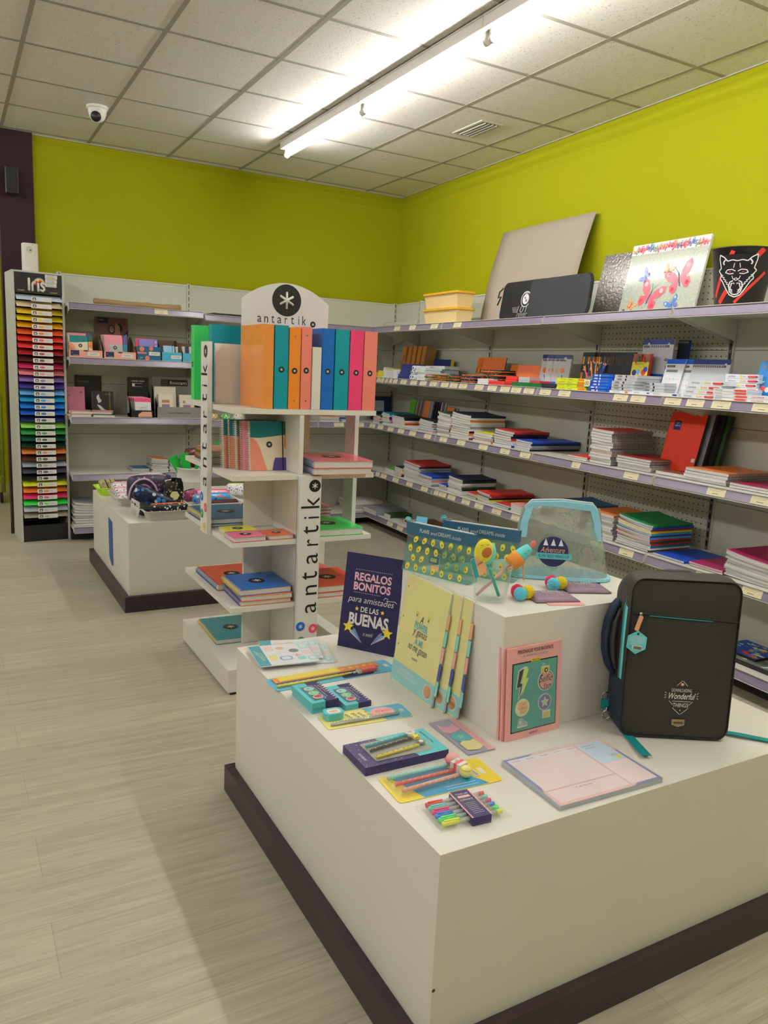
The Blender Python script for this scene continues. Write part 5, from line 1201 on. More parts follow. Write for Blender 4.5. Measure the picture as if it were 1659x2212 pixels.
# purses with pompoms
PUR = ink('mauve leatherette', 122, 98, 108, .5, bump=.3, bscale=500)
def purse(label, x, y, rz, seed):
    r = thing('coin_purse', label, 'purse', T(x, y, ZR, 0, 0, rz), 'mauve flat purses with pompoms')
    b = MB(); w, d = .125, .088; n = 10; vs = []; fs = []
    for i in range(n + 1):
        for j in range(n + 1):
            u = i / n; v = j / n; e = (4 * u * (1 - u)) ** .4 * (4 * v * (1 - v)) ** .4 if 0 < u < 1 and 0 < v < 1 else 0
            vs.append((-w / 2 + w * u, -d / 2 + d * v, .004 + .010 * e))
    m = (n + 1) ** 2; vs += [(x_, y_, .002 if 0 else .001) for x_, y_, z_ in vs]
    for i in range(n):
        for j in range(n): q = i * (n + 1) + j; fs += [(q, q + n + 1, q + n + 2, q + 1)[::-1][::-1]]; fs += [(q + m + 1, q + m + n + 2, q + m + n + 1, q + m)]
    for j in range(n):
        fs += [(j, j + 1, j + 1 + m, j + m), (n * (n + 1) + j + 1, n * (n + 1) + j, n * (n + 1) + j + m, n * (n + 1) + j + 1 + m)]
        a = j * (n + 1); c = (j + 1) * (n + 1); fs += [(c, a, a + m, c + m), (a + n, c + n, c + n + m, a + n + m)]
    b.add(vs, fs, PUR, True); z = .0153
    b.text('LLAMA', 0, .010, z, .014, WHITEP, .050); script(b, 'every day', .004, -.006, z, .010, WHITEP, .048); script(b, 'magic', .014, -.022, z, .006, WHITEP, .022)
    b.poly([(-.02, .024), (-.012, .024), (-.010, .036), (-.013, .030), (-.018, .030), (-.021, .036)], z, PK)
    for k in range(12): a = k * .52; b.bar(.042 * math.cos(a), .0 + .026 * math.sin(a), .048 * math.cos(a), .031 * math.sin(a), .0014, z, [WHITEP, PK][k % 2])
    b.build('purse_body', r)
    b = MB(); b.tube([(-w / 2, d / 2 - .004, .006), (w / 2, d / 2 - .004, .006)], .003, DARKW, 6); b.tube([(-w / 2 + .004, d / 2 - .006, .008), (-w / 2 - .016, d / 2 - .022, .010), (-w / 2 - .022, d / 2 - .034, .012)], .0014, METAL, 6); b.build('zip', r)
    for k, (c, dx, dy, dz) in enumerate((('red pompom', -.030, .014, .017), ('turquoise pompom', -.034, -.018, .0185), ('yellow pompom', -.008, -.004, .0185))):
        m = ink(c, *{'r': (222, 50, 80), 't': (90, 175, 185), 'y': (238, 200, 40)}[c[0]], .95, bump=.8, bscale=500); b = MB(); b.ball((-w / 2 + dx, dy, dz), .018, m, 22, 14, wob=.05, seed=k); b.build('pompom', r)
    return r
purse('mauve flat purse with pompoms, left one nearest the riser edge', -2.435, -5.165, -17, 1)
purse('mauve flat purse with pompoms, right one behind the backpack top', -2.285, -5.130, -22, 2)
b = MB(); b.box(-.05, .05, -.03, .03, 0, .0008, PK); o = b.build('price_card'); o.matrix_world = T(-2.43, -5.205, ZR, 0, 0, -20); tag(o, 'pink card peeping out under the left mauve purse', 'card')
# ------------------------------------------------------------------ backpack
CH = mat('charcoal backpack cloth', (.040, .038, .033), .62, noise=.08, nscale=9, bump=.35, bscale=700, spec=.35)
CHS = mat('charcoal gusset cloth', (.050, .048, .042), .6, noise=.14, nscale=14, bump=.8, bscale=28, spec=.35)
NVY = mat('navy backpack cloth', (.016, .028, .062), .6, noise=.08, bump=.3, bscale=600); PIPE = mat('black piping', (.008, .008, .008), .5)
TEALZ = ink('teal zip tape', 105, 190, 185, .5); STRAP = ink('teal strap webbing', 0, 120, 115, .6, bump=.5, bscale=900); LEA = ink('tan leather pull', 232, 165, 120, .5)
r = thing('backpack', 'charcoal backpack with navy lower corners, teal zips and white printed badge', 'backpack', T(-2.238, -5.444, ZT, 0, 0, -30) @ T(0, 0, .002, -2.5) @ Matrix.Diagonal((.91, .95, 1.0, 1)))
def rr_pts(w, h0, h1, rad, rb=None, n=6):
    rb = rb or rad; pts = []
    for cx, cz, a0, q in ((w / 2 - rad, h1 - rad, 0, rad), (-w / 2 + rad, h1 - rad, 90, rad), (-w / 2 + rb, h0 + rb, 180, rb), (w / 2 - rb, h0 + rb, 270, rb)):
        for k in range(n + 1): a = math.radians(a0 + 90 * k / n); pts.append((cx + q * math.cos(a), cz + q * math.sin(a)))
    return pts
def seg(b, rings, m, flip=False):
    n = len(rings[0][1]); vs = []
    for y, pts in rings: vs += [(x, y, z) for x, z in pts]
    fs = []
    for i in range(len(rings) - 1):
        for k in range(n): fs.append((i * n + k, (i + 1) * n + k, (i + 1) * n + (k + 1) % n, i * n + (k + 1) % n))
    b.add(vs, fs, m, True)
FW, FH = .300, .415
b = MB()
front = rr_pts(FW, .004, FH, .034, .030)
rings = [(.0, front), (.012, rr_pts(FW + .006, .0, FH + .004, .036, .03)), (.040, rr_pts(FW + .010, .0, FH + .008, .04, .03)), (.080, rr_pts(FW + .012, .0, FH + .006, .050, .03)), (.120, rr_pts(FW + .008, .004, FH - .004, .06, .034)), (.150, rr_pts(FW - .012, .010, FH - .025, .07, .04)), (.152, rr_pts(FW - .08, .04, FH - .04, .05, .05))]
seg(b, rings, CHS); n = len(front)
b.add([(x, .152, z) for x, z in rr_pts(FW - .08, .04, FH - .04, .05, .05)], [tuple(range(n))[::-1]], CHS)
b.build('body', r)
# front panel, softly padded, in two fields divided by the zip
b = MB(); N = 18; vs = []; fs = []
def fx(u, v):
    e = max(0, 1 - abs(2 * u - 1) ** 6) * max(0, 1 - abs(2 * v - 1) ** 8)
    z = .006 + (FH - .010) * v; lim = FW / 2 - .002
    rad = .033; 
    if z > FH - rad: lim -= rad - math.sqrt(max(0, rad ** 2 - (z - (FH - rad)) ** 2))
    if z < rad: lim -= rad - math.sqrt(max(0, rad ** 2 - (rad - z) ** 2))
    y = -.0075 * e - .0012 * math.sin(5 * u + 3 * v) * e + (.0045 if abs(v - .785) < .012 else 0) * e
    return ((2 * u - 1) * lim, y, z)
for j in range(25):
    for i in range(N + 1): vs.append(fx(i / N, j / 24))
for j in range(24):
    for i in range(N): q = j * (N + 1) + i; fs.append((q, q + 1, q + N + 2, q + N + 1))
b.add(vs, fs, CH, True); b.build('front_panel', r)
b = MB(); b.tube([(x, -.0015, z) for x, z in front] + [(front[0][0], -.0015, front[0][1])], .0022, PIPE, 6, False); b.build('piping', r)
b = MB(); zz = lambda x: .3265 - .012 * (x + .148) / .296
b.tube([(x, -.0065, zz(x)) for x in [-.147 + .0147 * k for k in range(21)]], .0018, PIPE, 6); b.tube([(x, -.0085, zz(x) - .0025) for x in [-.10 + .0147 * k for k in range(13)]], .0012, ink('teal zip', 30, 125, 125), 6); b.build('front_zip', r)
b = MB(); b.tube([(-.128, -.010, .328), (-.120, -.011, .327)], .0028, METAL, 8); b.tube([(-.124, -.010, .330), (-.127, -.013, .322), (-.121, -.012, .322), (-.124, -.010, .330)], .0012, METAL, 6); z_ = b.build('zip_slider', r)
b = MB(); b.M = T(-.129, -.014, .303, 90, 0, 0) @ T(0, 0, 0, 0, 0, -16); b.rrect(-.0055, .0055, -.020, .020, .0018, LEA, .003, .0036); b.M = Matrix.Identity(4); b.build('leather_pull', z_)
# side zip on the left gusset
b = MB(); path = [(-.156, .030, .145), (-.1565, .030, .25), (-.1555, .030, .33), (-.150, .030, .375), (-.141, .028, .392)]
vs = []
for p in path:
    for dy in (-.015, .007): vs.append((p[0] - .0008 + (.0025 if dy < 0 else 0), p[1] + dy, p[2]))
b.add(vs, [(2 * i, 2 * i + 1, 2 * i + 3, 2 * i + 2) for i in range(4)], TEALZ, True); b.tube([(x - .001, y, z) for x, y, z in path], .0015, ink('teal zip', 1, 1, 1), 6); b.build('side_zip', r)
for s_ in (-1, 1):
    b = MB(); hz = .142 if s_ < 0 else .118; vs = []; ys = [-.002, .012, .04, .08, .12, .149]; xs = [.1502, .1548, .1568, .1578, .1556, .1452]
    for y, x in zip(ys, xs):
        for t in (0, .12, .3, .6, 1): zb = .003; z = zb + (hz - zb) * t; inn = max(0, .030 - z); vs.append((s_ * (x - (.030 - math.sqrt(max(0, .030 ** 2 - inn ** 2)))), y, z))
    fs = []
    for i in range(5):
        for j in range(4): q = i * 5 + j; fs.append((q, q + 5, q + 6, q + 1) if s_ > 0 else (q, q + 1, q + 6, q + 5))
    b.add(vs, fs, NVY, True); b.build('corner_panel', r)
# carry handle on the left side
b = MB(); pts = [(-.156, .085, .335), (-.170, .086, .318), (-.183, .087, .28), (-.187, .087, .24), (-.184, .087, .20), (-.174, .086, .165), (-.158, .085, .145)]
for dy in (-.010, .0, .010): b.tube([(x, y + dy, z) for x, y, z in pts], .0095, NVY, 10)
b.build('carry_handle', r, bevel=0)
b = MB(); b.tube([(-.157, .06, .32), (-.168, .06, .29), (-.172, .06, .24), (-.168, .06, .19), (-.157, .06, .16)], .006, CHS, 8); b.build('side_grip_lining', r)
b = MB(); b.tube([(-.055, .085, FH - .002), (-.03, .085, FH + .004), (.03, .085, FH + .004), (.055, .085, FH - .002)], .007, CHS, 8); b.build('top_loop', r)
b = MB(); b.M = T(.105, .03, FH - .006, 0, 22, 12); b.box(-.012, .012, -.004, .004, 0, .007, LEA); b.M = Matrix.Identity(4); b.build('top_pull', r)
# rings and straps at the foot
b = MB()
b.tube([(-.166 - .012 * math.cos(a), .10, .068 + .012 * math.sin(a)) for a in [k * math.pi / 7 for k in range(15)]], .0024, METAL, 8); b.build('upper_ring', r)
b = MB(); b.box(-.180, -.158, .094, .098, .036, .062, STRAP); b.build('ring_webbing', r)
b = MB(); b.tube([(-.164 - .011 * math.cos(a), .088, .022 + .012 * math.sin(a)) for a in [k * math.pi / 7 for k in range(15)]], .0026, METAL, 8); b.tube([(-.164, .088, .034), (-.164, .090, .042)], .004, METAL, 8); b.build('lower_ring', r)
def ribbon(name, pts, w, m):
    b = MB(); vs = []; k = len(pts)
    for i, p in enumerate(pts):
        d = Vector(pts[min(k - 1, i + 1)]) - Vector(pts[max(0, i - 1)]); n_ = Vector((-d.y, d.x, 0)).normalized() * w / 2
        vs += [Vector(p) - n_, Vector(p) + n_, Vector(p) + n_ + Vector((0, 0, .0016)), Vector(p) - n_ + Vector((0, 0, .0016))]
    fs = [(0, 3, 2, 1), (4 * k - 4, 4 * k - 3, 4 * k - 2, 4 * k - 1)]
    for i in range(k - 1):
        for j in range(4): fs.append((i * 4 + j, i * 4 + (j + 1) % 4, i * 4 + 4 + (j + 1) % 4, i * 4 + 4 + j))
    b.add(vs, fs, m); b.build(name, r)
ribbon('shoulder_strap', [(-.125, .08, .004), (-.128, .03, .003), (-.122, -.02, .001), (-.116, -.085, .001), (-.112, -.120, .001)], .026, STRAP)
ribbon('shoulder_strap', [(.14, .07, .004), (.165, .050, .004), (.20, .035, .006), (.25, .020, .004), (.31, .0, .002)], .022, STRAP)
# printed badge
b = MB(); b.M = T(.009, -.0095, .116, 90); W = WHITEP
b.text('DOWNLOADING', 0, .0165, .0004, .0090, W, .056, bold=.0); b.text('Wonderful', 0, .0015, .0004, .0165, W, .074, slant=.25, bold=.012); b.text('THINGS', 0, -.0225, .0004, .0110, W, .043, bold=.005)
b.bar(-.024, -.0125, .012, -.0125, .0014, .0005, W); b.bar(.008, -.0125, .028, -.0125, .0016, .0007, TANC)
for s_ in (-1, 1):
    b.bar(s_ * .001, .042, s_ * .015, .0285, .0012, .0005, W); b.bar(s_ * .033, -.012, s_ * .022, -.022, .0012, .0005, W); b.bar(s_ * .022, -.022 - .008, s_ * .001, -.043 - .004, .0012, .0005, W)
    for k in (-1, 0, 1): b.bar(s_ * .042, .003 + .005 * k, s_ * .047, .003 + .008 * k, .0014, .0005, W)
b.box(-.004, .004, .029, .036, .0004, .0007, TANC); b.disc(0, -.036, .0005, .0016, W, 10); b.M = Matrix.Identity(4); b.build('printed_badge', r)
b = MB(); b.M = T(.0065, -.0095, .047, 90); BR = mat('brass plate', (.45, .36, .24), .3, metal=.9); b.poly([(-.018, .009), (.018, .009), (.018, -.006), (.0, -.011), (-.018, -.006)], .0018, BR, .0018); b.text('wonderful', 0, .001, .0022, .008, BLACK, .026, slant=.3); b.M = Matrix.Identity(4); b.build('name_plate', r)
# swing tag
t_ = thing('hang_tag', None, None, Matrix.Identity(4)) if 0 else None
b = MB(); b.M = T(-.131, -.016, .254, 90) @ T(0, 0, 0, 0, 0, -4); hx = [(.0305 * math.cos(math.radians(a)), .0305 * math.sin(math.radians(a))) for a in range(30, 390, 60)]
b.poly(hx, .0006, ink('tag teal', 92, 178, 175, .4), .0010); b.disc(0, .022, .0011, .003, BLACK, 12); b.lines(-.021, .024, -.001, .017, 6, .001, PALE, .0007, 4); b.lines(-.016, .018, -.006, -.001, 2, .001, PALE, .0006, 9)
b.box(-.011, .017, -.019, -.008, .0006, .0010, WHITEP)
for k in range(15): b.box(-.0075 + .0015 * k, -.0075 + .0015 * k + [.0005, .0009, .0011][k % 3], -.0175, -.0100, .001, .0013, BLACK)
b.tube([(-.019, -.012, .001), (-.017, -.014, .001), (-.013, -.009, .001)], .0005, NAVY, 5); b.M = Matrix.Identity(4); b.build('swing_tag', r)
b = MB(); b.tube([(-.122, -.012, .325), (-.110, -.016, .308), (-.112, -.018, .290), (-.131, -.018, .276)], .0005, BLACK, 5); b.build('tag_thread', r)
# ------------------------------------------------------------------ trays of pencil cases on the far table (top z = .5055)
def spots(name, base, cols, scale=55, rough=.45, thr=.42):
    """patterned cloth or film: coloured cells on a base"""
    if name in MATS: return MATS[name]
    m = bpy.data.materials.new(name); m.use_nodes = True; nt = m.node_tree; N = nt.nodes; Lk = nt.links; p = N['Principled BSDF']; p.inputs['Roughness'].default_value = rough
    tc = N.new('ShaderNodeTexCoord'); v = N.new('ShaderNodeTexVoronoi'); v.inputs['Scale'].default_value = scale; Lk.new(tc.outputs['Object'], v.inputs['Vector'])
    sp = N.new('ShaderNodeSeparateColor'); Lk.new(v.outputs['Color'], sp.inputs[0])
    rp = N.new('ShaderNodeValToRGB'); rp.color_ramp.interpolation = 'CONSTANT'
    rp.color_ramp.elements[0].position = 0; rp.color_ramp.elements[0].color = (*rgb(*cols[0]), 1); rp.color_ramp.elements[1].position = 1 / len(cols); rp.color_ramp.elements[1].color = (*rgb(*cols[1 % len(cols)]), 1)
    for i in range(2, len(cols)): e = rp.color_ramp.elements.new(i / len(cols)); e.color = (*rgb(*cols[i]), 1)
    Lk.new(sp.outputs[0], rp.inputs['Fac'])
    lt = N.new('ShaderNodeMath'); lt.operation = 'LESS_THAN'; lt.inputs[1].default_value = thr; Lk.new(v.outputs['Distance'], lt.inputs[0])
    mx = N.new('ShaderNodeMix'); mx.data_type = 'RGBA'; mx.inputs['A'].default_value = (*rgb(*base), 1); Lk.new(rp.outputs['Color'], mx.inputs['B']); Lk.new(lt.outputs[0], mx.inputs['Factor']); Lk.new(mx.outputs['Result'], p.inputs['Base Color'])
    MATS[name] = m; return m
TRAYW = mat('translucent white tray plastic', (.62, .60, .54), .35, noise=.06, nscale=6)
def tray(label, M, w, d, h, m=TRAYW, fl=.02, cat='tray'):
    r = thing('storage_tray', label, cat, M); b = MB(); t = .003
    def ring(g, z, rad=.02):
        pts = []
        for cx, cy, a0 in ((w / 2 + g - rad, d / 2 + g - rad, 0), (-w / 2 - g + rad, d / 2 + g - rad, 90), (-w / 2 - g + rad, -d / 2 - g + rad, 180), (w / 2 + g - rad, -d / 2 - g + rad, 270)):
            for k in range(5): a = math.radians(a0 + 22.5 * k); pts.append((cx + rad * math.cos(a), cy + rad * math.sin(a), z))
        return pts
    R = [ring(0, 0), ring(fl, h), ring(fl + .010, h), ring(fl + .010, h + .003), ring(fl - t, h + .002), ring(-t, .003)]
    n = 20; vs = [p for q in R for p in q]; fs = []
    for i in range(5):
        for k in range(n): fs.append((i * n + k, i * n + (k + 1) % n, (i + 1) * n + (k + 1) % n, (i + 1) * n + k))
    fs += [tuple(range(n))[::-1], tuple(range(5 * n, 6 * n))]; b.add(vs, fs, m, False); b.build('tray_shell', r); return r
def case(label, M, L, D, H, body, zipc, cat='pencil case', k1=.35, extra=None, grp=None):
    """soft rounded case, length along x"""
    r = thing('pencil_case', label, cat, M, grp); b = MB(); vs = []; fs = []; n = 20; K = 12
    sg = lambda v, e: math.copysign(abs(v) ** e, v)
    for i in range(K + 1):
        t = -math.pi / 2 + math.pi * i / K
        for k in range(n): a = 2 * math.pi * k / n; vs.append((L / 2 * sg(math.sin(t), k1), D / 2 * sg(math.cos(t), k1) * sg(math.cos(a), .7), H / 2 + H / 2 * sg(math.cos(t), k1) * sg(math.sin(a), .7)))
    for i in range(K):
        for k in range(n): fs.append((i * n + k, (i + 1) * n + k, (i + 1) * n + (k + 1) % n, i * n + (k + 1) % n))
    b.add(vs, fs, body, True); b.build('case_body', r)
    b = MB(); b.tube([(-L * .46, 0, H * .72), (-L * .42, 0, H * .96), (0, 0, H * 1.0), (L * .42, 0, H * .96), (L * .46, 0, H * .72)], .0055, zipc, 8); b.build('zip', r)
    b = MB(); b.box(L * .36, L * .44, -.004, .004, H * .99, H * 1.03, METAL); b.build('zip_slider', r)
    if extra: extra(r)
    return r
BLK = ink('black zip tape', 25, 24, 26, .6)
tray('shallow white tray of pencil cases at the near corner of the far table', T(-2.742, -2.13, ZT), .25, .35, .055)
case('blue pencil case with round skull print tipped over in the near tray', T(-2.815, -2.12, .565, 0, 24, -12), .235, .07, .085, spots('blue skull print', (14, 24, 48), [(40, 120, 180), (120, 180, 210), (20, 60, 120), (200, 215, 215), (14, 24, 48)], 38, thr=.48), BLK)
case('black and white patterned pencil case with an orange zip in the near tray', T(-2.745, -2.265, .545, 0, 0, 2), .22, .055, .05, spots('white scrolls on black', (20, 20, 22), [(225, 220, 205), (20, 20, 22), (225, 220, 205)], 70, thr=.36), ink('orange zip tape', 225, 95, 40, .5))
case('small black case tucked under the blue skull print one', T(-2.84, -2.20, .52, 0, 0, 20), .12, .06, .05, ink('black cloth', 22, 22, 24, .8), BLK)
def arches(r):
    for q, (w_, m_) in enumerate(((.085, ink('lilac trim', 185, 150, 165, .5)), (.055, ink('rose trim', 150, 95, 120, .5)))):
        b = MB(); b.tube([(-.035 + w_ * math.cos(a), -.048 - .004 * q, .03 + (.115 - .035 * q) * math.sin(a)) for a in [math.pi * k / 16 for k in range(17)]], .006, m_, 8); b.build('opening_trim', r)
case('dark navy lunch case with a lilac trimmed opening at the back of the near tray', T(-2.80, -1.985, .56, 0, 0, 0), .24, .09, .165, spots('dark floral cloth', (45, 38, 55), [(45, 38, 55), (150, 95, 120), (60, 50, 90), (45, 38, 55)], 60), ink('lilac trim', 185, 150, 165, .5), k1=.45, extra=arches)
case('navy dotted hard case standing behind the lunch case', T(-2.745, -1.915, .56, 0, 0, -4), .20, .05, .16, ink('navy dotted cloth', 38, 45, 72, .7, bump=.5), ink('white trim', 205, 200, 195, .5), k1=.3)
case('magenta flowered case squeezed behind the hexagon tagged pouch', T(-2.725, -2.03, .555, 0, 70, 0), .10, .05, .07, spots('magenta floral', (150, 30, 80), [(220, 80, 120), (240, 180, 100), (120, 20, 60)], 80), BLK)
def hexx(r):
    b = MB(); b.M = T(.0, -.034, .06, 90); b.poly([(.028 * math.cos(math.radians(a)), .028 * math.sin(math.radians(a))) for a in range(0, 360, 60)], .001, ink('cream hexagon', 225, 215, 150, .4), .002); b.M = Matrix.Identity(4); b.build('hexagon_tag', r)
    b = MB(); vs = []
    for x, y, z in ((-.01, -.010, .135), (.0, -.025, .165), (.02, -.040, .165), (.032, -.045, .13), (.034, -.045, .10)): vs += [(x - .015, y, z), (x + .015, y, z)]
    b.add(vs, [(0, 1, 3, 2), (2, 3, 5, 4), (4, 5, 7, 6), (6, 7, 9, 8)] + [(2, 3, 1, 0), (4, 5, 3, 2), (6, 7, 5, 4), (8, 9, 7, 6)], BLK); b.build('wrist_strap', r)
case('upright black and cream flowered pouch with hexagon tag and black strap', T(-2.672, -2.09, .555, 0, 0, -4), .11, .055, .15, spots('cream flowers on black', (28, 28, 24), [(190, 185, 150), (28, 28, 24), (120, 120, 80), (28, 28, 24)], 75, thr=.40), ink('cream piping', 215, 205, 170, .5), extra=hexx, k1=.3)
for k in range(3):
    b = MB(); b.box(-.028, .028, -.001, .001, -.095, 0, [PALE, spots('photo print card', (205, 195, 175), [(120, 70, 50), (205, 195, 175), (60, 50, 60)], 60), WHITEP][k]); b.M = T(0, -.0015, 0, 90); b.lines(-.02, .02, -.08, -.03, 5, 0, GREYINK, .002, k)
    b.M = Matrix.Identity(4); o = b.build('hang_tag'); o.matrix_world = T(-2.905 - .006 * k, -2.15 - .035 * k, .600 - .012 * k, 28, 24 + 4 * k, -40); tag(o, ['pale swing tag hanging over the tray edge, rearmost', 'swing tag with photo print hanging over the tray edge', 'white swing tag lying lowest at the tray corner'][k], 'tag')
tray('long narrow white tray of wrapped floral pouches behind the near tray', T(-2.875, -1.66, ZT), .10, .30, .05)
FLO = spots('floral film', (205, 200, 190), [(215, 120, 150), (120, 140, 90), (205, 200, 190), (60, 60, 60), (230, 190, 120)], 75, .2)
for k in range(3): case(['nearest wrapped floral pouch in the narrow tray', 'middle wrapped floral pouch in the narrow tray', 'farthest wrapped floral pouch in the narrow tray'][k], T(-2.875, -1.76 + .09 * k, .512 + .018 * k, 14, 0, 5 * k), .13, .10, .075, FLO, ink('pink piping', 220, 150, 165, .5), grp=None)
tray('small lime green tub at the far left corner of the table', T(-2.935, -1.33, ZT), .075, .14, .05, ink('lime plastic', 175, 205, 50, .35))
for k in range(3): case(['left slipper shaped case in the lime tub', 'middle slipper shaped case in the lime tub', 'right slipper shaped case in the lime tub'][k], T(-2.965 + .032 * k, -1.35 + .01 * k, .54, 0, 70, 12 * k - 12), .12, .025, .045, spots('leopard print', (165, 140, 105), [(60, 50, 40), (200, 180, 90), (165, 140, 105)], 90), BLK)
tray('wide white tray of wrapped cases beside the letter board on the far table', T(-2.39, -1.90, ZT), .30, .26, .035)
BLU = spots('blue rocket print film', (70, 145, 190), [(215, 90, 60), (70, 145, 190), (230, 190, 160), (40, 90, 150), (70, 145, 190)], 45, .15)
case('blue wrapped case with orange print in the wide tray, nearer', T(-2.40, -1.95, .53, 0, 0, 3), .24, .075, .06, BLU, ink('blue zip', 60, 120, 170))
case('maroon case lying along the front edge of the wide tray', T(-2.335, -2.01, .525, 0, 0, 2), .18, .03, .03, ink('maroon cloth', 75, 30, 35, .6), BLK)
case('pink and yellow striped wrapped case at the back of the wide tray', T(-2.38, -1.84, .53, 0, 0, 0), .26, .07, .065, spots('pink yellow stripes', (225, 150, 160), [(235, 225, 130), (215, 90, 120), (225, 150, 160)], 30, .2), PINK)
case('magenta purse with grey handles at the left of the wide tray', T(-2.515, -1.87, .53, 0, 0, 40), .10, .07, .075, spots('magenta and grey', (150, 60, 90), [(210, 110, 140), (120, 90, 90), (150, 60, 90)], 50), BLK)
case('round clear purse at the left front of the wide tray', T(-2.498, -1.965, .53, 0, 60, 20), .07, .05, .06, spots('photo purse film', (150, 145, 140), [(200, 150, 130), (120, 130, 150), (150, 145, 140)], 40, .1), METAL)
tray('white tray at the right of the far table, seen through the tower', T(-2.07, -1.80, ZT), .22, .32, .03)
LEOP = spots('black print on white', (210, 205, 195), [(30, 30, 30), (210, 205, 195), (30, 30, 30)], 95, thr=.33)
case('white pencil case with black print and a lime band in the right tray', T(-2.12, -1.70, .525, 0, 0, -25), .20, .08, .08, LEOP, ink('lime band', 195, 215, 90, .5))
case('black case with tags beside the lime banded pencil case', T(-2.05, -1.90, .525, 0, 0, 20), .14, .06, .05, ink('black cloth', 0, 0, 0), BLK)
# bucket with green packs
r = thing('metal_bucket', 'white metal bucket holding green packs on the far table', 'bucket', T(-2.385, -1.50, ZT)); WB = mat('white enamel bucket', (.72, .72, .66), .3)
b = MB(); b.lathe([(0, 0), (.098, 0), (.110, .10), (.1125, .102), (.113, .107), (.111, .110), (.124, .188), (.128, .190), (.128, .196), (.122, .196), (.118, .188), (.095, .004), (0, .004)], WB, 40); b.build('pail', r)
b = MB(); b.tube([(.129 * math.cos(a), .129 * math.sin(a) , .18 + .012 * math.cos(a) ** 2) for a in [math.pi + k * math.pi / 14 for k in range(15)]], .002, METAL, 6); b.build('bail_handle', r)
b = MB(); b.M = T(.065, -.112, .185, 90, 0, 25); b.disc(0, 0, .002, .014, GLOSSCL, 20, .004); b.box(-.003, .003, -.04, -.01, 0, .002, GLOSSCL); b.M = Matrix.Identity(4); b.build('hook', r)
GP = ink('emerald plastic', 30, 150, 50, .35)
for k, (x, y, t1, t2, h) in enumerate(((-2.465, -1.545, -28, -8, .15), (-2.43, -1.57, -14, 0, .16), (-2.385, -1.59, 0, 6, .12), (-2.355, -1.585, 4, 0, .12), (-2.33, -1.58, 8, 4, .13), (-2.30, -1.53, 14, 10, .20), (-2.29, -1.48, 20, 0, .24))):
    b = MB(); w = .032 if k < 2 else .010
    b.add([(-w * .4, -.006, -.10), (w * .4, -.006, -.10), (w * .4, .006, -.10), (-w * .4, .006, -.10), (-w, -.01, h), (w, -.01, h + .0), (w, .01, h), (-w, .01, h)], [(0, 3, 2, 1), (4, 5, 6, 7), (0, 1, 5, 4), (1, 2, 6, 5), (2, 3, 7, 6), (3, 0, 4, 7)], GP)
    o = b.build('green_pack'); o.matrix_world = T(x, y + .03, .64, 0, t1, t2); tag(o, ['broad green plastic pack at the left of the bucket', 'broad green pack second from the left in the bucket', 'thin green tube left of centre in the bucket', 'thin green tube at the centre of the bucket', 'thin green tube right of centre in the bucket', 'green tube leaning right in the bucket', 'tallest green tube at the right of the bucket'][k], 'pack')
case('brown glossy case standing at the back of the bucket', T(-2.385, -1.47, .69, 0, 0, 0), .12, .05, .13, ink('brown gloss', 88, 32, 28, .2), BLK, k1=.5)
# piles on the back wall shelves
def bstack(x0, x1, z, t, cols, where, **k): stack(BW, x0, x1, z, t, cols, where, **k)
bstack(-2.575, -2.44, .522, .007, ['steel blue', 'white', 'grey'], 'small pile on the fourth back shelf', front=.40, depth=.2)
bstack(-2.43, -2.30, .522, .0105, ['orange', 'white', 'grey', 'white', 'white', 'grey', 'white', 'white', 'grey'], 'orange topped pile on the fourth back shelf', front=.44, depth=.2)
bstack(-2.29, -2.16, .522, .0105, ['blue', 'white', 'white', 'grey', 'white', 'white', 'grey'], 'blue topped pile on the fourth back shelf', front=.44, depth=.2)
bstack(-3.02, -2.86, .116, .019, ['grey'] * 9, 'grey pile under the back shelves', depth=.30, noun='folder')
bstack(-.985, -.80, .936, .010, ['orange', 'white', 'white', 'white'], 'white pile on the back shelf behind the tower', depth=.3)
bstack(-.78, -.61, .936, .009, ['blue', 'white'], 'blue pair, back shelf near the corner', depth=.3)
bstack(-.62, -.32, .116, .028, ['white', 'dark green', 'dark green'], 'dark green pile, lowest back shelf', depth=.32)
leaning('folder', 'navy folder with a pale label standing in the far corner', 'folder', -.195, .13, .937, .22, .22, .02, [ink('navy folder', 30, 40, 75, .4), NAVY], 8, 0, lambda b, w, h: (b.box(-.07, .03, .08, .18, 0, .0005, ink('pale label', 175, 180, 180)), [b.box(-.085, -.075, .09 + .022 * k, .094 + .022 * k, 0, .0005, WHITEP) for k in range(4)]), None, BW)
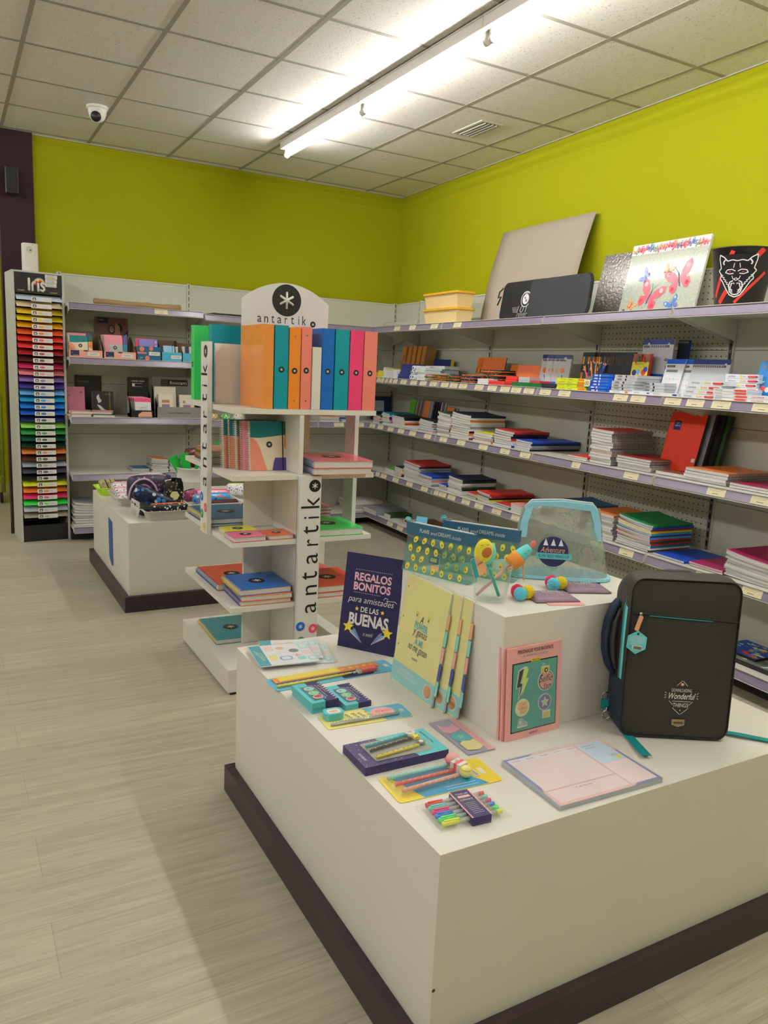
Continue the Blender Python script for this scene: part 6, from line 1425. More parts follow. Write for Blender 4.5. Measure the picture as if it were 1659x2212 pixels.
# display cartons of planners on the second back shelf (z = 1.392)
CARD_ = ink('brown cardboard', 120, 100, 75, .8); ZS = 1.3925
def carton(label, x0, x1, hf, hb, front, y0=-.475, y1=-.25, z=ZS, inner=CARD_, price=None, deco=None):
    r = thing('display_carton', label, 'display box', T((x0 + x1) / 2, y0, z)); w = (x1 - x0) / 2 - .003; d = y1 - y0; b = MB(); t = .003
    b.box(-w, w, 0, t, 0, hf, front); b.box(-w, w, d - t, d, 0, hb, inner, front); b.box(-w, w, t, d - t, 0, t, inner)
    for s_ in (-1, 1):
        x = s_ * (w - t); xo = s_ * w; a, c = sorted((x, xo))
        b.add([(a, t, 0), (a, d, 0), (a, d, hb), (a, d * .72, hb), (a, t, hf), (c, t, 0), (c, d, 0), (c, d, hb), (c, d * .72, hb), (c, t, hf)], [(0, 4, 3, 2, 1), (5, 6, 7, 8, 9), (4, 9, 8, 3), (3, 8, 7, 2), (0, 5, 9, 4)], inner)
    if deco: b.M = T(0, -.0004, 0, 90); deco(b, w, hf); b.M = Matrix.Identity(4)
    b.build('carton', r)
    if price: b = MB(); b.M = T(w * .45, -.001, hf * .5, 90); b.box(-.042, .042, -.014, .014, 0, .0006, WHITEP); b.text(price, 0, 0, .001, .013, GREYINK, .05, slant=.2); b.M = Matrix.Identity(4); b.build('price_label', r)
    return r
SAL = ink('carton salmon', 205, 145, 120, .5); CTEAL = ink('carton petrol', 20, 85, 110, .5); CBL = ink('carton sky', 70, 155, 175, .5)
def d1(b, w, h): b.box(-w + .01, -w + .07, .012, h - .004, 0, .0004, NAVY); b.logo(-w + .022, h * .6, .0006, .006, NAVY, WHITEP); b.disc(.0, h * .9, .0004, .018, ink('brown dot', 90, 55, 50), 14, 0, .006); b.lines(-w + .03, -w + .075, .008, .02, 2, .0008, WHITEP)
def d3(b, w, h): [b.disc(x, y, .0004, rr_, ink('coral dot', 225, 110, 95), 20) for x, y, rr_ in ((-.055, .085, .018), (-.015, .018, .017), (.015, .09, .016))]; b.bar(-.09, .055, -.02, .055, .012, .0005, ink('coral dot', 0, 0, 0)); b.text('- 20', -.065, .02, .0006, .010, WHITEP, .03)
def d4(b, w, h): b.text('agenda', 0, h * .75, .0004, .009, CTEAL, .04); b.lines(-.03, .03, h * .4, h * .6, 2, .0004, CTEAL, .001); b.text('- 20', -w + .03, h * .2, .0004, .009, NAVY, .03)
carton('leftmost display carton, salmon front, holding teal and cream patched planners', -3.032, -2.792, .055, .185, SAL, price='16,85€', deco=d1)
carton('second display carton from the left with pink and grey planners', -2.785, -2.548, .055, .17, SAL, price='16,85€', deco=d1)
carton('petrol blue display carton with coral discs on the second back shelf', -2.543, -2.361, .105, .10, CTEAL, y1=-.36, price='9,45€', deco=d3)
carton('sky blue display carton next to the petrol one', -2.357, -2.199, .070, .165, CBL, price='9,30€', deco=d4)
carton('rightmost sky blue display carton beside the green binder', -2.195, -2.035, .070, .150, CBL, price='9,30€', deco=d4)
patch_nb('teal, cream and coral planner facing out in the leftmost carton', T(-3.020, -.425, ZS + .006, -10), w=.165, h=.155, kind=0, group='planners in the display cartons')
patch_nb('rose topped planner behind the teal one in the leftmost carton', T(-3.022, -.385, ZS + .03, -10), w=.165, h=.15, kind=1, group='planners in the display cartons')
patch_nb('rose and grey planner facing out in the second carton', T(-2.768, -.425, ZS + .006, -10), w=.165, h=.175, kind=1, group='planners in the display cartons')
patch_nb('rear planner in the second carton, its coil showing at left', T(-2.780, -.395, ZS + .006, -10), w=.165, h=.175, kind=1, group='planners in the display cartons')
LAV = spots('lavender print', (120, 115, 175), [(120, 115, 175), (200, 185, 190), (120, 115, 175), (120, 115, 175), (225, 110, 95)], 60, thr=.3)
def slab(label, x, y, z, w, h, t, mm, cat='planner', lean=10, coil=None, band=None, grp=None, draw=None, FR=BW):
    r = thing('planner', label, cat, FR @ T(x, y, z, -lean), grp); b = MB(); b.box(-w / 2, w / 2, 0, t, 0, h, PAPER); b.box(-w / 2 - .001, w / 2 + .001, -.001, 0, -.0, h + .001, mm); b.box(-w / 2 - .001, w / 2 + .001, t, t + .001, 0, h + .001, mm)
    if draw: b.M = T(0, -.0014, 0, 90); draw(b, w, h); b.M = Matrix.Identity(4)
    b.build('cover_and_pages', r)
    if coil:
        b = MB()
        for k in range(16): z_ = h * (k + .6) / 16.2; b.tube([(-w / 2 + .006, -.002, z_), (-w / 2 - .006, .0, z_), (-w / 2 - .006, t, z_), (-w / 2 + .004, t + .002, z_)], .0013, coil, 4, False)
        b.build('spiral_binding', r)
    if band: b = MB(); b.box(w * .30, w * .34, -.0024, -.0012, 0, h + .002, band); b.build('elastic_band', r)
    return r
slab('lavender planner with a coral band in the petrol carton', -2.445, -.44, ZS + .006, .135, .155, .014, LAV, band=PINK)
slab('coral edged planner behind the lavender one in the petrol carton', -2.47, -.415, ZS + .006, .13, .16, .014, PINK, lean=8)
slab('pale blue planner in the first sky blue carton', -2.29, -.44, ZS + .006, .085, .115, .012, ink('pale blue planner', 150, 190, 205, .4), band=BLACK)
for k in range(2): slab(['white edged planner right of the pale blue one', 'dark edged planner left of the pale blue one'][k], [-2.225, -2.335][k], -.42, ZS + .006, .018, .11, .05, [PAPER, NAVY][k], lean=6)
for k in range(5): slab(['first slim planner spine in the last sky blue carton', 'second slim planner spine in the last sky blue carton', 'third slim planner spine in the last sky blue carton', 'fourth slim planner spine in the last sky blue carton', 'fifth slim planner spine beside the green binder'][k], -2.175 + .028 * k, -.43, ZS + .006, .018, .115, .08, [PAPER, NAVY, PAPER, ink('grey spine', 110, 110, 115), PAPER][k], lean=5, grp='slim planners in the last sky blue carton')
# photo sign behind the cartons
def photo(b, w, h):
    b.box(-w / 2, w / 2, 0, h, 0, .0004, ink('photo dusk pink', 125, 75, 72, .4)); b.text('summer', -w * .32, h * .93, .0010, .009, PALE, .04); b.box(-w / 2 + .02, -w / 2 + .10, h * .86, h, .0004, .0008, ink('photo teal', 30, 50, 60))
    SK = ink('photo skin', 170, 120, 95, .5); HR = ink('photo hair', 35, 25, 28, .5); SH = ink('photo dark clothes', 30, 28, 35, .5)
    b.disc(.0, h * .70, .0008, .026, HR, 20, 0, .035); b.disc(.0, h * .70, .0012, .018, SK, 18, 0, .026); b.bar(-.008, h * .73, .010, h * .73, .004, .0016, HR); b.bar(-.006, h * .63, .006, h * .63, .004, .0016, WHITEP)
    b.disc(.055, h * .74, .0010, .028, HR, 20, 0, .036); b.poly([(.03, h * .9), (.06, h * .78), (.07, h * .45), (.03, h * .4), (.02, h * .6)], .0013, SK)
    b.poly([(.02, 0), (.125, 0), (.125, h * .7), (.09, h * .55), (.05, h * .35)], .0018, SH); b.poly([(-.05, 0), (.04, 0), (.03, h * .45), (-.01, h * .5), (-.03, h * .35)], .0016, HR); b.poly([(.01, 0), (.05, 0), (.035, h * .35)], .0020, PALE)
    b.poly([(-.115, h * .1), (-.03, h * .05), (-.02, h * .35), (-.06, h * .55), (-.11, h * .5)], .0012, ink('photo grey sand', 150, 140, 130)); b.disc(-.09, h * .38, .0016, .015, PALE); b.disc(-.09, h * .44, .0018, .014, ink('photo cap green', 40, 75, 65), 14, 0, .006)
    b.text('antartik', .108, h * .45, .0024, .016, PALE, .09, rot=90)
leaning('picture_sign', 'photo sign of two people laughing, standing behind the display cartons', 'sign', -2.658, .10, ZS + .02, .25, .30, .004, [PALE, CARD_], 4, 0, photo, None, BW)
# third back shelf (z = .953)
ZQ = .9535
slab('pink coiled planner with small figures at the left end of the shelf', -2.955, -.24, ZQ, .125, .215, .012, spots('pink figure print', (190, 110, 125), [(190, 110, 125), (120, 60, 60), (225, 190, 170), (190, 110, 125)], 34, thr=.25), coil=METAL, lean=7)
def lady(b, w, h):
    b.poly([(-.045, h * .80), (-.030, h * .88), (-.022, h * .70), (-.010, h * .62), (-.016, h * .55), (-.036, h * .50), (-.040, h * .62), (-.048, h * .70)], .0004, PALE); b.bar(-.036, h * .74, -.024, h * .76, .002, .0008, BLACK); b.disc(-.016, h * .60, .0008, .003, YEL)
    b.poly([(-.045, h * .45), (-.03, h * .30), (.0, h * .14), (.05, h * .06), (.075, h * .06), (.07, h * .16), (.03, h * .20), (.01, h * .24), (-.02, h * .40)], .0004, PALE); b.text('life goes on', .04, h * .88, .0006, .008, YEL, .045)
slab('black coiled planner with a white line drawn lady and gold band', -2.758, -.24, ZQ, .160, .185, .014, ink('black cover', 32, 24, 20, .4), coil=METAL, band=ink('gold band', 120, 95, 50), lean=6, draw=lady)
leaning('display_backboard', 'dark grey display backboard behind the two large planners', 'display board', -2.84, .07, ZQ, .20, .30, .004, [ink('dark board', 48, 48, 44), CARD_], 1, 0, lambda b, w, h: b.text('Quodpal', -.04, h * .84, .0006, .022, GREYINK, .09), None, BW)
for k, (x, y, z, w, rz_, mm, lab) in enumerate(((-2.955, -.37, ZQ, .16, 3, PK, 'lower left pink edged planner lying on the back shelf'), (-2.945, -.36, ZQ + .022, .155, -3, PK, 'upper left pink edged planner lying on the back shelf'), (-2.78, -.39, ZQ, .16, -10, DARKW, 'lower right dark edged planner lying on the back shelf'), (-2.79, -.37, ZQ + .022, .15, -14, SAL, 'upper right salmon edged planner lying on the back shelf'))):
    b = MB(); b.box(-w / 2, w / 2, -.10, .10, .001, .018, PAPER); b.box(-w / 2 - .002, w / 2 + .002, -.102, .102, .018, .0195, mm); b.box(-w / 2 - .002, w / 2 + .002, -.102, .102, 0, .0012, mm); b.tube([(-w / 2, -.1, .01), (-w / 2, .1, .01)], .009, mm, 8); o = b.build('planner'); o.matrix_world = T(x, y, z, 0, 0, rz_); tag(o, lab, 'planner')
r = thing('agenda_stand', 'black counter stand of small diaries with AGENDA on its back board', 'display box', T(-2.505, -.46, ZQ)); b = MB(); w = .082
b.box(-w, w, 0, .004, 0, .055, BLACK); b.box(-w, w, .15, .155, 0, .305, BLACK); b.box(-w, w, .004, .15, 0, .004, BLACK)
for s_ in (-1, 1): x = s_ * w; b.add([(x, 0, 0), (x, .15, 0), (x, .15, .21), (x, .0, .055)], [(0, 1, 2, 3), (3, 2, 1, 0)], BLACK)
b.M = T(0, -.0005, 0, 90); b.poly([(-.03, .005), (.075, .005), (.07, .045), (.0, .045), (-.03, .025)], .0004, SAL); b.M = T(0, .149, 0, 90); b.text('AGENDA / DIARY', 0, .275, .0004, .011, PALE, .10); b.box(-.045, -.025, .235, .255, 0, .0004, PALE); b.box(-.045, .03, .232, .234, 0, .0004, PALE); b.box(-.045, .03, .256, .258, 0, .0004, PALE)
b.M = Matrix.Identity(4); b.build('stand', r)
SPK = spots('speckled cover', (200, 195, 185), [(200, 195, 185), (90, 90, 90), (200, 195, 185)], 160, thr=.3)
for k in range(5): slab(['frontmost small diary with a pink strip in the black stand', 'second small diary in the black stand', 'third small diary in the black stand', 'fourth small diary in the black stand', 'rearmost small diary in the black stand'][k], -2.495 - .010 * k, -.442 + .016 * k, ZQ + .03, .125, .120 + .002 * k, .010, SPK, coil=DARKW, lean=12, draw=lambda b, w, h: (b.box(-w / 2, w / 2, h - .03, h, .0004, .0007, PINK), b.text('AGENDA', 0, .045, .0008, .009, GREYINK, .05), b.text('2021 2022', 0, .025, .0008, .012, GREYINK, .07)), grp='small diaries in the black stand')
r = thing('brand_stand', 'grey cardboard counter display with finocam lettering on the back shelf', 'display box', T(-2.212, -.462, ZQ)); b = MB(); w = .178; GC = ink('grey display card', 120, 118, 108, .6)
b.box(-w, w, 0, .004, 0, .085, GC); b.box(-w, w, .18, .184, 0, .315, GC); b.box(-w, w, .004, .18, 0, .004, GC)
for s_ in (-1, 1): x = s_ * w; b.add([(x, 0, 0), (x, .18, 0), (x, .18, .25), (x, .0, .085)], [(0, 1, 2, 3), (3, 2, 1, 0)], GC)
b.M = T(0, -.0005, 0, 90); b.text('www.finocam.com', .0, .04, .0004, .017, DARKW, .18); b.M = T(0, .179, 0, 90); b.box(-.108, .108, .245, .295, 0, .0005, BLACK); b.text('finocam', .030, .27, .0010, .026, PALE, .135); [b.bar(-.104, .255 + .014 * k, -.055, .255 + .014 * k, .001, .0009, PALE) for k in range(3)]; b.M = Matrix.Identity(4); b.build('stand', r)
KR = ink('kraft cream cover', 205, 190, 165, .5)
def kd(b, w, h): b.box(-.03, .03, h * .62, h * .74, .0004, .0007, ink('kraft print', 160, 110, 80)); b.box(-.03, .03, h * .40, h * .55, .0004, .0007, ink('mauve print', 140, 105, 125)); b.disc(.01, h * .2, .0006, .02, ink('violet print', 110, 90, 130))
slab('large cream coiled planner in the grey finocam stand', -2.310, -.40, ZQ + .006, .170, .235, .012, KR, coil=DARKW, lean=8, draw=kd)
slab('smaller cream coiled planner in front of the large one in the stand', -2.315, -.435, ZQ + .006, .115, .18, .012, KR, coil=DARKW, lean=8, draw=kd)
slab('cream coiled planner at the right of the grey stand', -2.145, -.425, ZQ + .006, .12, .175, .012, KR, coil=DARKW, lean=8, draw=kd)
# film roll lying on the top back shelf
b = MB(); rr = random.Random(9)
for k in range(3):
    pts = [(-.32 + .08 * i, rr.uniform(-.012, .012) + .02 * k, .019 + rr.uniform(-.004, .008) + .004 * k) for i in range(9)]
    b.tube(pts, .021 - .003 * k, clear('amber film', (.75, .62, .42), .45, .15) if k else ink('brown paper roll', 140, 110, 70, .4), 7)
o = b.build('film_roll'); o.matrix_world = T(-2.52, -.44, 1.783); tag(o, 'crumpled roll of clear film and brown paper on the top back shelf', 'film roll')
b = MB(); b.box(-.15, .15, -.12, .12, 0, .02, DARKW); o = b.build('tray_insert'); o.matrix_world = T(-1.80, -.34, 1.769); tag(o, 'flat dark tray on the top shelf behind the white tower', 'tray')
for k in range(4):
    b = MB(); b.ball((0, 0, .028), .03, spots('bagged toys %d' % k, [(190, 150, 90), (90, 160, 90), (200, 190, 175), (205, 90, 60)][k], [(220, 190, 120), (60, 120, 60), (230, 225, 210)], 70, .15), 14, 10, (1.5, .8, .95), .06, k); b.tube([(.0, 0, .055), (.01, 0, .075)], .006, CLEAR, 6); o = b.build('goods_bag'); o.matrix_world = T(-1.93 + .105 * k, -.42, .936); tag(o, ['tan patterned bag seen just right of the letter board under the tower top', 'green patterned bag seen under the tower top', 'pale bag seen under the tower top beside the red one', 'red patterned bag rightmost under the tower top'][k], 'bag')
# ------------------------------------------------------------------ goods on the top right shelf (z = 1.769) and second shelf (z = 1.339)
ZU = 1.7695
# curved sheet of grey board
b = MB(); N = 14; vs = []
for i in range(N + 1):
    t = i / N
    for j in range(9):
        s = j / 8; bow = .018 * math.sin(math.pi * t) + .008 * math.sin(math.pi * s)
        x = (-.02 + 1.02 * s) * (1 - .0 * t); vs.append((x, -.185 + .165 * t - bow, .69 * t))
fs = [(i * 9 + j, i * 9 + j + 1, (i + 1) * 9 + j + 1, (i + 1) * 9 + j) for i in range(N) for j in range(8)]
k0 = len(vs); vs2 = [(x, y + .0025, z) for x, y, z in vs]; allv = vs + vs2
fs += [tuple(a + k0 for a in q[::-1]) for q in fs]
fs += [(i * 9, (i + 1) * 9, (i + 1) * 9 + k0, i * 9 + k0) for i in range(N)] + [(i * 9 + 8, i * 9 + 8 + k0, (i + 1) * 9 + 8 + k0, (i + 1) * 9 + 8) for i in range(N)] + [(N * 9 + j, N * 9 + j + 1, N * 9 + j + 1 + k0, N * 9 + j + k0) for j in range(8)]
GB = ink('grey beige board', 152, 136, 116, .85, noise=.02); b.add(allv, fs, GB, True)
o = b.build('grey_board_sheet'); o.matrix_world = RW @ T(1.77, -.012, ZU, 0, 0, 0); tag(o, 'large bowed sheet of grey board leaning on the lime wall', 'board')
# stacked storage boxes with yellow lids
YLID = ink('yellow lid plastic', 245, 185, 40, .35); YBOX = clear('milky yellow plastic', (.86, .80, .58), .25, .3)
for k in range(2):
    r = thing('storage_box', ['lower milky storage box with a yellow lid on the top shelf', 'upper milky storage box with a yellow lid on the top shelf'][k], 'storage box', RW @ T(1.56, -.30, ZU + .118 * k))
    b = MB(); b.add([(-.235, -.12, 0), (.225, -.12, 0), (.225, .0, 0), (-.235, .0, 0), (-.255, -.135, .10), (.235, -.135, .10), (.235, .015, .10), (-.255, .015, .10)], [(0, 3, 2, 1), (0, 1, 5, 4), (1, 2, 6, 5), (2, 3, 7, 6), (3, 0, 4, 7)], ink('milky cream plastic', 215, 185, 125, .35)); b.build('box', r)
    b = MB(); b.rrect(-.272, .252, -.15, .03, .117, YLID, .03, .016); b.build('lid', r, bevel=.003)
# laptop sleeves
def sleeve(label, s, d, w, h, t, m, draw=None, lean=7, strap=False):
    r = thing('laptop_sleeve', label, 'laptop sleeve', RW @ T(s, -d, ZU + .001, -lean)); b = MB()
    b.M = T(0, 0, 0, 90); b.rrect(-w / 2, w / 2, 0, h, 0, m, .045, t); b.M = Matrix.Identity(4); b.build('sleeve_body', r, bevel=.008)
    b = MB(); b.M = T(0, t * .5, 0, 90); pts = []
    for cx, cz, a0 in ((w / 2 - .035, h - .035, 0), (-w / 2 + .035, h - .035, 90)):
        for k in range(6): a = math.radians(a0 + 18 * k); pts.append((cx + .0365 * math.cos(a), cz + .0365 * math.sin(a), 0))
    pts = [(w / 2 + .0015, h * .4, 0)] + pts + [(-w / 2 - .0015, h * .4, 0)]; b.tube(pts, .003, BLK, 6); b.M = Matrix.Identity(4); b.build('zip', r)
    if draw: b = MB(); b.M = T(0, -.0006, 0, 90); draw(b, w, h); b.M = Matrix.Identity(4); b.build('print', r)
    if strap: b = MB(); b.tube([(-w / 2 + .0, 0, h - .03), (-w / 2 - .03, -.01, h - .06), (-w / 2 - .035, -.01, h - .10), (-w / 2 - .01, -.005, h - .09), (-w / 2 - .03, -.01, h - .15)], .005, BLK, 6); b.tube([(-w / 2 - .01, -.004, h - .035), (-w / 2 + .01, -.004, h - .03)], .006, METAL, 6); b.build('strap', r)
    return r
def urb(b, w, h):
    b.disc(.045, h * .52, .0004, .052, PALE, 28); b.disc(.045, h * .52, .0008, .046, BLACK, 28); b.disc(.045, h * .52, .0012, .034, PALE, 28, 0); b.text('URBAN', .045, h * .52 + .040, .0016, .010, PALE, .05); b.disc(.038, h * .55, .0016, .008, GREYINK); b.disc(.052, h * .48, .0016, .010, GREYINK)
    b.text('101', .02, h * .27, .0004, .045, ink('silver print', 140, 138, 130), .10, slant=.2); b.text('rever', .03, h * .12, .0004, .026, ink('silver print', 0, 0, 0), .11, slant=.25)
    for k in range(5): b.bar(-.075 - .004 * k, h * (.20 + .03 * k), -.036, h * (.20 + .03 * k), .003, .0005, ink('silver print', 0, 0, 0))
sleeve('black laptop sleeve with a round white print and grey lettering', 2.52, .395, .46, .255, .03, ink('black nylon', 20, 19, 20, .5), urb, 8, True)
sleeve('plain charcoal laptop sleeve in front of the printed one', 2.985, .465, .56, .235, .03, ink('charcoal neoprene', 44, 46, 46, .7, bump=.3, bscale=400), None, 5)
# folders standing by the wall
def silver(b, w, h): b.text('magnetic', w * .36, h * .45, .001, .05, ink('silver print', 0, 0, 0), .30, rot=90)
HOLO = mat('silver foil', (.13, .12, .11), .20, metal=.7, noise=.2, nscale=9, bump=.5, bscale=60)
leaning('foil_folder', 'silver foil folder leaning behind the butterfly one on the top shelf', 'folder', 3.17, .140, ZU, .48, .405, .008, [HOLO, DARKW], 11, 0, silver)
BUT = spots('tiny flower print', (165, 165, 146), [(110, 150, 150), (220, 205, 120), (185, 185, 165), (150, 175, 120)], 150, .12, thr=.35)
def butterfly(b, x, y, s, c, rot=0):
    Mo = b.M; b.M = b.M @ T(x, y, .0012, 0, 0, rot)
    for q in (-1, 1):
        b.poly([(q * s * a, s * c_) for a, c_ in ((.04, 0), (.25, .45), (.60, .80), (.92, .85), (.98, .55), (.75, .15), (.4, -.05))], .0004, c); b.poly([(q * s * a, s * c_) for a, c_ in ((.04, 0), (.4, -.05), (.70, -.15), (.72, -.50), (.50, -.72), (.28, -.60), (.1, -.2))], .0004, c)
        b.disc(q * s * .68, s * .55, .0008, s * .14, ink('wing spot', 235, 190, 190)); b.disc(q * s * .5, -s * .42, .0008, s * .12, ink('wing spot red', 200, 40, 60))
    b.bar(0, -s * .45, 0, s * .35, s * .07, .0012, ink('wing body', 70, 80, 110)); [b.bar(0, s * .35, q * s * .2, s * .75, s * .02, .0012, BLACK) for q in (-1, 1)]; b.M = Mo
BC = [ink('butterfly coral', 225, 90, 100, .2), ink('butterfly blue', 70, 115, 170, .2), ink('butterfly orange', 235, 160, 80, .2), ink('butterfly green', 100, 150, 120, .2)]
def bfly(b, w, h):
    rr = random.Random(4); b.box(-w / 2, w / 2, h * .86, h, .0002, .0006, ink('band cream', 225, 215, 200, .2))
    for k in range(26): butterfly(b, -w / 2 + .02 + (w - .04) * k / 25, h * rr.uniform(.90, .94), rr.uniform(.018, .027), BC[rr.choice((0, 0, 1, 2, 3, 0))], rr.uniform(-60, 60))
    butterfly(b, -.06, h * .27, .098, BC[0], -20); butterfly(b, .13, h * .47, .098, BC[0], 20); butterfly(b, .12, h * .14, .05, BC[1], 30); butterfly(b, .04, h * .60, .042, BC[2], -20); butterfly(b, -.19, h * .16, .038, BC[2], -30); butterfly(b, -.13, h * .55, .045, BC[1], 60)
    b.box(-w / 2 + .03, -w / 2 + .05, .02, .05, .0004, .0008, BLACK)
leaning('butterfly_folder', 'glossy folder with coral and blue butterflies leaning on the top shelf', 'folder', 3.50, .185, ZU, .565, .425, .012, [BUT, PALE], 11, 0, bfly)
# wolf bin
r = thing('waste_bin', 'black waste bin with a white snarling wolf head and red slashes', 'bin', RW @ T(4.16, -.30, ZU)); BINB = ink('black bin plastic', 24, 22, 24, .3)
b = MB(); b.lathe([(0, 0), (.105, 0), (.142, .262), (.147, .266), (.146, .270), (.138, .268), (.101, .006), (0, .006)], BINB, 48); b.build('pail', r)
def onbin(b, pts, m, off=.0012):
    # wrap a flat outline (x = arc length, y = height) round the bin
    vs = []
    for x, y in pts:
        rad = .105 + .037 * y / .262 + off; a = math.radians(-60) + x / .125; vs.append((rad * math.cos(a), rad * math.sin(a), y))
    n = len(pts); b.add(vs, [tuple(range(n))], m)
def strip(b, pts, w, m, off=.0040):
    for (x0, y0), (x1, y1) in zip(pts, pts[1:]):
        d = Vector((x1 - x0, y1 - y0)); n_ = Vector((-d.y, d.x)).normalized() * w / 2 if d.length else Vector((0, w / 2)); onbin(b, [(x0 - n_.x, y0 - n_.y), (x1 - n_.x, y1 - n_.y), (x1 + n_.x, y1 + n_.y), (x0 + n_.x, y0 + n_.y)], m, off)
b = MB(); REDB = ink('red slash', 190, 50, 40, .3); WB_ = ink('wolf white', 215, 210, 200, .3)
for x0, y0, x1, y1, w in ((-.115, .05, -.02, .25, .018), (-.085, .02, .10, .26, .022), (.0, .02, .13, .16, .014)):
    for k in range(8): t0 = k / 8; t1 = (k + 1) / 8; strip(b, [(x0 + (x1 - x0) * t0, y0 + (y1 - y0) * t0), (x0 + (x1 - x0) * t1, y0 + (y1 - y0) * t1)], w, REDB, .0010)
head = [(.0, .045), (-.025, .055), (-.045, .085), (-.062, .115), (-.075, .130), (-.068, .145), (-.082, .165), (-.070, .175), (-.078, .215), (-.076, .235), (-.055, .222), (-.040, .205), (-.020, .210), (0, .205)]
full = head + [(-x, y) for x, y in head[::-1][1:]]
for (a_, c_) in ((0, 1),): 
    for q in range(len(head) - 1):
        (xa, ya), (xb, yb) = head[q], head[q + 1]
        for g in range(5):
            t0, t1 = g / 5, (g + 1) / 5; Q = [(xa * t0, ya), (xa * t1, ya), (xb * t1, yb), (xb * t0, yb)]
            onbin(b, Q, BINB, .0026); onbin(b, [(-x, y) for x, y in Q][::-1], BINB, .0026)
for s_ in (1, -1):
    F = lambda L: [(s_ * x, y) for x, y in L]
    strip(b, F(head), .0045, WB_, .0042); strip(b, F([(-.050, .212), (-.060, .200), (-.055, .190)]), .006, WB_, .0044)
    for k in range(7): strip(b, F([(-.075 + .008 * k, .150 - .011 * k), (-.060 + .008 * k, .142 - .011 * k)]), .004, WB_, .0044)
    strip(b, F([(-.005, .160), (-.020, .168), (-.040, .166), (-.048, .155), (-.030, .148), (-.012, .150)]), .004, WB_, .0044); onbin(b, F([(-.036, .158), (-.024, .154), (-.022, .160)]), REDB, .0048)
    strip(b, F([(-.010, .195), (-.014, .175)]), .003, WB_, .0044); strip(b, F([(-.004, .120), (-.014, .128), (-.018, .140)]), .003, WB_, .0044)
    strip(b, F([(-.012, .118), (-.026, .112), (-.030, .095), (-.026, .070), (-.012, .058), (0, .056)]), .005, WB_, .0044); strip(b, F([(-.008, .108), (-.020, .104), (-.022, .075), (-.010, .066)]), .003, WB_, .0044)
    onbin(b, F([(-.020, .108), (-.015, .108), (-.0175, .090)]), WB_, .0048); onbin(b, F([(-.018, .068), (-.013, .068), (-.0155, .082)]), WB_, .0048); onbin(b, F([(-.009, .108), (-.004, .108), (-.0065, .100)]), WB_, .0048)
strip(b, [(-.008, .126), (0, .130), (.008, .126), (.004, .120), (-.004, .120), (-.008, .126)], .003, WB_, .0044); b.build('wolf_print', r)
# loose film at the left end of the top shelf
b = MB(); rr = random.Random(5)
b.tube([(-.30 + .075 * k, rr.uniform(-.015, .015), .016 + rr.uniform(-.004, .008)) for k in range(9)], .016, clear('cloudy film', (.85, .86, .78), .55, .2), 7); o = b.build('film_bundle'); o.matrix_world = RW @ T(.95, -.45, ZU); tag(o, 'crumpled clear film lying along the top shelf left of the storage boxes', 'film')

# second shelf
ZV = 1.3395
def boxes(s0, s1, d0, z0, h, n, top, front, lab, depth=.15, grp=None, draw=None, js=.003, name='flat_box', step=0, cat='box', stepd=0):
    for k in range(n):
        w = (s1 - s0); b = MB(); b.box(-w / 2, w / 2, 0, depth, 0, h * .94, front, top)
        if draw: b.M = T(0, -.0004, h * .47, 90); draw(b, w, h); b.M = Matrix.Identity(4)
        o = b.build(name); o.matrix_world = RW @ T((s0 + s1) / 2 + RND.uniform(-js, js) + step * k, -d0 + RND.uniform(0, js) + stepd * k, z0 + h * k, 0, 0, RND.uniform(-1, 1))
        tag(o, f'{lab}, {place_word(n - 1 - k, n)} of its pile' if n > 1 else lab, cat, grp or (lab if n > 1 else None))
YB = ink('yellow carton', 225, 205, 50, .4); OR_ = ink('orange carton', 235, 160, 50, .4); WC = ink('white carton', 205, 203, 195, .35); NB_ = ink('dark blue carton', 32, 45, 105, .35); BLC = ink('bright blue carton', 25, 80, 175, .3); GYC = ink('grey white carton', 178, 176, 170, .35)
LY = ink('lime yellow carton', 205, 215, 45, .3); RC = ink('red carton', 205, 60, 55, .3); GC2 = ink('green packet', 30, 95, 50, .35); DKC = ink('dark packet', 40, 42, 50, .35); ORC = ink('orange packet', 225, 110, 35, .3)
txt = lambda t, c, frac=.5, h_=.45: (lambda b, w, h: b.text(t, -w * .12, 0, .0004, h * h_, c, w * frac))
boxes(.505, .60, .47, ZV, .023, 2, OR_, OR_, 'orange rubber box at the far end, second shelf', .08)
boxes(.61, .70, .475, ZV, .020, 3, YB, YB, 'yellow rubber box near the far end', .08)
boxes(.53, .66, .36, ZV, .028, 3, YB, YB, 'pale yellow box behind the rubbers, second shelf', .1)
boxes(.71, .78, .475, ZV, .018, 4, WC, WC, 'white rubber box left of the blue cartons', .08)
boxes(.79, .965, .475, ZV, .018, 4, WC, WC, 'white eraser carton beside the blue cartons', .08, draw=txt('MILAN', GREYINK))
boxes(.985, 1.175, .475, ZV, .0205, 6, NB_, NB_, 'dark blue flat carton on the second shelf', .2, js=.006, step=-.010, stepd=.012)
for k in range(4):
    b = MB(); b.M = T(0, 0, 0, 90); b.disc(0, .02, 0, .019, WC, 16, .15); b.disc(0, .02, .0006, .009, BLACK, 12); b.M = Matrix.Identity(4); o = b.build('paper_tube'); x = [1.215, 1.255, 1.235, 1.25][k]; o.matrix_world = RW @ T(x, -.475, ZV + [0, 0, .036, .072][k] + .0005); tag(o, ['left bottom white tube beside the blue cartons', 'right bottom white tube beside the blue cartons', 'white tube resting on the bottom two', 'topmost white tube beside the blue cartons'][k], 'tube')
boxes(1.285, 1.43, .465, ZV, .0195, 5, WC, WC, 'white pencil carton on the second shelf', .15, js=.012, draw=txt('cariocas', ink('print amber', 215, 150, 60), .3))
boxes(1.06, 1.42, .27, ZV, .045, 2, NB_, WC, 'long white backed carton behind the pencil cartons', .12)
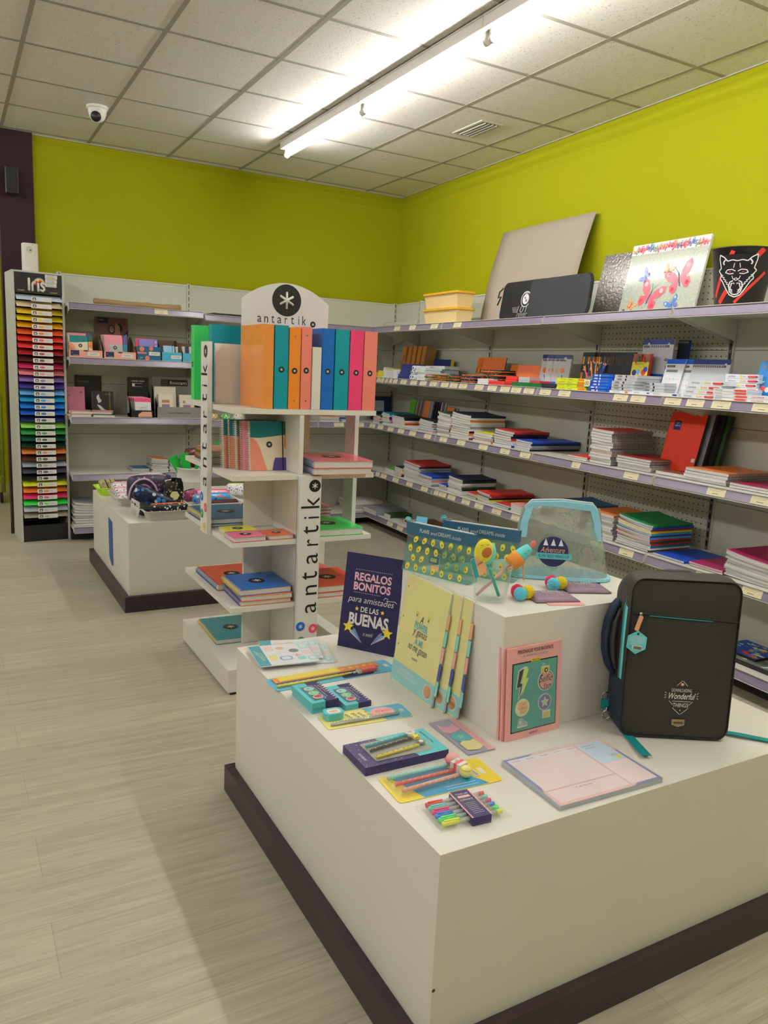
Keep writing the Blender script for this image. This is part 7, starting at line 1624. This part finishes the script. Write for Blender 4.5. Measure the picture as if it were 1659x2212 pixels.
boxes(1.04, 1.44, .29, ZV + .091, .028, 1, WC, WC, 'long white carton with printed name lying on top', .14, draw=txt('Plastidecor', ink('print amber', 0, 0, 0), .5, .5))
leaning('blue_folder', 'dark blue packet standing behind the long white carton', 'packet', 1.12, .14, ZV + .045, .28, .13, .03, [NB_, YB], 6, 0)
for k in range(9):
    s_ = .60 + .043 * k + (.03 if k > 0 else 0); leaning('crayon_carton', ['orange crayon carton with dark lettering facing out at the left of its row'][0] if k == 0 else f'tan crayon carton edge on, place {["", "second", "third", "fourth", "fifth", "sixth", "seventh", "eighth", "last"][k]} in the row of orange cartons', 'crayon box',
        s_ - .02, .24 - .01 * (k % 2), ZV, .075 if k == 0 else .034, .285, .10, [ink('orange crayon box', 175, 110, 45, .4), ink('tan crayon edge', 152, 112, 58, .5)], 8, 0, (lambda b, w, h: b.text('CRAYONS', 0, h * .42, .0005, .034, NAVY, .17, rot=80)) if k == 0 else None)
for k in range(2):
    b = MB(); b.lathe([(0, 0), (.045 - .012 * k, 0), (.045 - .012 * k, .09 - .045 * k), (0, .09 - .045 * k)], ink('white roll', 200, 198, 185, .6), 20); o = b.build('paper_roll'); o.matrix_world = RW @ T(.40 + .11 * k, -.27 + .02 * k, ZV); tag(o, ['taller white roll in the film bag near the corner', 'short white roll in the film bag near the corner'][k], 'roll')
b = MB(); b.box(-.12, .12, -.05, .05, 0, .19, CLEAR); o = b.build('film_bag'); o.matrix_world = RW @ T(.455, -.25, ZV + .001); tag(o, 'upright clear bag around the two white rolls', 'bag'); b = None
# fanned packets
def packets(s0, s1, d0, z, n, cols, lab, dz=.0075, depth=.15, spread=.02, rot0=0, group=None):
    for k in range(n):
        b = MB(); w = (s1 - s0); m = cols[k % len(cols)]; b.box(-w / 2, w / 2, 0, depth, 0, dz * .8, m, cols[(k + 1) % len(cols)])
        for q in range(6): b.tube([(-w / 2 + w * (q + .5) / 6, .0, dz * .4), (-w / 2 + w * (q + .5) / 6, -.004, dz * .4)], dz * .3, CRAY[(q + k) % 6], 6)
        o = b.build('crayon_packet'); o.matrix_world = RW @ T((s0 + s1) / 2 + RND.uniform(-spread, spread), -d0, z + dz * k, 0, 0, rot0 + RND.uniform(-9, 9)); tag(o, f'{lab}, {place_word(n - 1 - k, n)}', 'crayon packet', lab)
CRAY = [ink('crayon %d' % i, *c) for i, c in enumerate(((200, 60, 40), (230, 190, 50), (50, 110, 60), (40, 80, 150), (120, 70, 40), (230, 130, 50)))]
packets(1.44, 1.56, .465, ZV, 6, [GC2, WC, ORC], 'green and white packet right of the pencil cartons', .0085)
packets(1.56, 1.74, .46, ZV, 7, [ORC, GC2], 'orange packet in the left fan')
packets(1.76, 1.94, .455, ZV, 8, [GC2, DKC, ORC], 'dark green packet in the middle fan')
packets(1.97, 2.13, .46, ZV, 8, [DKC, ORC, NB_], 'blue and orange packet in front of the fan')
packets(2.15, 2.36, .40, ZV, 12, [DKC, ORC, DKC], 'dark packet in the tall right fan', .0085, .18)
def orcard(b, w, h):
    b.poly([(-.016, h * .80), (.016, h * .80), (0, h * .87)], .0004, ink('card hole', 80, 50, 30)); [b.box(-w * .42 + w * .12 * k, -w * .34 + w * .12 * k, .01, h * .34, .0003, .0008, CRAY[k % 6]) for k in range(7)]; b.text('CRAYONS', 0, h * .50, .0006, .012, DKC, w * .6)
for s_, n_ in ((1.83, 8), (2.36, 7)):
    for k in range(n_): leaning('crayon_card', (['orange crayon card facing out at the left of the first card row', 'orange crayon card facing out at the left of the second card row'][s_ > 2]) if k == 0 else f'orange crayon card edge on, {ordinal(k)} behind the {"first" if s_ < 2 else "second"} facing card'.replace('topmost', 'first'), 'crayon pack',
        s_ + .030 * k + (.05 if k else 0), .20 + .005 * k if s_ < 2 else .27, ZV + (.07 if s_ < 2 else .02), .17 if k == 0 else .12, .125, .006, [ORC, ink('brown card edge', 95, 60, 35)], 12, 0 if k == 0 else 14, orcard if k == 0 else None, None if k == 0 else 'crayon cards edge on')
boxes(2.205, 2.335, .475, ZV, .0125, 3, WC, WC, 'slim white box at the front of the shelf', .08)
boxes(2.34, 2.53, .475, ZV, .0145, 2, RC, RC, 'slim red box at the front of the shelf', .08)
boxes(2.42, 2.55, .39, ZV, .021, 3, RC, RC, 'red box behind the slim red ones', .09)
boxes(2.56, 2.68, .385, ZV, .021, 3, GYC, GYC, 'pale grey box beside the red pile', .09)
boxes(2.69, 2.79, .385, ZV, .021, 2, RC, RC, 'red box right of the pale grey pile', .09)
boxes(2.60, 2.92, .47, ZV, .0145, 2, GC2, GC2, 'long green box at the front of the shelf', .07)
boxes(2.925, 3.07, .475, ZV, .010, 3, DKC, DKC, 'slim dark blue packet left of the yellow pile', .1)
def milan(tall, c):
    def f(b, w, h): b.box(-w / 2, w / 2, h * .86, h, .0003, .0007, NB_); b.box(-w * .42, w * .05, h * .78, h * .84, .0004, .0008, BLACK); b.text('MILAN', -w * .19, h * .81, .0012, h * .035, WHITEP, w * .34); b.disc(.0, h * .87, .001, w * .10, WHITEP); b.disc(-w * .1, h * .45, .0005, w * .2, c, 14, 0, w * .15); b.tube([(-w * .1, h * .3, .001), (.0, h * .15, .001), (w * .05, h * .05, .001)], w * .02, BLACK, 5); b.box(-w / 2, w * .3, 0, h * .06, .0003, .0007, BLC)
    return f
for k in range(5): leaning('marker_pack', 'white marker pack with an orange figure facing out on the second shelf' if k == 0 else 'white marker pack edge on behind the one with the orange figure', 'marker pack', 2.685 + .035 * k + (.02 if k else 0), .27 - .004 * k, ZV + .03, .12 if k == 0 else .10, .185, .012, [GYC, GYC], 8, 0 if k == 0 else 12, milan(1, ORC), 'marker packs edge on left of the yellow cartons' if k else None)
boxes(3.06, 3.325, .475, ZV, .0175, 4, LY, LY, 'lime yellow flat carton on the second shelf', .16, js=.008, draw=lambda b, w, h: (b.text('CRAYONS', -w * .28, 0, .0004, h * .45, ORC, w * .2), b.text('Plastic', -.0, 0, .0004, h * .4, GREYINK, w * .15), b.box(w * .25, w * .48, -h * .3, h * .3, .0, .0004, ORC)))
r = thing('pencil_cup', 'clear cup of loose pencils with a handwritten price card', 'pencil cup', RW @ T(3.345, -.43, ZV)); b = MB(); b.lathe([(0, .001), (.030, .001), (.036, .085), (.037, .085), (.031, .0), ], clear('smoky cup', (.6, .6, .58), .7), 20); b.build('cup', r)
b = MB(); b.M = T(-.005, -.040, .045, 90); b.box(-.028, .024, -.019, .019, 0, .001, ink('cream card', 225, 215, 185)); b.text('30', 0, 0, .0014, .022, BLACK, .028); b.M = Matrix.Identity(4); b.build('price_card', r)
for k, (dx, t1, t2, c, L) in enumerate(((-.02, -26, 6, PINK, .155), (-.014, -18, 0, DKC, .17), (-.008, -12, -6, DKC, .175), (-.002, -8, 4, ORC, .17), (.002, -2, 0, DKC, .165), (.006, 6, 3, ORC, .16), (.008, 14, -3, DKC, .17), (.012, 18, 5, DKC, .17), (.016, 26, 0, NB_, .175), (.02, 32, 4, NB_, .18), (.0, -5, -10, NAVY, .17), (.01, 10, -12, DKC, .165))):
    b = MB(); b.tube([(0, 0, 0), (0, 0, L - .014)], .0038, c, 6); b.tube([(0, 0, L - .014), (0, 0, L - .003)], .0036, TANC, 6, True, .001); b.tube([(0, 0, L - .003), (0, 0, L)], .001, c, 5); o = b.build('pencil'); o.matrix_world = RW @ T(3.345 + dx * .6, -.43, ZV + .006, t2, t1); tag(o, ['coral pencil leaning farthest left in the cup', 'dark pencil leaning left in the cup', 'dark pencil second of the left leaning pair', 'orange pencil left of centre in the cup', 'dark upright pencil in the cup', 'orange pencil right of centre in the cup', 'dark pencil leaning slightly right in the cup', 'dark pencil leaning right in the cup', 'blue pencil leaning right in the cup', 'blue pencil leaning farthest right in the cup', 'navy pencil tilted forward in the cup', 'dark pencil tilted forward right in the cup'][k], 'pencil')
boxes(3.375, 3.54, .485, ZV, .0165, 6, BLC, BLC, 'bright blue pencil carton beside the cup', .17, js=.007, step=.003, draw=lambda b, w, h: (b.box(-w * .40, -w * .24, -h * .22, h * .22, 0, .0004, PALE), b.disc(-w * .12, 0, .0004, h * .4, PALE, 12), b.lines(-w * .05, w * .42, -h * .2, h * .2, 1, .0004, SKYB, .002)))
boxes(3.543, 3.715, .485, ZV + .0165, .0165, 5, GYC, GYC, 'white pencil carton right of the blue pile', .17, js=.006, step=.006, draw=lambda b, w, h: (b.box(-w * .36, -w * .16, -h * .25, h * .25, 0, .0004, GREYINK), b.disc(w * .02, 0, .0004, h * .38, BLACK, 12), b.lines(w * .12, w * .45, -h * .2, h * .2, 1, .0004, GREYINK, .0014)))
boxes(3.543, 3.715, .487, ZV, .0155, 1, WC, WC, 'lowest white marker box with an orange tip print', .12, draw=lambda b, w, h: (b.text('GIOTTO', -w * .2, 0, .0004, h * .4, GREYINK, w * .3), b.disc(w * .25, 0, .0005, w * .07, ORC, 12, 0, h * .3)))
boxes(3.715, 3.87, .42, ZV, .0165, 4, GYC, GYC, 'white pencil carton behind the long marker boxes', .15, js=.006, draw=lambda b, w, h: (b.box(-w * .36, -w * .16, -h * .25, h * .25, 0, .0004, GREYINK), b.disc(w * .02, 0, .0004, h * .38, BLACK, 12)))
boxes(3.72, 3.845, .490, ZV, .021, 1, WC, WC, 'long white marker box with a dark blue tip print, left one', .03, draw=lambda b, w, h: (b.text('GIOTTO', -w * .25, 0, .0004, h * .35, GREYINK, w * .28), b.poly([(w * .30, 0), (w * .36, .003), (w * .46, .003), (w * .46, -.003), (w * .36, -.003)], .0005, NB_)))
boxes(3.85, 4.03, .492, ZV, .018, 1, WC, WC, 'long white marker box with a dark blue tip print, right one', .03, draw=lambda b, w, h: (b.text('GIOTTO', -w * .25, 0, .0004, h * .4, GREYINK, w * .28), b.poly([(w * .30, 0), (w * .36, .004), (w * .48, .004), (w * .48, -.004), (w * .36, -.004)], .0005, NB_)))
# hanging style pencil packs
for k in range(15):
    s_ = 3.045 + .026 * k + (.03 if k > 0 else 0); w = .075 if k in (0, 1, 3, 5) else .03
    def pk(b, w, h, k=k):
        for q in range(7): b.box(-w / 2 + w * q / 7 + .001, -w / 2 + w * (q + 1) / 7 - .001, .0, h * .86, .0003, .0016, CRAY[(q + k) % 6] if k < 5 else [ink('bronze pencil', 110, 75, 50, .4), DKC, ink('silver pencil', 110, 105, 95, .4)][(q + k) % 3])
        b.box(-w / 2, w / 2, h * .36, h * .62, .0017, .0021, DKC); b.poly([(-w * .22, h * .42), (w * .22, h * .42), (0, h * .60)], .0025, YB if k < 5 else GYC) if w > .05 else None
    leaning('pencil_pack', ['flat pack of bright pencils with a yellow triangle, leftmost behind the cup', 'pack of orange and dark pencils second behind the cup', '', 'pack of mixed pencils with gold speckles behind the cup', '', 'dark metallic pencil pack facing out with a grey triangle'][k] if k in (0, 1, 3, 5) else f'metallic pencil pack edge on in the row behind the blue cartons', 'pencil pack', s_, .25, ZV + .04, w, .19, .012, [CLEAR if 0 else DKC, DKC], 5, 0, pk, None if k in (0, 1, 3, 5) else 'pencil packs edge on behind the blue cartons')
def giotto(b, w, h):
    b.box(-w / 2, w / 2, 0, h * .62, .0003, .0008, YB); b.text('GIOTTO', -w * .05, h * .52, .0012, h * .07, NAVY, w * .55); b.text('be-be', w * .15, h * .42, .0012, h * .05, ORC, w * .3)
    for x, y, q, c in ((-.3, .12, .13, NB_), (-.05, .16, .12, SKYB), (.25, .14, .14, CRAY[0]), (.35, .28, .12, BLC), (.1, .06, .14, ink('peach face', 230, 180, 150))): b.disc(w * x, h * y, .0014, w * q, c)
    for q in range(5): b.tube([(-w * .3 + w * .15 * q, h * .62, .002), (-w * .25 + w * .14 * q, h * .95 - .01 * (q - 2) ** 2, .002)], .007, CRAY[(q * 2) % 6], 8)
leaning('crayon_blister', 'yellow crayon pack with cartoon shapes and red arched handle', 'crayon pack', 3.57, .31, ZV + .10, .125, .12, .02, [clear('red window', (.8, .3, .25), .4), RC], 6, 0, giotto)
for k in range(8): leaning('marker_pack', 'tall white marker pack with black brush print facing out' if k == 0 else 'tall white marker pack edge on beside the brush print one', 'marker pack', 3.545 + .016 * k + (.035 if k else 0), .24, ZV + .10, .085 if k == 0 else .06, .20, .008, [GYC, GYC], 3, 0 if k == 0 else 10, milan(1, ink('grey sketch', 120, 120, 115)), 'tall marker packs edge on' if k else None)
leaning('marker_pack', 'dark backed pack behind the tall white marker packs', 'marker pack', 3.715, .16, ZV + .12, .07, .18, .02, [DKC, NB_], 3)
for k in range(16):
    lead = k in (0, 1); leaning('marker_pack', ['wide white marker pack with pastel print, left of the pair', 'wide white marker pack with pastel print, right of the pair'][k] if lead else 'white marker pack edge on right of the pastel print pair', 'marker pack', (3.82 + .085 * k) if lead else 3.94 + .0135 * k, .34 - .01 * k * lead, ZV + .012, .125 if lead else .05, .185, .006, [WC if lead else GYC, GYC], 14, 0 if lead else 8,
        (lambda b, w, h: (b.box(-w / 2, w / 2, h * .86, h, .0003, .0006, BLC), b.box(-w * .42, w * .0, h * .76, h * .82, .0003, .0006, BLACK), b.text('MILAN', -w * .21, h * .79, .001, h * .035, WHITEP, w * .3), b.box(-w * .4, w * .2, h * .62, h * .69, .0003, .0006, GREYINK), [b.star(-w * .3 + w * .2 * (q % 4), h * (.12 + .15 * (q // 4)), .0005, .010, [ink('pastel pink', 215, 160, 165), ink('pastel grey', 165, 175, 185), ink('pastel tan', 215, 190, 150)][q % 3], 4, .25) for q in range(12)])) if lead else milan(0, GYC), None if lead else 'white marker packs edge on')
CARI = lambda b, w, h: (b.text('carioca', -w * .30, 0, .0004, h * .45, ink('carioca print', 90, 90, 120), w * .22), b.disc(-w * .02, 0, .0005, h * .28, YB), b.text('Joy', w * .08, 0, .0005, h * .5, ORC, w * .10), b.tube([(w * .20, 0, .001), (w * .44, 0, .001)], h * .22, RC, 6), b.tube([(w * .44, 0, .001), (w * .49, 0, .001)], h * .20, DKC, 6, True, h * .04))
boxes(4.045, 4.255, .480, ZV, .0215, 4, WC, WC, 'felt pen box with red pen print, front pile', .12, js=.006, step=.010, draw=CARI)
boxes(4.215, 4.40, .40, ZV, .0205, 6, WC, WC, 'felt pen box, rear pile by the tin', .12, js=.006, draw=CARI)
boxes(4.245, 4.43, .492, ZV, .0135, 4, WC, WC, 'slim white box with a pointed red print', .10, js=.004, draw=lambda b, w, h: (b.text('carioca', -w * .33, 0, .0004, h * .5, GREYINK, w * .2), b.poly([(w * .10, 0), (w * .2, h * .3), (w * .48, h * .3), (w * .48, -h * .3), (w * .2, -h * .3)], .0004, RC)))
boxes(4.435, 4.66, .495, ZV, .0155, 2, WC, WC, 'white box at the second shelf right edge', .10, js=.004, draw=lambda b, w, h: b.text('carioca', -w * .25, 0, .0004, h * .5, CRAY[0], w * .28))
def tin(b, w, h):
    b.text('M', -w * .15, h * .74, .0006, h * .20, YB, w * .18, bold=.05); b.text('CARIOCA', w * .15, h * .45, .0006, h * .13, RC, w * .6, bold=.04); b.star(-w * .36, h * .85, .0006, .012, GREYINK, 6); b.disc(-w * .3, h * .25, .0006, .014, RC, 10); b.disc(-w * .18, h * .22, .0008, .012, WHITEP); b.poly([(-w * .38, h * .42), (-w * .30, h * .46), (-w * .28, h * .44), (-w * .36, h * .40)], .0006, YB)
leaning('pencil_tin', 'blue tin with cartoon shapes at the right edge of the second shelf', 'tin', 4.475, .38, ZV + .02, .20, .165, .02, [ink('tin blue', 20, 110, 165, .25), BLC], 8, 0, tin)
